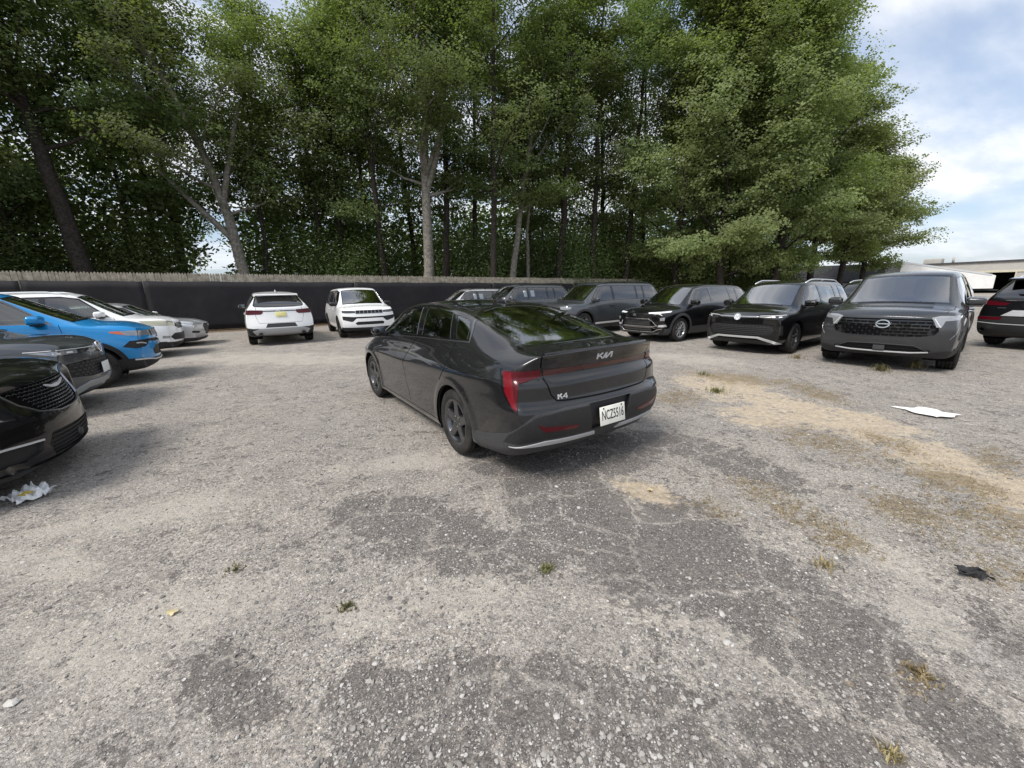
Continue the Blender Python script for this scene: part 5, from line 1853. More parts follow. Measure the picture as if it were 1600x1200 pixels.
def build_cars():
    build_sedan()
    # right row, noses towards the camera
    sp = suv_spec(5.0, 1.97, 1.77, 2.90, .95, 1.06, 1.17, roofdrop=.05, zo=.24, zbelt=1.10, roofw=.70, hoodw=.86, nose_w=.90, nose_k=.26, hood_front=.13, boxy=1.0,
                  nose_prof=[(.24, -.10), (.36, .0), (.50, .04), (.75, .045), (.95, .01), (1.02, -.02)])
    build_suv('suv_car', (8.47, 8.47), R(-140.5), sp, P_DGREY, 'big dark grey three-row SUV facing us with wide studded grille and ringed badge', 'suv',
              'cars parked along the right', pathfinder_front, None, pathfinder_post, M_BLACKPL, ('twin6', M_ALLOYDK, .235), .375, .25, rails=None, steer=R(4), trimline=M_GLOSSBLK)
    sp = suv_spec(4.66, 1.86, 1.66, 2.79, .90, .955, 1.085, roofdrop=.06, zo=.20, zbelt=1.03, roofw=.68, hoodw=.83, nose_k=.34, nose_w=.86, boxy=.6, hood_front=.17)
    build_suv('suv_car', (7.18, 10.43), R(-145.8), sp, P_BLACK, 'glossy black SUV with silver roof rails, round badge and silver lower bumper trim', 'suv',
              'cars parked along the right', tiguan_front, None, lambda b, s, r: (tiguan_post(b, s, r), window_papers(r, b, [(-.62, 1.27, 1)])), None, ('split5', M_ALLOYDK, .235), .35, .235, rails=M_SATIN, glassr=G_LIGHT, steer=R(3))
    sp = suv_spec(4.64, 1.88, 1.64, 2.78, .93, .90, 1.05, roofdrop=.08, zo=.20, zbelt=1.02, roofw=.67, hoodw=.80, nose_k=.42)
    build_suv('suv_car', (5.68, 12.78), R(-150.2), sp, P_BLACK, 'black SUV with chrome framed split grille, left of the railed black SUV', 'suv',
              'cars parked along the right', buick_front, None, buick_post, M_GREYPL, ('multi10', M_ALLOY, .235), .345, .225, rails=None, trimline=M_CHROMEDK, glassr=G_SHADE, steer=R(3))
    x, y = 3.35, 15.2
    sp = suv_spec(5.05, 2.0, 1.78, 3.03, .86, 1.06, 1.17, roofdrop=.05, zo=.24, zbelt=1.10, roofw=.70, hoodw=.84, nose_w=.90, nose_k=.28, hood_front=.15, boxy=.8)
    build_suv('suv_car', (x, y), R(-149), sp, P_GREY, 'mid grey three-row SUV partly hidden behind the fastback sedan', 'suv', 'cars parked along the right',
              explorer_front, None, explorer_post, M_BLACKPL, ('twin6', M_ALLOYDK, .24), .375, .245, rails=M_BLACKPL, glassr=G_SHADE)
    x, y = .35, 18.1
    sp = suv_spec(4.9, 1.95, 1.80, 2.86, .92, 1.06, 1.17, roofdrop=.05, zo=.24, zbelt=1.10, roofw=.70, hoodw=.84, nose_w=.90, nose_k=.28, hood_front=.15, boxy=.8)
    build_suv('suv_car', (x, y), R(-149), sp, P_GREY, 'grey SUV with two white papers in its side window, beyond the fastback roof', 'suv', 'cars parked along the right',
              plain_front, None, lambda b, s, r: window_papers(r, b, [(.10, 1.40, 1), (-.26, 1.40, 1)]), M_BLACKPL, ('twin6', M_ALLOYDK, .235), .37, .24, rails=M_BLACKPL, glassf=G_LIGHT, glassr=G_LIGHT)
    x, y = -2.1, 20.6
    sp = suv_spec(4.6, 1.85, 1.68, 2.7, .92, .98, 1.10)
    build_suv('suv_car', (x, y), R(-149), sp, P_SILVER, 'pale silver SUV farthest back beside the black screen, only its roof and windows showing', 'suv', 'cars parked along the right',
              plain_front, None, lambda b, s, r: window_papers(r, b, [(.02, 1.30, 1), (-.30, 1.30, 1)]), M_BLACKPL, ('twin6', M_ALLOY, .23), .35, .23, rails=M_BLACKPL, glassf=G_LIGHT, glassr=G_LIGHT)
    # behind that row
    sp = suv_spec(4.7, 1.88, 1.66, 2.75, .92, .98, 1.10, zbelt=1.05)
    build_suv('suv_car', (14.6, 15.4), R(30), sp, P_BLACK, 'shadowed black SUV glimpsed between the two black SUVs of the front row', 'suv', None,
              None, mazda_rear, None, M_BLACKPL, rails=M_SATIN)
    build_suv('suv_car', (19.8, 18.6), R(-150), sp, P_WHITE, 'white SUV glimpsed between the railed black SUV and the big grey one', 'suv', None, plain_front, None, None, None)
    build_suv('suv_car', (19.6, 13.8), R(-120), sp, P_SILVER, 'silver car standing in front of the open garage door', 'suv', None, plain_front, None, None, None)
    sp = suv_spec(4.70, 1.86, 1.68, 2.75, .92, .98, 1.10, roofdrop=.07, zbelt=1.07, zdeck=1.10, roofw=.66, tlean=.42)
    build_suv('suv_car', (13.55, 9.35), R(22), sp, P_BLACK, 'black SUV seen from behind with chrome bumper line, at the right edge', 'suv', None,
              None, mazda_rear, mazda_post, M_BLACKPL, ('twin6', M_ALLOYDK, .235), .355, .225, rails=M_SATIN)
    # two white cars in front of the black screen
    sp = suv_spec(4.86, 1.95, 1.70, 2.86, .95, .98, 1.12, roofdrop=.10, zbelt=1.10, zdeck=1.14, roofw=.64, tlean=.52, zo=.24, tail_k=.2)
    build_suv('suv_car', (-8.62, 14.53), R(123.5), sp, P_WHITE, 'white SUV seen from behind with red lamps, yellow plate and grey lower bumper', 'suv', 'white cars by the black screen',
              None, blazer_rear, blazer_post, None, ('split5', M_ALLOYBK, .24), .365, .24, mirror=([M_GLOSSBLK, M_BLACKPL], (.16, .25, .18)))
    sp = suv_spec(4.91, 1.97, 1.80, 2.96, .93, 1.06, 1.20, roofdrop=.05, zbelt=1.12, roofw=.70, hoodw=.86, nose_w=.90, nose_k=.28, zo=.24, hood_front=.15, boxy=.8)
    build_suv('suv_car', (-6.25, 16.14), R(-59), sp, P_WHITE, 'white SUV facing us with a seven-slot grille, left of the fastback sedan', 'suv', 'white cars by the black screen',
              slots7_front(), None, slots7_post(), None, ('twin6', M_ALLOYBK, .24), .375, .245, mirror=([M_GLOSSBLK, M_BLACKPL], (.16, .25, .18)))
    # left row, noses to the right
    hd = R(30)
    for fn, args in LEFT: fn(*args)


LEFT = []


def left_car(nose_u, v, hd, sp, pnt, label, front, post, clad, **kw):
    """placed by its nose on the lot grid"""
    x, y = uv(nose_u, v)
    x -= sp['xn'] * math.cos(hd)
    y -= sp['xn'] * math.sin(hd)
    return build_suv(kw.pop('name', 'suv_car'), (x, y), hd, sp, pnt, label, kw.pop('cat', 'suv'), 'cars parked along the left', front, None, post, clad, **kw)


def left_row():
    sp = suv_spec(5.18, 2.0, 1.80, 3.09, .98, .965, 1.14, xc=1.55, xw=.65, roofdrop=.05, zo=.17, zbelt=1.12, roofw=.70, hoodw=.74, nose_w=.80, nose_k=.55, levels=3,
                  nose_prof=[(.2, -.04), (.34, .01), (.52, .0), (.68, -.03), (.90, -.10)])
    left_car(-1.78, 5.15, R(33), sp, P_BLACK, 'glossy black minivan with mesh grille and winged badge, its nose at the left edge', van_front, van_post, None, cat='minivan', name='minivan_car', Rt=.36)
    sp = suv_spec(4.70, 1.85, 1.70, 2.79, .93, 1.02, 1.15, roofdrop=.06, zo=.22, zbelt=1.09, hoodw=.80, nose_k=.40, nose_w=.84, levels=3)
    left_car(-2.42, 8.1, R(33), sp, P_GREY, 'grey SUV with white front plate, between the black minivan and the blue SUV', greyvw_front, greyvw_post, M_BLACKPL)
    sp = suv_spec(4.40, 1.85, 1.72, 2.64, .88, 1.06, 1.21, roofdrop=.06, zo=.24, zbelt=1.15, hoodw=.82, nose_w=.84, nose_k=.42, levels=3)
    left_car(-2.25, 10.55, R(38), sp, P_BLUE, 'bright blue SUV with seven-slot grille and black wheel arches', compass_front, compass_post, M_BLACKPL, trimline=M_CHROMEDK, steer=R(-6))
    sp = suv_spec(4.6, 1.84, 1.74, 2.7, .92, 1.02, 1.15, roofdrop=.06, zo=.22, zbelt=1.10, hoodw=.80, nose_k=.45)
    left_car(-2.5, 14.4, R(34), sp, P_WHITE, 'white SUV with yellowed headlamp and black bumper, beyond the blue one', whitesuv_front, whitesuv_post, M_BLACKPL, rails=P_WHITE)
    sp = suv_spec(4.8, 1.84, 1.44, 2.78, .93, .80, .97, xc=1.15, xw=.35, roofdrop=.06, zo=.14, tail='sedan', zbelt=.95, zdeck=1.0, roofw=.66, hoodw=.76, nose_k=.50)
    sp['tailtype'] = 'sedan'
    left_car(-2.25, 16.95, R(28), sp, P_SILVER, 'silver sedan with dark V-shaped grille, nearest the black screen in the left row', silver_front, silver_post, None, cat='car', name='sedan_car', Rt=.325, tw=.21)


LEFT.append((left_row, ()))
# ------------------------------------------------------------------ ground
# patches of the worn lot: centre x, y and two half-axis vectors
DARK = [(0.45, 2.57, 0.46, -0.48, -0.17, -0.4), (1.07, 2.24, 0.22, -0.52, -0.25, -0.29), (1.29, 1.68, 0.17, -0.39, -0.27, -0.23), (1.49, 1.38, 0.08, -0.2, -0.21, -0.14), (0.65, 1.75, 0.27, -0.17, -0.11, -0.19), (0.4, 3.35, 0.76, -0.04, -0.03, -0.28), (-0.72, 2.38, 0.61, -0.19, 0.05, -0.36), (-0.18, 2.09, 0.46, -0.08, 0.0, -0.24), (-1.23, 1.3, 0.33, -0.1, 0.05, -0.14), (-0.48, 1.2, 0.3, -0.06, 0.01, -0.13), (-0.03, 1.22, 0.47, -0.05, -0.01, -0.16), (-0.12, 1.02, 0.58, -0.01, 0.01, -0.11), (0.56, 1.09, 0.28, -0.11, -0.12, -0.14), (1.09, 1.02, 0.24, -0.15, -0.11, -0.08), (1.61, 1.09, 0.06, -0.15, -0.14, -0.07), (2.02, 3.27, 0.26, -0.46, -0.17, -0.23), (1.38, 3.77, 0.68, -0.21, -0.11, -0.29), (2.21, 1.46, 0.02, -0.1, -0.13, -0.07)]
STRIP = [(0.45, 2.57, 0.46, -0.48, -0.17, -0.4), (1.07, 2.24, 0.22, -0.52, -0.25, -0.29), (1.29, 1.68, 0.17, -0.39, -0.27, -0.23), (1.49, 1.38, 0.08, -0.2, -0.21, -0.14), (0.4, 3.35, 0.76, -0.04, -0.03, -0.28)]
SAND = [(3.43, 6.13, 0.55, -0.56, -0.38, -0.67), (3.66, 4.72, 0.35, -0.8, -0.37, -0.46), (3.92, 4.1, 0.16, -0.57, -0.35, -0.35), (3.79, 3.18, -0.01, -0.55, -0.33, -0.26), (3.72, 2.62, 0.04, -0.29, -0.34, -0.23), (1.04, 2.78, 0.21, -0.19, -0.06, -0.11), (2.96, 4.5, 0.27, -0.26, -0.21, -0.31)]
DUST = [(-0.29, 1.73, 0.57, -0.02, 0.02, -0.2), (-1.67, 1.68, 0.58, 0.14, 0.21, -0.22), (-1.99, 1.43, 0.38, -0.01, 0.22, -0.2), (0.66, 1.58, 0.3, -0.12, -0.06, -0.1), (0.99, 1.39, 0.16, -0.18, -0.11, -0.1), (-2.65, 2.61, 0.77, 0.3, 0.24, -0.24), (-2.82, 2.05, 0.48, -0.02, 0.25, -0.22), (0.83, 2.56, 0.25, -0.31, -0.08, -0.15), (-0.79, 1.62, 0.32, -0.01, 0.06, -0.15), (1.97, 1.54, 0.07, -0.2, -0.18, -0.12), (2.21, 1.95, 0.11, -0.26, -0.18, -0.14), (-0.99, 3.42, 0.72, 0.12, 0.08, -0.27), (0.22, 6.42, 0.11, -0.01, -0.02, -0.43), (-5.99, 9.77, 3.36, -0.43, 0.74, -1.26), (3.99, 8.5, 1.1, -0.92, -0.34, -0.72)]
STRAW = [(3.89, 6.56, 0.76, -0.61, -0.26, -0.45), (4.45, 5.55, 0.14, -0.58, -0.26, -0.32), (2.41, 5.43, 0.36, -0.03, -0.18, -0.44), (3.41, 2.73, 0.08, -0.34, -0.36, -0.28), (3.24, 2.3, 0.07, -0.22, -0.3, -0.21), (2.73, 2.4, 0.14, -0.28, -0.21, -0.18), (3.16, 3.67, 0.23, -0.47, -0.26, -0.29), (2.69, 1.83, 0.06, -0.1, -0.19, -0.13), (1.95, 2.43, 0.18, -0.24, -0.13, -0.14), (1.91, 2.8, 0.18, -0.16, -0.12, -0.17), (1.42, 2.53, 0.13, -0.09, -0.07, -0.11), (3.77, 3.63, 0.03, -0.32, -0.19, -0.17), (1.6, 1.24, 0.08, -0.02, -0.06, -0.05), (2.04, 2.2, 0.13, -0.16, -0.1, -0.1), (4.28, 3.15, -0.01, -0.25, -0.3, -0.22)]


def patch(X, Y, lst, soft=.45):
    r = np.zeros_like(X)
    for cx, cy, ux, uy, vx, vy in lst:
        det = ux * vy - uy * vx
        a = ((X - cx) * vy - (Y - cy) * vx) / det
        b = (-(X - cx) * uy + (Y - cy) * ux) / det
        d = np.sqrt(a * a + b * b)
        r = np.maximum(r, np.clip((1.25 - d) / soft, 0, 1))
    return r


def grid_mesh(xs, ys, zf):
    X, Y = np.meshgrid(xs, ys)
    V = np.stack([X, Y, zf(X, Y)], -1).reshape(-1, 3)
    nx, ny = len(xs), len(ys)
    i = (np.arange(ny - 1)[:, None] * nx + np.arange(nx - 1)[None, :]).reshape(-1)
    F = np.stack([i, i + 1, i + nx + 1, i + nx], 1)
    return V, F


def fast_mesh(name, V, F, mat, smooth=True, face_attr=None, pt_attr=None):
    """V (n,3); F (m,k) all the same size"""
    me = bpy.data.meshes.new(name)
    m, k = F.shape
    me.vertices.add(len(V))
    me.vertices.foreach_set('co', np.ascontiguousarray(V, np.float32).ravel())
    me.loops.add(m * k)
    me.loops.foreach_set('vertex_index', np.ascontiguousarray(F, np.int32).ravel())
    me.polygons.add(m)
    me.polygons.foreach_set('loop_start', np.arange(0, m * k, k, dtype=np.int32))
    me.polygons.foreach_set('loop_total', np.full(m, k, np.int32))
    me.update(calc_edges=True)
    me.polygons.foreach_set('use_smooth', np.full(m, smooth, bool))
    for nm, a in (face_attr or {}).items():
        at = me.attributes.new(nm, 'FLOAT', 'FACE')
        at.data.foreach_set('value', np.ascontiguousarray(a, np.float32))
    for nm, a in (pt_attr or {}).items():
        at = me.attributes.new(nm, 'FLOAT', 'POINT')
        at.data.foreach_set('value', np.ascontiguousarray(a, np.float32))
    for q in (mat if isinstance(mat, (list, tuple)) else [mat]): me.materials.append(q)
    if m < 200000 and k == 4 and smooth: me.validate()
    return me


def attr(t, name):
    n = t.node('ShaderNodeAttribute')
    n.attribute_name = name
    return n.outputs['Fac']


def ground_material():
    m = principled('gravel_ground', (.3, .28, .26), 0.95, 0, 0, 0.2)
    t = NT(m.node_tree)
    b = bsdf(m)
    o = t.node('ShaderNodeTexCoord').outputs['Object']
    big = t.noise(o, .55, 6, .6)
    mid = t.noise(o, 2.6, 7, .65)
    fine = t.noise(o, 14, 6, .7)
    grit = t.noise(o, 120, 3, .7)
    brk = t.math('ADD', t.math('MULTIPLY', t.math('SUBTRACT', mid, .5), 1.5), t.math('MULTIPLY', t.math('SUBTRACT', fine, .5), 1.5))
    m40_ = t.noise(o, 38, 4, .65)
    # fine dust and crushed stone
    c = t.mix(t.smooth(mid, .3, .7), (.340, .314, .286), (.462, .426, .380))
    c = t.mix(t.math('MULTIPLY', t.smooth(big, .4, .7), .55), c, (.350, .332, .314))
    c = t.mix(t.math('MULTIPLY', t.smooth(grit, .40, .68), .55), c, (.185, .172, .160))
    dust = t.smooth(t.math('ADD', attr(t, 'dust'), t.math('MULTIPLY', brk, 1.5)), .40, 1.0)
    c = t.mix(t.math('MULTIPLY', dust, .55), c, (.500, .460, .400))
    # worn asphalt showing through in crumbling spots
    m5, m13, m40 = t.noise(o, 4.2, 5, .62, dist=.4), t.noise(o, 12, 5, .65, dist=.3), t.noise(o, 42, 4, .65)
    sp_ = t.math('ADD', t.math('ADD', t.math('MULTIPLY', m5, .34), t.math('MULTIPLY', m13, .36)), t.math('MULTIPLY', m40, .30))
    sp_ = t.math('ADD', sp_, t.math('MULTIPLY', t.math('SUBTRACT', attr(t, 'dark'), .28), .115))
    sp_ = t.math('SUBTRACT', sp_, t.math('MULTIPLY', attr(t, 'dust'), .06))
    dark = t.smooth(sp_, .492, .530)
    crack = t.voro(t.vmath('ADD', o, t.vmath('SCALE', t.noise(o, 3, 4, .6, out=1), .35)), 2.1, 'Distance', 'DISTANCE_TO_EDGE')
    cr = t.math('SUBTRACT', 1.0, t.smooth(crack, .006, .045))
    dark = t.math('MULTIPLY', dark, t.math('SUBTRACT', 1.0, t.math('MULTIPLY', cr, .75)))
    asp = t.mix(t.smooth(grit, .3, .7), (.070, .063, .060), (.178, .163, .154))
    c = t.mix(t.math('MULTIPLY', dark, .78), c, asp)
    # orange sand and dry straw
    sd = t.smooth(t.math('ADD', attr(t, 'sand'), t.math('MULTIPLY', brk, 1.5)), .42, .95)
    c = t.mix(t.math('MULTIPLY', sd, .85), c, t.mix(t.smooth(fine, .3, .7), (.42, .345, .250), (.60, .505, .380)))
    st = t.smooth(t.math('ADD', attr(t, 'straw'), t.math('ADD', t.math('MULTIPLY', brk, 1.7), t.math('MULTIPLY', t.math('SUBTRACT', m40_, .5), 1.6))), .62, 1.05)
    stc = t.mix(t.noise(o, 45, 4, .7), (.130, .098, .060), (.33, .265, .165))
    c = t.mix(t.math('MULTIPLY', st, .82), c, stc)
    lf = t.smooth(t.math('ADD', attr(t, 'litter'), t.math('MULTIPLY', brk, .8)), .3, .8)
    c = t.mix(lf, c, t.mix(fine, (.085, .058, .035), (.21, .15, .085)))
    # crushed chips: every cell its own shade
    chip_h = None
    for sc, amt in ((62, .50), (120, .50), (230, .42)):
        vv = t.vmath('ADD', o, t.vmath('SCALE', t.noise(o, sc * .5, 2, .5, out=1), .9 / sc))
        q = t.node('ShaderNodeSeparateColor')
        t.l.new(t.voro(vv, sc, 'Color'), q.inputs[0])
        k = t.math('MULTIPLY', t.math('SUBTRACT', 1.0, t.math('MAXIMUM', t.math('MULTIPLY', dust, .6), t.math('MULTIPLY', sd, .6))), amt)
        k = t.math('MULTIPLY', k, t.math('ADD', .55, t.math('MULTIPLY', t.smooth(fine, .35, .65), .45)))
        c = t.mix(k, c, t.mix(1.0, c, t.ramp(q.outputs[0], [(0, (.36, .355, .35)), (.35, (.80, .79, .78)), (.7, (1.16, 1.15, 1.13)), (.92, (1.55, 1.53, 1.50)), (1, (1.95, 1.93, 1.90))]), 'MULTIPLY'))
        hh = t.math('MULTIPLY', q.outputs[1], amt * 48 / sc)
        chip_h = hh if chip_h is None else t.math('ADD', chip_h, hh)
    # loose stones of two sizes
    hsum = None
    keep = t.math('SUBTRACT', 1.0, t.math('MAXIMUM', t.math('MULTIPLY', sd, .75), t.math('MULTIPLY', dust, .45)))
    for sc, thr, w in ((40, .76, .9), (80, .60, .6), (150, .5, .35)):
        vv = t.vmath('ADD', o, t.vmath('SCALE', t.noise(o, sc * .6, 2, .5, out=1), .6 / sc))
        dist = t.voro(vv, sc)
        colr = t.voro(vv, sc, 'Color')
        sep = t.node('ShaderNodeSeparateColor')
        t.l.new(colr, sep.inputs[0])
        dens = t.math('ADD', thr, t.math('MULTIPLY', t.math('SUBTRACT', .5, mid), .7))
        on = t.math('GREATER_THAN', sep.outputs[0], dens)
        rad = t.math('ADD', .22, t.math('MULTIPLY', sep.outputs[1], .26))
        disc = t.math('MULTIPLY', t.math('SUBTRACT', 1.0, t.smooth(t.math('DIVIDE', dist, rad), .82, 1.02)), on)
        disc = t.math('MULTIPLY', disc, keep)
        scol = t.ramp(sep.outputs[2], [(0, (.12, .115, .11)), (.25, (.22, .21, .20)), (.5, (.34, .315, .29)), (.8, (.45, .43, .40)), (1, (.58, .565, .54))])
        c = t.mix(disc, c, scol)
        h = t.math('MULTIPLY', t.math('MULTIPLY', disc, t.math('SUBTRACT', 1.0, t.math('MULTIPLY', dist, dist))), w)
        hsum = h if hsum is None else t.math('ADD', hsum, h)
    t.put(b.inputs['Base Color'], c)
    ht = t.math('ADD', t.math('ADD', t.math('MULTIPLY', chip_h, .55), t.math('MULTIPLY', hsum, .55)), t.math('ADD', t.math('MULTIPLY', fine, .9), t.math('MULTIPLY', grit, .25)))
    bp = t.node('ShaderNodeBump')
    bp.inputs['Strength'].default_value = 0.9
    bp.inputs['Distance'].default_value = 0.022
    t.put(bp.inputs['Height'], ht)
    t.l.new(bp.outputs[0], b.inputs['Normal'])
    return m


def ground_z(X, Y):
    """gentle ruts and lumps; flat where the cars stand"""
    z = .012 * np.sin(X * 1.7 + .6 * Y) * np.sin(Y * 1.3 - X * .5) + .008 * np.sin(3.7 * X + 1.1) * np.cos(4.3 * Y + .7 * X)
    return z * .8 - .008


def build_ground():
    t = np.linspace(-1, 1, 430)
    xs = 1.6 * np.sinh(t * 5.55) / 1.0
    ys = 3.0 + 1.3 * np.sinh(np.linspace(-.93, 1, 430) * 5.75)
    V, F = grid_mesh(xs, ys, ground_z)
    X, Y = V[:, 0], V[:, 1]
    v = -X * .5 + Y * .866
    u = X * .866 + Y * .5
    at = dict(dark=np.maximum(patch(X, Y, STRIP, .30) * 1.45, patch(X, Y, DARK)), sand=patch(X, Y, [(a, b, c * 1.2, d * 1.2, e * 1.7, f * 1.7) for a, b, c, d, e, f in SAND], .8), dust=patch(X, Y, DUST, .8), straw=patch(X, Y, [(a, b, c * 1.25, d * 1.25, e * 1.35, f * 1.35) for a, b, c, d, e, f in STRAW], .9),
              litter=np.clip((v - 21.5) / .9, 0, 1) * (np.abs(u) < 60) + np.clip((np.abs(u - 27) < .8) * 1.0, 0, 1) * 0)
    me = fast_mesh('ground', V, F, ground_material(), True, None, at)
    o = bpy.data.objects.new('ground', me)
    COL.objects.link(o)
    o['kind'] = 'structure'
    # loose gravel near the camera
    phi = (1 + 5 ** .5) / 2
    iv = np.array([(-1, phi, 0), (1, phi, 0), (-1, -phi, 0), (1, -phi, 0), (0, -1, phi), (0, 1, phi), (0, -1, -phi), (0, 1, -phi), (phi, 0, -1), (phi, 0, 1), (-phi, 0, -1), (-phi, 0, 1)], float)
    iv /= np.linalg.norm(iv[0])
    fi = np.array([(0, 11, 5), (0, 5, 1), (0, 1, 7), (0, 7, 10), (0, 10, 11), (1, 5, 9), (5, 11, 4), (11, 10, 2), (10, 7, 6), (7, 1, 8), (3, 9, 4), (3, 4, 2), (3, 2, 6), (3, 6, 8), (3, 8, 9), (4, 9, 5), (2, 4, 11), (6, 2, 10), (8, 6, 7), (9, 8, 1)])
    n = 42000
    d = .75 + 7.5 * rng.random(n * 3) ** 1.5
    a = (rng.random(n * 3) - .5) * 2 * .98
    x, y = d * np.tan(a), d
    ok = np.abs(x) < 8
    x, y = x[ok], y[ok]
    lump = np.sin(x * 2.1 + 1.3 * np.sin(y * 1.7)) * np.sin(y * 2.3 + 1.1 * np.sin(x * 1.9 + 2)) + .5 * np.sin(x * 5.3 + y * 3.1) * np.sin(y * 6.1 - x * 2.2)
    p = .34 + .30 * lump
    p *= 1 - .75 * patch(x, y, SAND) - .35 * patch(x, y, DUST)
    k = rng.random(len(x)) < p
    x, y = x[k][:n], y[k][:n]
    n = len(x)
    s = np.exp(rng.normal(math.log(.0042), .45, n)).clip(.002, .014)
    sc = np.stack([s * rng.uniform(.8, 1.5, n), s * rng.uniform(.7, 1.1, n), s * rng.uniform(.4, .75, n)], 1)
    jit = rng.uniform(.60, 1.25, (n, 12, 1))
    P = iv[None] * jit * sc[:, None, :]
    th = rng.random(n) * 2 * PI
    cc, ss = np.cos(th)[:, None], np.sin(th)[:, None]
    Q = np.stack([P[..., 0] * cc - P[..., 1] * ss + x[:, None], P[..., 0] * ss + P[..., 1] * cc + y[:, None], P[..., 2] + (ground_z(x, y) + sc[:, 2] * .45)[:, None]], -1).reshape(-1, 3)
    FF = (np.arange(n)[:, None, None] * 12 + fi[None]).reshape(-1, 3)
    m = principled('gravel_stone', (.3, .3, .3), .9, 0, 0, .25)
    t_ = NT(m.node_tree)
    tone = attr(t_, 'tone')
    col = t_.ramp(tone, [(0, (.10, .098, .095)), (.25, (.22, .21, .20)), (.5, (.33, .31, .285)), (.8, (.43, .41, .38)), (.96, (.54, .525, .50)), (1, (.68, .67, .65))])
    oo = t_.node('ShaderNodeTexCoord').outputs['Object']
    t_.put(bsdf(m).inputs['Base Color'], t_.mix(t_.math('MULTIPLY', t_.noise(oo, 300, 3), .45), col, (.16, .15, .14)))
    me = fast_mesh('gravel', Q, FF, m, False, dict(tone=np.repeat(rng.random(n), 20)))
    o = bpy.data.objects.new('gravel', me)
    COL.objects.link(o)
    tag(o, 'loose crushed stone scattered over the lot', 'gravel', kind='stuff')


# ------------------------------------------------------------------ grass
def blades(cx, cy, n, spread, h, w=.004, bend=.6):
    """thin bent blades, each two quads"""
    th = rng.random(n) * 2 * PI
    r = np.abs(rng.normal(0, spread, n))
    bx, by = cx + r * np.cos(th), cy + r * np.sin(th)
    hh = h * rng.uniform(.45, 1.1, n)
    dr = rng.random(n) * 2 * PI
    lean = hh * rng.uniform(.2, bend + .3, n)
    dx, dy = np.cos(dr), np.sin(dr)
    px, py = -dy, dx
    bz = ground_z(bx, by)
    V = np.zeros((n, 6, 3))
    for k, (t, ww) in enumerate(((0, 1.0), (.5, .8), (1.0, .15))):
        x = bx + dx * lean * t ** 1.7
        y = by + dy * lean * t ** 1.7
        z = bz + hh * t * (1 - .25 * t)
        V[:, 2 * k] = np.stack([x - px * w * ww, y - py * w * ww, z], 1)
        V[:, 2 * k + 1] = np.stack([x + px * w * ww, y + py * w * ww, z], 1)
    F = np.concatenate([np.array([[0, 1, 3, 2], [2, 3, 5, 4]])[None] + np.arange(n)[:, None, None] * 6]).reshape(-1, 4)
    return V.reshape(-1, 3), F, np.repeat(rng.random(n), 2)


def leafy(name, lo, mid, hi, trans=.35, rough=.6):
    m = bpy.data.materials.new(name)
    m.use_nodes = True
    t = NT(m.node_tree)
    t.n.clear()
    out = t.node('ShaderNodeOutputMaterial')
    tone = attr(t, 'tone')
    col = t.ramp(tone, [(0, lo), (.55, mid), (1, hi)])
    o = t.node('ShaderNodeObjectInfo')
    hs = t.node('ShaderNodeHueSaturation')
    t.put(hs.inputs['Hue'], t.math('ADD', .485, t.math('MULTIPLY', o.outputs['Random'], .03)))
    t.put(hs.inputs['Value'], t.math('ADD', .85, t.math('MULTIPLY', o.outputs['Random'], .3)))
    t.put(hs.inputs['Color'], col)
    b = t.node('ShaderNodeBsdfPrincipled')
    b.inputs['Roughness'].default_value = rough
    b.inputs['Specular IOR Level'].default_value = .15
    t.put(b.inputs['Base Color'], hs.outputs[0])
    tr = t.node('ShaderNodeBsdfTranslucent')
    t.put(tr.inputs[0], t.mix(1.0, hs.outputs[0], (1.15, 1.25, .55), 'MULTIPLY'))
    mx = t.node('ShaderNodeMixShader')
    mx.inputs[0].default_value = trans
    t.l.new(b.outputs[0], mx.inputs[1])
    t.l.new(tr.outputs[0], mx.inputs[2])
    t.l.new(mx.outputs[0], out.inputs[0])
    return m


L_GRASS = leafy('weed_leaf', (.085, .085, .038), (.15, .145, .068), (.27, .245, .13), .3)
L_STRAW = leafy('dry_straw', (.16, .12, .06), (.30, .24, .13), (.46, .39, .24), .25)
L_OAK = leafy('oak_leaf', (.080, .108, .042), (.155, .202, .080), (.245, .290, .138), .5, .5)
L_BRIGHT = leafy('sunlit_leaf', (.125, .160, .066), (.220, .272, .120), (.315, .360, .190), .5, .5)  # paler leaf colour, with the sun on the right-hand trees painted in
L_DARK = leafy('woodland_leaf', (.085, .118, .050), (.145, .190, .080), (.220, .268, .126), .5, .55)
M_BARK = noisy('bark_brown', (.085, .070, .056), .45, 9, .95, 0, .15, .8)
M_BARKL = noisy('bark_pale', (.20, .185, .16), .4, 7, .95, 0, .15, .7)
M_BARKD = noisy('bark_dark', (.040, .034, .029), .45, 9, .95, 0, .15, .8)


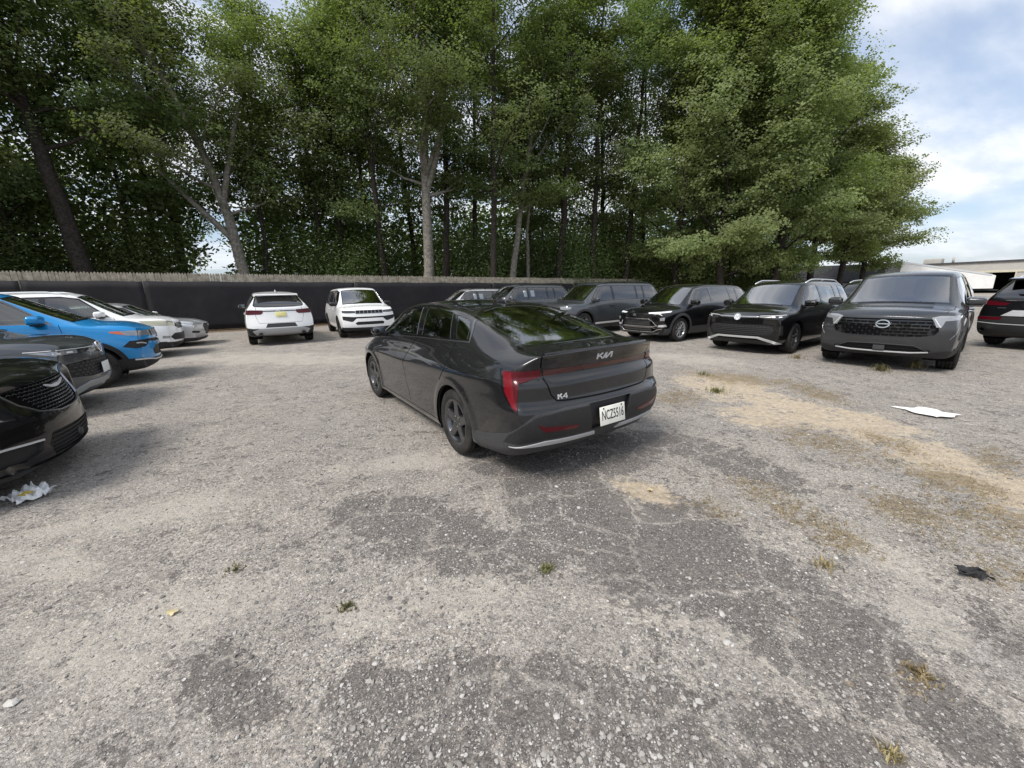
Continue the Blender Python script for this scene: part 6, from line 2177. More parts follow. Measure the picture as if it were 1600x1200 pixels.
def build_weeds():
    spots = [(-.88, 1.68, .03, 80, .03, 'low weed tuft on pale dust in the near left of the lot'), (.18, 1.91, .04, 90, .026, 'small green weed tuft alone in the dust between camera and sedan'),
             (-1.64, 1.97, .025, 50, .03, 'flat brownish weed tuft by the left dust patch'), (6.72, 6.92, .18, 130, .09, 'yellowing grass tuft under the bumper of the big grey SUV'),
             (7.46, 7.02, .22, 90, .06, 'small grass tuft at the right end of the big grey SUV bumper'), (1.26, .98, .03, 70, .022, 'dry grass tuft beside a stone at the bottom edge of the picture'),
             (1.77, 1.91, .05, 60, .05, 'straw coloured tuft on the rim of the dark asphalt'), (1.64, 1.25, .04, 60, .035, 'sparse tuft at the end of the long dark asphalt patch'),
             (3.09, 5.66, .12, 110, .10, 'green weed tuft at the edge of the orange sand near the sedan'), (6.14, 8.23, .14, 90, .09, 'grass tuft in front of the silver bumper trim of the railed black SUV'),
             (3.48, 6.87, .10, 80, .08, 'weed tuft between the sedan and the chrome framed black SUV')]
    for x, y, h, n, sp_, lab in spots:
        V, F, tn = blades(0, 0, n, sp_, h)
        V[:, 2] -= ground_z(np.zeros(1), np.zeros(1))[0]
        me = fast_mesh('weed_tuft', V, F, L_GRASS if 'green' in lab or 'low' in lab or 'weed' in lab else L_STRAW, True, dict(tone=tn))
        o = bpy.data.objects.new('weed_tuft', me)
        COL.objects.link(o)
        o.location = (x, y, float(ground_z(np.array([x]), np.array([y]))[0]))
        tag(o, lab, 'weed', 'weed tufts on the lot')
    Vs, Fs, Ts, b = [], [], [], 0
    for cx, cy, ux, uy, vx, vy in STRAW:
        A = abs(ux * vy - uy * vx) * PI
        n = int(min(60, 10 + A * 60)) if cy > 1.5 else 6
        for _ in range(n):
            r, th = math.sqrt(rng.random()) * 1.15, rng.random() * 2 * PI
            x, y = cx + r * (math.cos(th) * ux + math.sin(th) * vx), cy + r * (math.cos(th) * uy + math.sin(th) * vy)
            V, F, tn = blades(x, y, int(rng.integers(8, 20)), .07, .026 if y > 2 else .014, .0018, 1.6)
            Vs.append(V); Fs.append(F + b); Ts.append(tn)
            b += len(V)
    me = fast_mesh('dry_grass', np.vstack(Vs), np.vstack(Fs), L_STRAW, True, dict(tone=np.concatenate(Ts)))
    o = bpy.data.objects.new('dry_grass', me)
    COL.objects.link(o)
    tag(o, 'thin dry grass growing on the sandy strip', 'grass', kind='stuff')


# ------------------------------------------------------------------ litter
def crumpled(name, pts, n, amp, mat, thick=.003, seed=1, folds=3.0):
    """a crumpled sheet over a quad outline pts (4 corners, counter-clockwise)"""
    P = np.array(pts, float)
    r = np.random.default_rng(seed)
    ph = r.random(6) * 6
    V = []
    for j in range(n + 1):
        for i in range(n + 1):
            s, t = i / n, j / n
            p = P[0] * (1 - s) * (1 - t) + P[1] * s * (1 - t) + P[2] * s * t + P[3] * (1 - s) * t
            z = amp * (abs(math.sin(folds * s * 3.1 + ph[0] + 2 * t)) * abs(math.sin(folds * t * 2.7 + ph[1] + s)) + .35 * r.random())
            e = .03 * math.sin(9 * s + ph[2]) * (1 if j in (0, n) else 0)
            V.append((p[0] + e, p[1] + .03 * math.sin(8 * t + ph[3]) * (1 if i in (0, n) else 0), p[2] + z))
    F = []
    for j in range(n):
        for i in range(n):
            a = j * (n + 1) + i
            F.append((a, a + 1, a + n + 2, a + n + 1))
    o = obj_from(name, V, F, mat, smooth=False)
    md = o.modifiers.new('thickness', 'SOLIDIFY')
    md.thickness = thick
    return o


def build_litter():
    z0 = .008
    o = crumpled('paper_sheet', [(4.84, 4.72, z0), (4.92, 4.27, z0 + .005), (5.28, 4.33, z0), (5.13, 4.60, z0 + .02)], 8, .006, M_PAPER, .002, 4, 1.2)
    tag(o, 'flat white sheet lying on the gravel below the big grey SUV', 'paper sheet')
    M_BAG = principled('plastic_bag', (.72, .73, .74), .3, 0, 0, .5)
    o = crumpled('plastic_bag', [(-4.08, 2.80, .0), (-3.86, 2.76, .0), (-3.80, 2.96, .0), (-4.04, 3.00, .02)], 12, .06, M_BAG, .002, 9, 3.2)
    tag(o, 'crumpled white plastic bag with a yellow label on the ground by the black minivan', 'bag')
    M_YEL = principled('bag_label', (.55, .40, .06), .5)
    q = crumpled('bag_label', [(-3.93, 2.80, .055), (-3.87, 2.80, .053), (-3.86, 2.87, .056), (-3.92, 2.87, .058)], 4, .008, M_YEL, .002, 3)
    q.parent = o
    M_RAG = noisy('dirty_rubber', (.025, .025, .027), .4, 30, .8)
    o = crumpled('rubber_scrap', [(2.42, 1.80, .0), (2.50, 1.74, .0), (2.56, 1.80, .0), (2.46, 1.85, .0)], 8, .028, M_RAG, .004, 5, 3)
    tag(o, 'crumpled black scrap on the ground near the right edge', 'scrap')
    M_LEAF = noisy('yellow_leaf', (.50, .42, .24), .2, 20, .7)
    for k, (x, y, lab) in enumerate(((-1.74, 1.65, 'yellow fallen leaf on the gravel at the lower left'), (1.07, 2.78, 'pale orange fallen leaf on the small sand patch behind the sedan'))):
        pts = [(.5 * math.cos(a) * (1 + .25 * math.cos(5 * a)), .36 * math.sin(a) * (1 + .25 * math.cos(5 * a)), .06 * math.cos(2 * a)) for a in np.linspace(0, 2 * PI, 21)[:-1]]
        V = [(0, 0, .0)] + [(p[0] * .05, p[1] * .05, p[2] * .1 + .004) for p in pts]
        F = [(0, i + 1, (i + 1) % 20 + 1) for i in range(20)]
        o = obj_from('fallen_leaf', V, F, M_LEAF)
        o.location = (x, y, float(ground_z(np.array([x]), np.array([y]))[0]) + .012)
        o.rotation_euler = (.05, .08, k * 1.3)
        tag(o, lab, 'leaf')
    M_ROCK = noisy('pale_rock', (.46, .445, .42), .15, 40, .85, 0, .3, .4)
    for x, y, s, lab in ((.94, 1.42, .016, 'single whitish stone on the dark asphalt'), (-2.02, 1.22, .020, 'pale flat stone at the left edge of the picture'), (-.62, 1.36, .011, 'pale round stone in the dust at the bottom, left of the middle'), (.14, 1.12, .012, 'pale stone among dark gravel at the bottom middle')):
        m = MB()
        r = np.random.default_rng(int(s * 1e4))
        V = []
        for a in range(5):
            for b_ in range(9):
                th, ps = PI * a / 4, 2 * PI * b_ / 9
                q = s * (1 + r.uniform(-.22, .22) * (0 < a < 4))
                V.append((q * math.sin(th) * math.cos(ps) * 1.25, q * math.sin(th) * math.sin(ps), q * math.cos(th) * .6))
        F = [(a * 9 + b_, (a + 1) * 9 + b_, (a + 1) * 9 + (b_ + 1) % 9, a * 9 + (b_ + 1) % 9) for a in range(4) for b_ in range(9)]
        m.add(V, F, 0, False)
        o = fix_normals(m.build('stone', M_ROCK, None, (x, y, float(ground_z(np.array([x]), np.array([y]))[0]) + s * .3)))
        tag(o, lab, 'stone')


# ------------------------------------------------------------------ fence and black screen
FV = 23.06


def fence_h(u):
    return 2.70 - (u + 9.1) * .0135


def build_fence():
    root = empty('wooden_fence', (*uv(-10, FV), 0), R(30))
    tag(root, 'long grey stockade fence with pointed pickets along the back of the lot', 'fence')
    M_WOOD = noisy('weathered_wood', (.27, .245, .20), .35, 5, .9, 0, .2, .3)
    t = NT(M_WOOD.node_tree)
    u0, u1 = -34.0, 26.1
    m = MB()
    x = u0
    while x < u1:
        w = .088 + rng.random() * .014
        h = fence_h(x) + rng.uniform(-.018, .012)
        tl = rng.uniform(-.008, .008)
        xx = x + 10
        m.prism([(xx, .05), (xx + w, .05), (xx + w + tl, h - .065), (xx + w * .62 + tl, h), (xx + w * .38 + tl, h), (xx + tl, h - .065)], .0, .022)
        x += w + .006
    m.build('picket', M_WOOD, root)
    for z in (.4, 1.3, 2.05):
        r = MB()
        n = 12
        for i in range(n):
            a, b = u0 + (u1 - u0) * i / n, u0 + (u1 - u0) * (i + 1) / n - .01
            r.box(((a + b) / 2 + 10, .055, z * fence_h(a) / 2.5), (b - a, .04, .09))
        r.build('rail', M_WOOD, root)
    x = u0
    while x < u1 + .1:
        p = MB()
        p.box((x + 10, .10, fence_h(x) / 2 - .08), (.10, .05, fence_h(x) - .2))
        p.build('post', M_WOOD, root)
        x += 2.4
    # black screen cloth hung in front, in long lengths
    M_CLOTH = noisy('black_screen_cloth', (.0125, .0125, .0155), .25, 3, .75, 0, .3, .2)
    edges = [-34, -25.5, -17.0, -12.2, -8.6, -5.0, 3.6, 12.0, 20.0, 26.0]
    labs = ['black screen cloth behind the black minivan end of the left row', 'black screen cloth behind the left row of cars', 'black screen cloth right of the silver sedan nose', 'black screen cloth behind the white SUV seen from behind',
            'black screen cloth between the two white SUVs', 'black screen cloth behind the white seven-slot SUV and the fastback', 'black screen cloth behind the fastback roof', 'black screen cloth behind the grey SUVs', 'black screen cloth at the right end of the fence']
    for k in range(len(edges) - 1):
        a, b = edges[k] + .02, edges[k + 1] - .02
        n = int((b - a) / .18)
        V = []
        for j in range(9):
            for i in range(n + 1):
                uu = a + (b - a) * i / n
                top = fence_h(uu) - .36 - .03 * abs(math.sin(PI * (uu - a) / 2.4))
                z = .06 + (top - .06) * j / 8
                e = math.sin(PI * j / 8)
                d = .06 + .026 * math.sin(uu * 2.6 + .4 * k) * e + .014 * math.sin(uu * 7 + j * .9) * e + .010 * math.sin(uu * 13 - j * 1.7) * e
                V.append((uu, FV - d - .02, z))
        P = [(*uv(p[0], p[1]), p[2]) for p in V]
        o0 = np.array([*uv((a + b) / 2, FV), 0])
        F = [(j * (n + 1) + i, j * (n + 1) + i + 1, (j + 1) * (n + 1) + i + 1, (j + 1) * (n + 1) + i) for j in range(8) for i in range(n)]
        o = obj_from('screen_cloth', np.array(P) - o0, F, M_CLOTH)
        o.location = tuple(o0)
        md = o.modifiers.new('thickness', 'SOLIDIFY')
        md.thickness = .004
        tag(o, labs[k], 'screen', 'black screens on the fence')
    # dark end post, and an older fence beyond the gap
    p = MB()
    p.rbox((0, 0, 1.45), (.9, .5, 2.9), .05, 2)
    x, y = uv(26.75, FV - .2)
    o = fix_normals(p.build('utility_cabinet', noisy('dark_metal', (.012, .014, .013), .3, 8, .6), None, (x, y, 0), R(30)))
    tag(o, 'tall black cabinet closing the right end of the fence', 'cabinet')
    root = empty('wooden_fence', (*uv(27.4, FV + 1.0), 0), R(6))
    tag(root, 'low weathered board fence beyond the dark end cabinet, behind the black SUVs', 'fence')
    m = MB()
    x = 0
    while x < 15:
        m.prism([(x, .03), (x + .19, .03), (x + .19, 2.0 + rng.uniform(-.03, .03)), (x, 2.0 + rng.uniform(-.03, .03))], 0, .025)
        x += .2
    m.build('board', M_WOOD, root)
    r = MB()
    for z in (.4, 1.6): r.box((7.5, .05, z), (15, .04, .09))
    r.build('rail', M_WOOD, root)


# ------------------------------------------------------------------ trees
def rot_about(v, ax, a):
    ax = nrm(ax)
    return v * math.cos(a) + np.cross(ax, v) * math.sin(a) + ax * (ax @ v) * (1 - math.cos(a))


def leaf_mesh(name, C, S, sizes, mat, sub=1.0, tone=None, up=.5, out=None):
    """C leaf centres, S per-leaf spread already applied; one folded diamond per leaf"""
    n = len(C)
    nrm_ = rng.normal(0, 1, (n, 3))
    nrm_[:, 2] = np.abs(nrm_[:, 2]) + up
    if out is not None: nrm_ += out
    nrm_ /= np.linalg.norm(nrm_, axis=1)[:, None]
    t = rng.normal(0, 1, (n, 3))
    t -= nrm_ * (t * nrm_).sum(1)[:, None]
    t /= np.linalg.norm(t, axis=1)[:, None]
    b = np.cross(nrm_, t)
    L = sizes[:, None]
    w = L * rng.uniform(.34, .5, (n, 1))
    V = np.stack([C - t * L * .5, C + b * w - nrm_ * L * .06 + t * L * .05, C + t * L * .5 - nrm_ * L * .10, C - b * w - nrm_ * L * .06 + t * L * .05], 1).reshape(-1, 3)
    F = np.arange(n * 4).reshape(-1, 4)
    return fast_mesh(name, V, F, mat, False, dict(tone=tone if tone is not None else rng.random(n)))


def make_tree(label, base, H, lean=(0, 0), r0=.25, crown=(4.5, .25, 1.0), n_limb=16, leaves=9000, leaf=.20, mat=None, bark=None, bend=None, seed=0, bias=(0, 0), group=None, clump=.74, fork=None, name='tree', kind=None):
    """trunk with limbs (one mesh) and a crown of leaf clumps; crown=(radius, bottom, top) with bottom/top as fractions of H"""
    r = np.random.default_rng(seed)
    leaves, leaf = int(leaves * 4.0), leaf * .70
    root = empty(name, (base[0], base[1], 0))
    tag(root, label, 'tree', group)
    n = 14
    pts = []
    for i in range(n + 1):
        t = i / n
        x, y = lean[0] * t, lean[1] * t
        if bend is not None:
            x += bend[0] * math.sin(PI * t * bend[2]) ; y += bend[1] * math.sin(PI * t * bend[2])
        pts.append((x + r.normal(0, .05) * (0 < i), y + r.normal(0, .05) * (0 < i), H * .93 * t - (.15 if i == 0 else 0)))
    pts = np.array(pts)
    rad = np.array([r0 * (1.22 if i == 0 else 1.0) * (1 - .86 * (i / n) ** 1.15) for i in range(n + 1)])
    m = MB()
    m.tube(pts, rad, 10)
    cen = []
    ga = 2.399

    def at(t):
        q = t * n
        i = min(int(q), n - 1)
        return pts[i] * (1 - q + i) + pts[i + 1] * (q - i), rad[i] * (1 - q + i) + rad[i + 1] * (q - i)
    cr, cb, ctp = crown
    for k in range(n_limb):
        tt = cb + (.97 - cb) * ((k + r.random() * .6) / n_limb)
        p, rr = at(tt)
        az = k * ga + r.uniform(-.5, .5)
        s = (tt - cb) / (1 - cb + 1e-6)
        Lr = cr * (1.0 - .72 * s ** 1.4) * r.uniform(.7, 1.15) * (.72 + .4 * math.sin(min(1, s * 2.5) * PI / 2))
        el = R(12 + 48 * s + r.uniform(-10, 12))
        d = np.array([math.cos(az) + bias[0], math.sin(az) + bias[1], 0])
        d = nrm(d) * math.cos(el) + np.array([0, 0, math.sin(el)])
        q = [p]
        nn = 6
        dd = d.copy()
        for i in range(nn):
            dd = nrm(dd + r.normal(0, .13, 3) + np.array([0, 0, .05]))
            q.append(q[-1] + dd * Lr / nn)
        q = np.array(q)
        lr = max(.018, rr * .42)
        m.tube(q, np.linspace(lr, .012, nn + 1), 6, cap=False)
        for i in range(2, nn + 1):
            for _ in range(2 if i < nn else 3):
                a = rot_about(dd, (0, 0, 1), r.uniform(-1.3, 1.3))
                a = nrm(a + np.array([0, 0, r.uniform(-.25, .55)]))
                L2 = Lr * r.uniform(.16, .36)
                e = q[i] + a * L2
                if r.random() < .6: m.tube([q[i], (q[i] + e) / 2 + r.normal(0, .08, 3), e], [lr * .35, lr * .22, .008], 4, cap=False)
                cen.append((e, 1.0))
                cen.append((q[i] + a * L2 * .5, .7))
    if fork:
        for f in fork:
            p, rr = at(f[0])
            e = np.array(f[1], float) - np.array([base[0], base[1], 0])
            mid = (p + e) / 2 + np.array(f[2] if len(f) > 2 else (0, 0, 0))
            ts = np.linspace(0, 1, 8)[:, None]
            c = (1 - ts) ** 2 * p + 2 * ts * (1 - ts) * mid + ts ** 2 * e
            m.tube(c, np.linspace(rr * .75, rr * .25, 8), 8, cap=False)
    m.build('trunk', bark or M_BARK, root)
    cen_p = np.array([c for c, _ in cen])
    cw = np.array([w for _, w in cen])
    cw = cw / cw.sum()
    nsub = max(1, leaves // 20)
    si = r.choice(len(cen_p), nsub, p=cw)
    so = np.clip(r.normal(0, 1, (nsub, 3)), -1.7, 1.7) * np.array([clump, clump, clump * .42])
    sub = cen_p[si] + so
    limb_tone = r.random(len(cen_p))
    sub_tone = .35 * limb_tone[si] + .5 * r.random(nsub) + .12 * so[:, 2] / clump
    idx = r.integers(0, nsub, leaves)
    off = np.clip(r.normal(0, 1, (leaves, 3)), -2, 2) * np.array([.24, .24, .12])
    C = sub[idx] + off
    C[:, 2] = np.maximum(C[:, 2], .25)
    tone = np.clip(sub_tone[idx] + .22 * r.random(leaves), 0, 1)
    ax = np.stack([np.interp(C[:, 2], pts[:, 2], pts[:, 0]), np.interp(C[:, 2], pts[:, 2], pts[:, 1]), C[:, 2] * .75 + H * .10], 1)
    ov = C - ax
    ov /= np.linalg.norm(ov, axis=1)[:, None] + 1e-6
    me = leaf_mesh('crown', C, None, leaf * r.uniform(.6, 1.25, leaves), mat or L_OAK, tone=tone, out=ov * 1.3)
    o = bpy.data.objects.new('crown', me)
    COL.objects.link(o)
    o.parent = root
    return root


def make_shrub(label, base, rx, ry, h, leaves, leaf, mat, seed, group='undergrowth behind the fence'):
    r = np.random.default_rng(seed)
    root = empty('shrub', (base[0], base[1], 0))
    tag(root, label, 'shrub', group)
    m = MB()
    cen = []
    for k in range(14):
        az = r.random() * 2 * PI
        e = np.array([math.cos(az) * rx * r.uniform(.2, 1), math.sin(az) * ry * r.uniform(.2, 1), h * r.uniform(.45, 1)])
        m.tube([(0, 0, 0), e * .5 + np.array([0, 0, h * .12]), e], [.03, .02, .008], 5, cap=False)
        for t in (.45, .7, 1.0): cen.append(e * t + r.normal(0, .2, 3))
    m.build('stem', M_BARKD, root)
    cen = np.array(cen)
    idx = r.integers(0, len(cen), leaves)
    C = cen[idx] + r.normal(0, 1, (leaves, 3)) * np.array([rx * .26, ry * .26, h * .15])
    C[:, 2] = np.abs(C[:, 2])
    tone = np.clip(.5 * r.random(len(cen))[idx] + .5 * r.random(leaves), 0, 1)
    ov = C - np.array([0, 0, h * .4])
    ov /= np.linalg.norm(ov, axis=1)[:, None] + 1e-6
    me = leaf_mesh('foliage', C, None, leaf * r.uniform(.6, 1.25, leaves), mat, tone=tone, out=ov * 1.3)
    o = bpy.data.objects.new('foliage', me)
    COL.objects.link(o)
    o.parent = root


def build_trees():
    G1, G2 = 'tall trees behind the fence', 'leafy trees beyond the right end of the fence'
    T = make_tree
    # trunks one can pick out
    T('oak with thick dark trunk leaning left, behind the fence at the far left', (-20.9, 20.2), 19, (-2.4, .8), .41, (5.2, .48, 1), 18, 9500, .21, L_OAK, M_BARKD, seed=1, group=G1, bias=(.2, .1))
    T('tree with pale curved trunk bending left, beside the bright gap in the wood', (-15.7, 24), 18, (-4.6, .4), .34, (4.6, .36, 1), 16, 7500, .20, L_OAK, M_BARKL, bend=(1.3, 0, 1.0), seed=2, group=G1, fork=[(.40, (-14.6, 24.5, 12), (.2, 0, 1)), (.28, (-19.5, 24, 8.5), (-.6, 0, .6))])
    T('thin straight dark trunk right of the bright gap', (-15.2, 25.4), 17, (.3, .3), .15, (3.0, .42, 1), 12, 4500, .19, L_OAK, M_BARKD, seed=3, group=G1)
    T('slim dark trunk behind the roof of the white SUV seen from behind', (-12.6, 27.6), 18, (-.5, .6), .20, (3.6, .38, 1), 14, 6000, .20, L_OAK, M_BARKD, seed=4, group=G1)
    T('slim dark trunk just left of the white seven-slot SUV', (-11.7, 28.2), 19, (.5, .4), .21, (3.8, .36, 1), 14, 6500, .20, L_OAK, M_BARKD, seed=5, group=G1)
    T('tallest oak with thick pale straight trunk, behind the fence in the middle left', (-5.5, 26.8), 22, (.7, .8), .37, (5.6, .36, 1), 20, 11000, .21, L_OAK, M_BARKL, seed=6, group=G1, fork=[(.42, (-2.2, 27.4, 16), (.6, 0, 1)), (.38, (-3.9, 27, 14), (.9, 0, 0))])
    T('dark trunk close behind the thick pale one', (-4.6, 28.4), 20, (1.0, .5), .26, (4.2, .40, 1), 15, 7000, .20, L_OAK, M_BARKD, seed=7, group=G1)
    T('pale trunk curving right above the fastback roof', (.2, 28.6), 19, (2.8, .6), .25, (4.8, .38, 1), 16, 8500, .20, L_OAK, M_BARKL, bend=(-.5, 0, 1.2), seed=8, group=G1, fork=[(.5, (6.5, 29, 15), (.5, 0, 1.5))])
    T('thin pale trunk right beside the curving one', (1.25, 30), 17, (.5, .4), .16, (3.0, .42, 1), 12, 4500, .19, L_OAK, M_BARKL, seed=9, group=G1)
    # the rest of the wood
    rr = np.random.default_rng(5)
    spots = [(-31, 15), (-27, 17), (-25.5, 21), (-29, 24), (-22.5, 25), (-22.4, 27.5), (-25.5, 32), (-10.2, 31), (-8.4, 27.3), (-7.5, 33), (-2.8, 31.5), (-1.2, 26.7), (1.5, 35), (3.6, 29.8), (4.8, 33.5), (6.3, 30.8), (8.2, 35), (9.2, 32.2), (-13.5, 34), (-16.5, 30.8), (-25, 29), (12.0, 36.0), (-34, 20), (-24.2, 18.2)]
    kinds = ['broad oak', 'slender oak', 'forked oak', 'leaning oak', 'dense oak', 'sparse oak']
    where = ['at the far left edge', 'above the black minivan', 'above the blue SUV', 'left of the leaning dark trunk', 'above the white SUV of the left row', 'left of the pale curved trunk', 'deep behind the pale curved trunk', 'between the slim dark trunks and the thick pale trunk',
             'just left of the thick pale trunk', 'deep behind the thick pale trunk', 'right of the thick pale trunk', 'above the windscreen of the fastback', 'deep behind the curving pale trunk', 'right of the thin pale trunk', 'deep above the grey SUV with window papers', 'above the grey SUV with window papers',
             'deep above the mid grey SUV', 'above the mid grey SUV', 'deep behind the slim dark trunks', 'deep above the white SUV seen from behind', 'deep behind the leaning dark trunk', 'above the dark cabinet at the fence end', 'beyond the left edge over the minivan roof', 'right behind the fence at the left, above the grey SUV']
    for i, (x, y) in enumerate(spots):
        H = rr.uniform(20.5, 25)
        T('%s %s' % (kinds[i % 6], where[i]), (x, y), H, (rr.uniform(-1.3, 1.3), rr.uniform(-.6, .8)), rr.uniform(.14, .26), (rr.uniform(3.4, 5.2), rr.uniform(.22, .40), 1), 15, int(rr.uniform(5200, 8200)), .21, L_DARK if y > 30 else L_OAK,
          M_BARKD, seed=20 + i, group=G1)
    # lush trees at the right
    lush = [(12.6, 30.5, 22, 5.4, 'lush tree rising right of the dark cabinet'), (15.0, 28.6, 22, 5.4, 'lush tree above the chrome framed black SUV'), (16.6, 30.2, 22, 5.4, 'tallest lush tree above the railed black SUV'),
            (18.9, 28.6, 22, 4.6, 'lush tree with the high crown edge against the sky'), (21.2, 31.5, 21, 4.2, 'lush tree behind the high crown edge'), (24.6, 33.0, 17.8, 3.7, 'lush tree stepping down toward the shed'), (28.4, 34.5, 13.6, 3.6, 'lush tree above the shed roof'),
            (34.6, 39.5, 12.6, 3.3, 'lowest lush tree at the right end of the wood, by the white trailer'), (16.4, 34.5, 21, 5.2, 'lush tree hidden deep behind the railed black SUV'), (21, 36, 20, 4.4, 'lush tree deep in the right wood')]
    for i, (x, y, H, cr, lab) in enumerate(lush):
        T(lab, (x, y), H, (rr.uniform(-.5, .5), 0), .26, (cr, .10 if i < 4 else .26, 1), 26, 16000 if i < 8 else 8000, .23, L_BRIGHT, M_BARKD, seed=60 + i, group=G2, clump=.72)
    # undergrowth
    ub = [(-29.5, 17.5), (-27.5, 20.5), (-26, 21.5), (-23.2, 23.6), (-21.2, 23.6), (-12.6, 26.2), (-12.0, 29.4), (-10.2, 28.2), (-8.6, 29.5), (-6.4, 30.6), (-3.2, 30.6), (-1.2, 30.8), (.6, 32.0), (2.8, 31.8), (4.6, 30.6), (6.8, 32.2), (8.6, 33.6), (10.4, 34.2), (12.8, 32.5), (15.5, 31), (-24.5, 20.5), (-28.5, 18), (19, 31), (21, 33.5), (24.2, 36)]
    ul = ['at the far left edge', 'behind the black minivan side of the fence', 'above the grey SUV roof', 'under the leaning dark trunk', 'left of the pale curved trunk', 'right of the bright gap', 'below the slim dark trunks', 'left of the white seven-slot SUV', 'behind the white seven-slot SUV', 'left of the thick pale trunk',
          'right of the thick pale trunk', 'behind the fastback windscreen', 'under the curving pale trunk', 'right of the thin pale trunk', 'behind the silver SUV roof', 'behind the grey SUV with window papers', 'behind the mid grey SUV', 'at the dark cabinet', 'beyond the dark cabinet', 'behind the chrome framed black SUV',
          'deep behind the blue SUV', 'beyond the left picture edge', 'behind the railed black SUV', 'left of the shed', 'beside the shed roof']
    for i, (x, y) in enumerate(ub):
        h = rr.uniform(4.2, 7.6)
        make_shrub('%s shrub %s' % (['dense green', 'loose green', 'tall dark'][i % 3], ul[i]), (x, y), rr.uniform(2.0, 3.0), rr.uniform(1.5, 2.2), h, 15000, .125, [L_OAK, L_OAK, L_DARK][i % 3], 100 + i)
    # the far wood that closes the view
    n = 560000
    u = rng.uniform(-75, 62, n)
    v = 31 + 20 * rng.random(n) ** 1.3
    z = 18 * rng.random(n) ** .95
    x, y = u * .866 - v * .5, u * .5 + v * .866
    az = np.degrees(np.arctan2(x, y))
    lump = np.sin(u * .55 + .6 * np.sin(z * .9)) * np.sin(z * .8 + u * .21) + .6 * np.sin(u * 1.7 + v) * np.sin(z * 1.9 + 1 + v * .7)
    top = 13 + 3 * np.sin(u * .35) + 2 * np.sin(u * .9 + 2)
    g_ = .9 * np.sin(z * 2.3) + .7 * np.sin(z * 5.1 + v) + rng.normal(0, .5, n)
    k = (lump > -.35 - .9 * (z < 8)) & (z < top) & ~((az + g_ > -37.4) & (az + g_ < -33.4) & (z < 8.5 + .8 * g_)) & (x < 34) & (rng.random(n) < .45 + .55 * (z < 8))
    C = np.stack([x, y, z], 1)[k]
    # the same wood carries on round the left side of the lot
    n2 = 70000
    a2 = R(1) * rng.uniform(95, 200, n2)
    d2 = rng.uniform(30, 38, n2)
    z2 = 15 * rng.random(n2)
    l2 = np.sin(a2 * 26 + .7 * np.sin(z2)) * np.sin(z2 * .8 + a2 * 9) + .5 * np.sin(a2 * 61) * np.sin(z2 * 1.9)
    k2 = (l2 > -.5) & (z2 < 11 + 3 * np.sin(a2 * 17))
    C2 = np.stack([-d2 * np.sin(a2 - PI / 2 - R(30)) * 0 + d2 * np.cos(a2 + R(30)), d2 * np.sin(a2 + R(30)), z2], 1)[k2]
    C2 = C2[(C2[:, 0] < -24) | (C2[:, 1] < -6)]
    C = np.vstack([C, C2])
    lump = np.concatenate([lump[k], l2[k2][:len(C2)]])
    k = np.ones(len(C), bool)
    me = leaf_mesh('far_woods', C, None, .30 * rng.uniform(.6, 1.3, len(C)), L_DARK, tone=np.clip(rng.random(len(C)) * .7 + .3 * (lump[k] * .3 + .3), 0, 1))
    o = bpy.data.objects.new('far_woods', me)
    COL.objects.link(o)
    tag(o, 'dim far woodland filling the view behind the tree trunks', 'woods', kind='stuff')


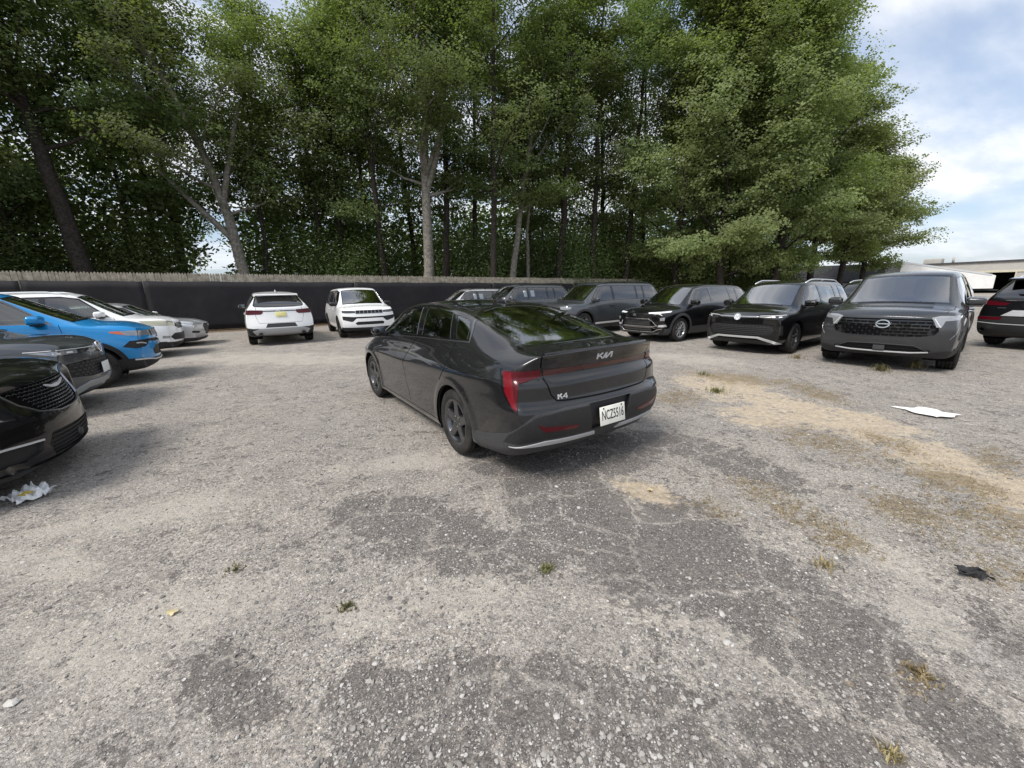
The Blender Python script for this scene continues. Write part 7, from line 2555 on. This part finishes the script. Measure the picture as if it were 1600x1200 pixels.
# ------------------------------------------------------------------ buildings at the right
def build_yard():
    M_WALL = principled('painted_block', (.36, .35, .32), .85)
    t = NT(M_WALL.node_tree)
    o = t.node('ShaderNodeTexCoord').outputs['Object']
    br = t.node('ShaderNodeTexBrick')
    rot = t.node('ShaderNodeMapping')
    rot.inputs['Rotation'].default_value = (R(90), 0, 0)
    t.put(rot.inputs['Vector'], o)
    t.put(br.inputs['Vector'], rot.outputs[0])
    br.inputs['Scale'].default_value = 1.0
    br.inputs['Brick Width'].default_value = .40
    br.inputs['Row Height'].default_value = .20
    br.inputs['Mortar Size'].default_value = .010
    t.put(br.inputs['Color1'], (.47, .455, .42))
    t.put(br.inputs['Color2'], (.43, .415, .385))
    t.put(br.inputs['Mortar'], (.36, .35, .32))
    t.put(bsdf(M_WALL).inputs['Base Color'], t.mix(t.math('MULTIPLY', t.noise(o, .7, 6), .35), br.outputs[0], (.26, .25, .23)))
    M_COPE = noisy('dark_coping', (.055, .055, .058), .2, 6, .6)
    M_LINT = noisy('pale_lintel', (.52, .48, .38), .1, 6, .7)
    # long low garage block
    a = R(-60)
    root = empty('garage_building', (53.2, 56.0, 0), a)
    tag(root, 'low grey block garage with a dark open doorway behind the parked cars at the right', 'building')
    m = MB()
    D0, D1, DH, TH, Ln, Dp = 7.6, 11.0, 2.42, 3.62, 44.0, 12.0
    m.box((D0 / 2, .1, TH / 2), (D0, .2, TH))
    m.box(((D1 + Ln) / 2, .1, TH / 2), (Ln - D1, .2, TH))
    m.box(((D0 + D1) / 2, .1, (DH + .22 + TH) / 2), (D1 - D0, .2, TH - DH - .22))
    m.box((.1, .2 + Dp / 2, TH / 2), (.2, Dp, TH))
    m.box((Ln - .1, .2 + Dp / 2, TH / 2), (.2, Dp, TH))
    m.box((Ln / 2, Dp + .3, TH / 2), (Ln, .2, TH))
    fix_normals(m.build('wall', M_WALL, root))
    r = MB()
    r.box((Ln / 2, .1 + Dp / 2, TH + .09), (Ln + .3, Dp + .5, .18))
    rf = r.build('roof', M_COPE, root)
    v = MB()
    v.rbox((3.4, 2.2, TH + .5), (1.7, 1.1, .65), .05, 2)
    v.tube([(5.2, 2.2, TH + .18), (5.2, 2.2, TH + .9)], .12, 10)
    fix_normals(v.build('roof_vent', M_WALL, rf))
    l = MB()
    l.box(((D0 + D1) / 2 - .4, .07, DH + .11), (D1 - D0 + 2.2, .3, .22))
    l.build('lintel', M_LINT, root)
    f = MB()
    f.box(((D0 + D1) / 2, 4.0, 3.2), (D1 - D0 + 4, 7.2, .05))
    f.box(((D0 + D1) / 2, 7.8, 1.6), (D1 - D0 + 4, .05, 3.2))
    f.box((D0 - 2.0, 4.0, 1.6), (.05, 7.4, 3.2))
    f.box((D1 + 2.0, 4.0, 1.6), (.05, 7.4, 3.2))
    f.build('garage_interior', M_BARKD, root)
    for xj in (D0 + .04, D1 - .04):
        jm = MB()
        jm.box((xj, .06, DH / 2), (.10, .3, DH))
        jm.build('door_jamb', M_LINT, root)
    # long shed with a dark roof
    M_ROOF = noisy('dark_shingle', (.045, .046, .050), .25, 3, .9, 0, .2, .3)
    M_SID = noisy('pale_siding', (.42, .44, .47), .08, 4, .7)
    root = empty('shed', (35.6, 46.0, 0), R(-32))
    tag(root, 'long dark-roofed shed with a pale gable, between the trees and the white trailer', 'shed')
    w, hl, ev, rg = 2.6, 5.6, 1.75, 3.35
    s = MB()
    s.prism([(-w, 0), (w, 0), (w, ev), (0, rg), (-w, ev)], -hl, hl, 'x')
    fix_normals(s.build('wall', M_SID, root))
    rr_ = MB()
    for sg in (1, -1):
        dx, dz = w + .35, rg - ev
        k = (rg - ev) / w
        P = [(0, rg + .02), (sg * dx, rg + .02 - k * dx), (sg * dx, rg + .14 - k * dx), (0, rg + .16)]
        rr_.prism(P, -hl - .3, hl + .3, 'x')
    fix_normals(rr_.build('roof', M_ROOF, root))
    wn = MB()
    wn.box((hl + .015, .1, 2.15), (.03, .7, .8))
    wo = wn.build('window', M_GLOSSBLK, root)
    fr = MB()
    for y in (-.28, .48): fr.box((hl + .04, y, 2.15), (.05, .07, .9))
    for z in (1.72, 2.58): fr.box((hl + .04, .1, z), (.05, .83, .07))
    fr.build('window_frame', M_PAPER, wo)
    # white trailer with a sloping roof
    root = empty('trailer', (38.3, 40.0, 0), R(-17))
    tag(root, 'big white box trailer with a sloping roof behind the big grey SUV', 'trailer')
    b = MB()
    b.prism([(-.2, .8), (7.0, .8), (7.0, 1.95), (6.7, 2.05), (-.2, 3.45)], -1.2, 1.2, 'y')
    M_TR = noisy('trailer_white', (.74, .74, .72), .05, 2, .5)
    fix_normals(b.build('box_body', M_TR, root))
    tr = MB()
    for y in (-1.215, 1.215): tr.prism([(-.2, 3.33), (6.7, 1.95), (6.7, 2.09), (-.2, 3.48)], y - .02, y + .02, 'y')
    tr.build('roof_trim', M_SATIN, root)
    for x in (4.0, 5.0):
        for sg in (1, -1): wheel(root, x, 1.0 * sg, .38, .24, .21, 'multi10', M_ALLOY, 0, sg)
    hb = MB()
    hb.box((3.4, 0, .68), (7.0, 1.0, .16))
    hb.tube([(6.9, 0, .66), (8.2, 0, .60)], .06, 8)
    hb.build('chassis', M_BLACKPL, root)


# ------------------------------------------------------------------ assemble
build_ground()
build_fence()
build_yard()
build_trees()
build_cars()
build_weeds()
build_litter()
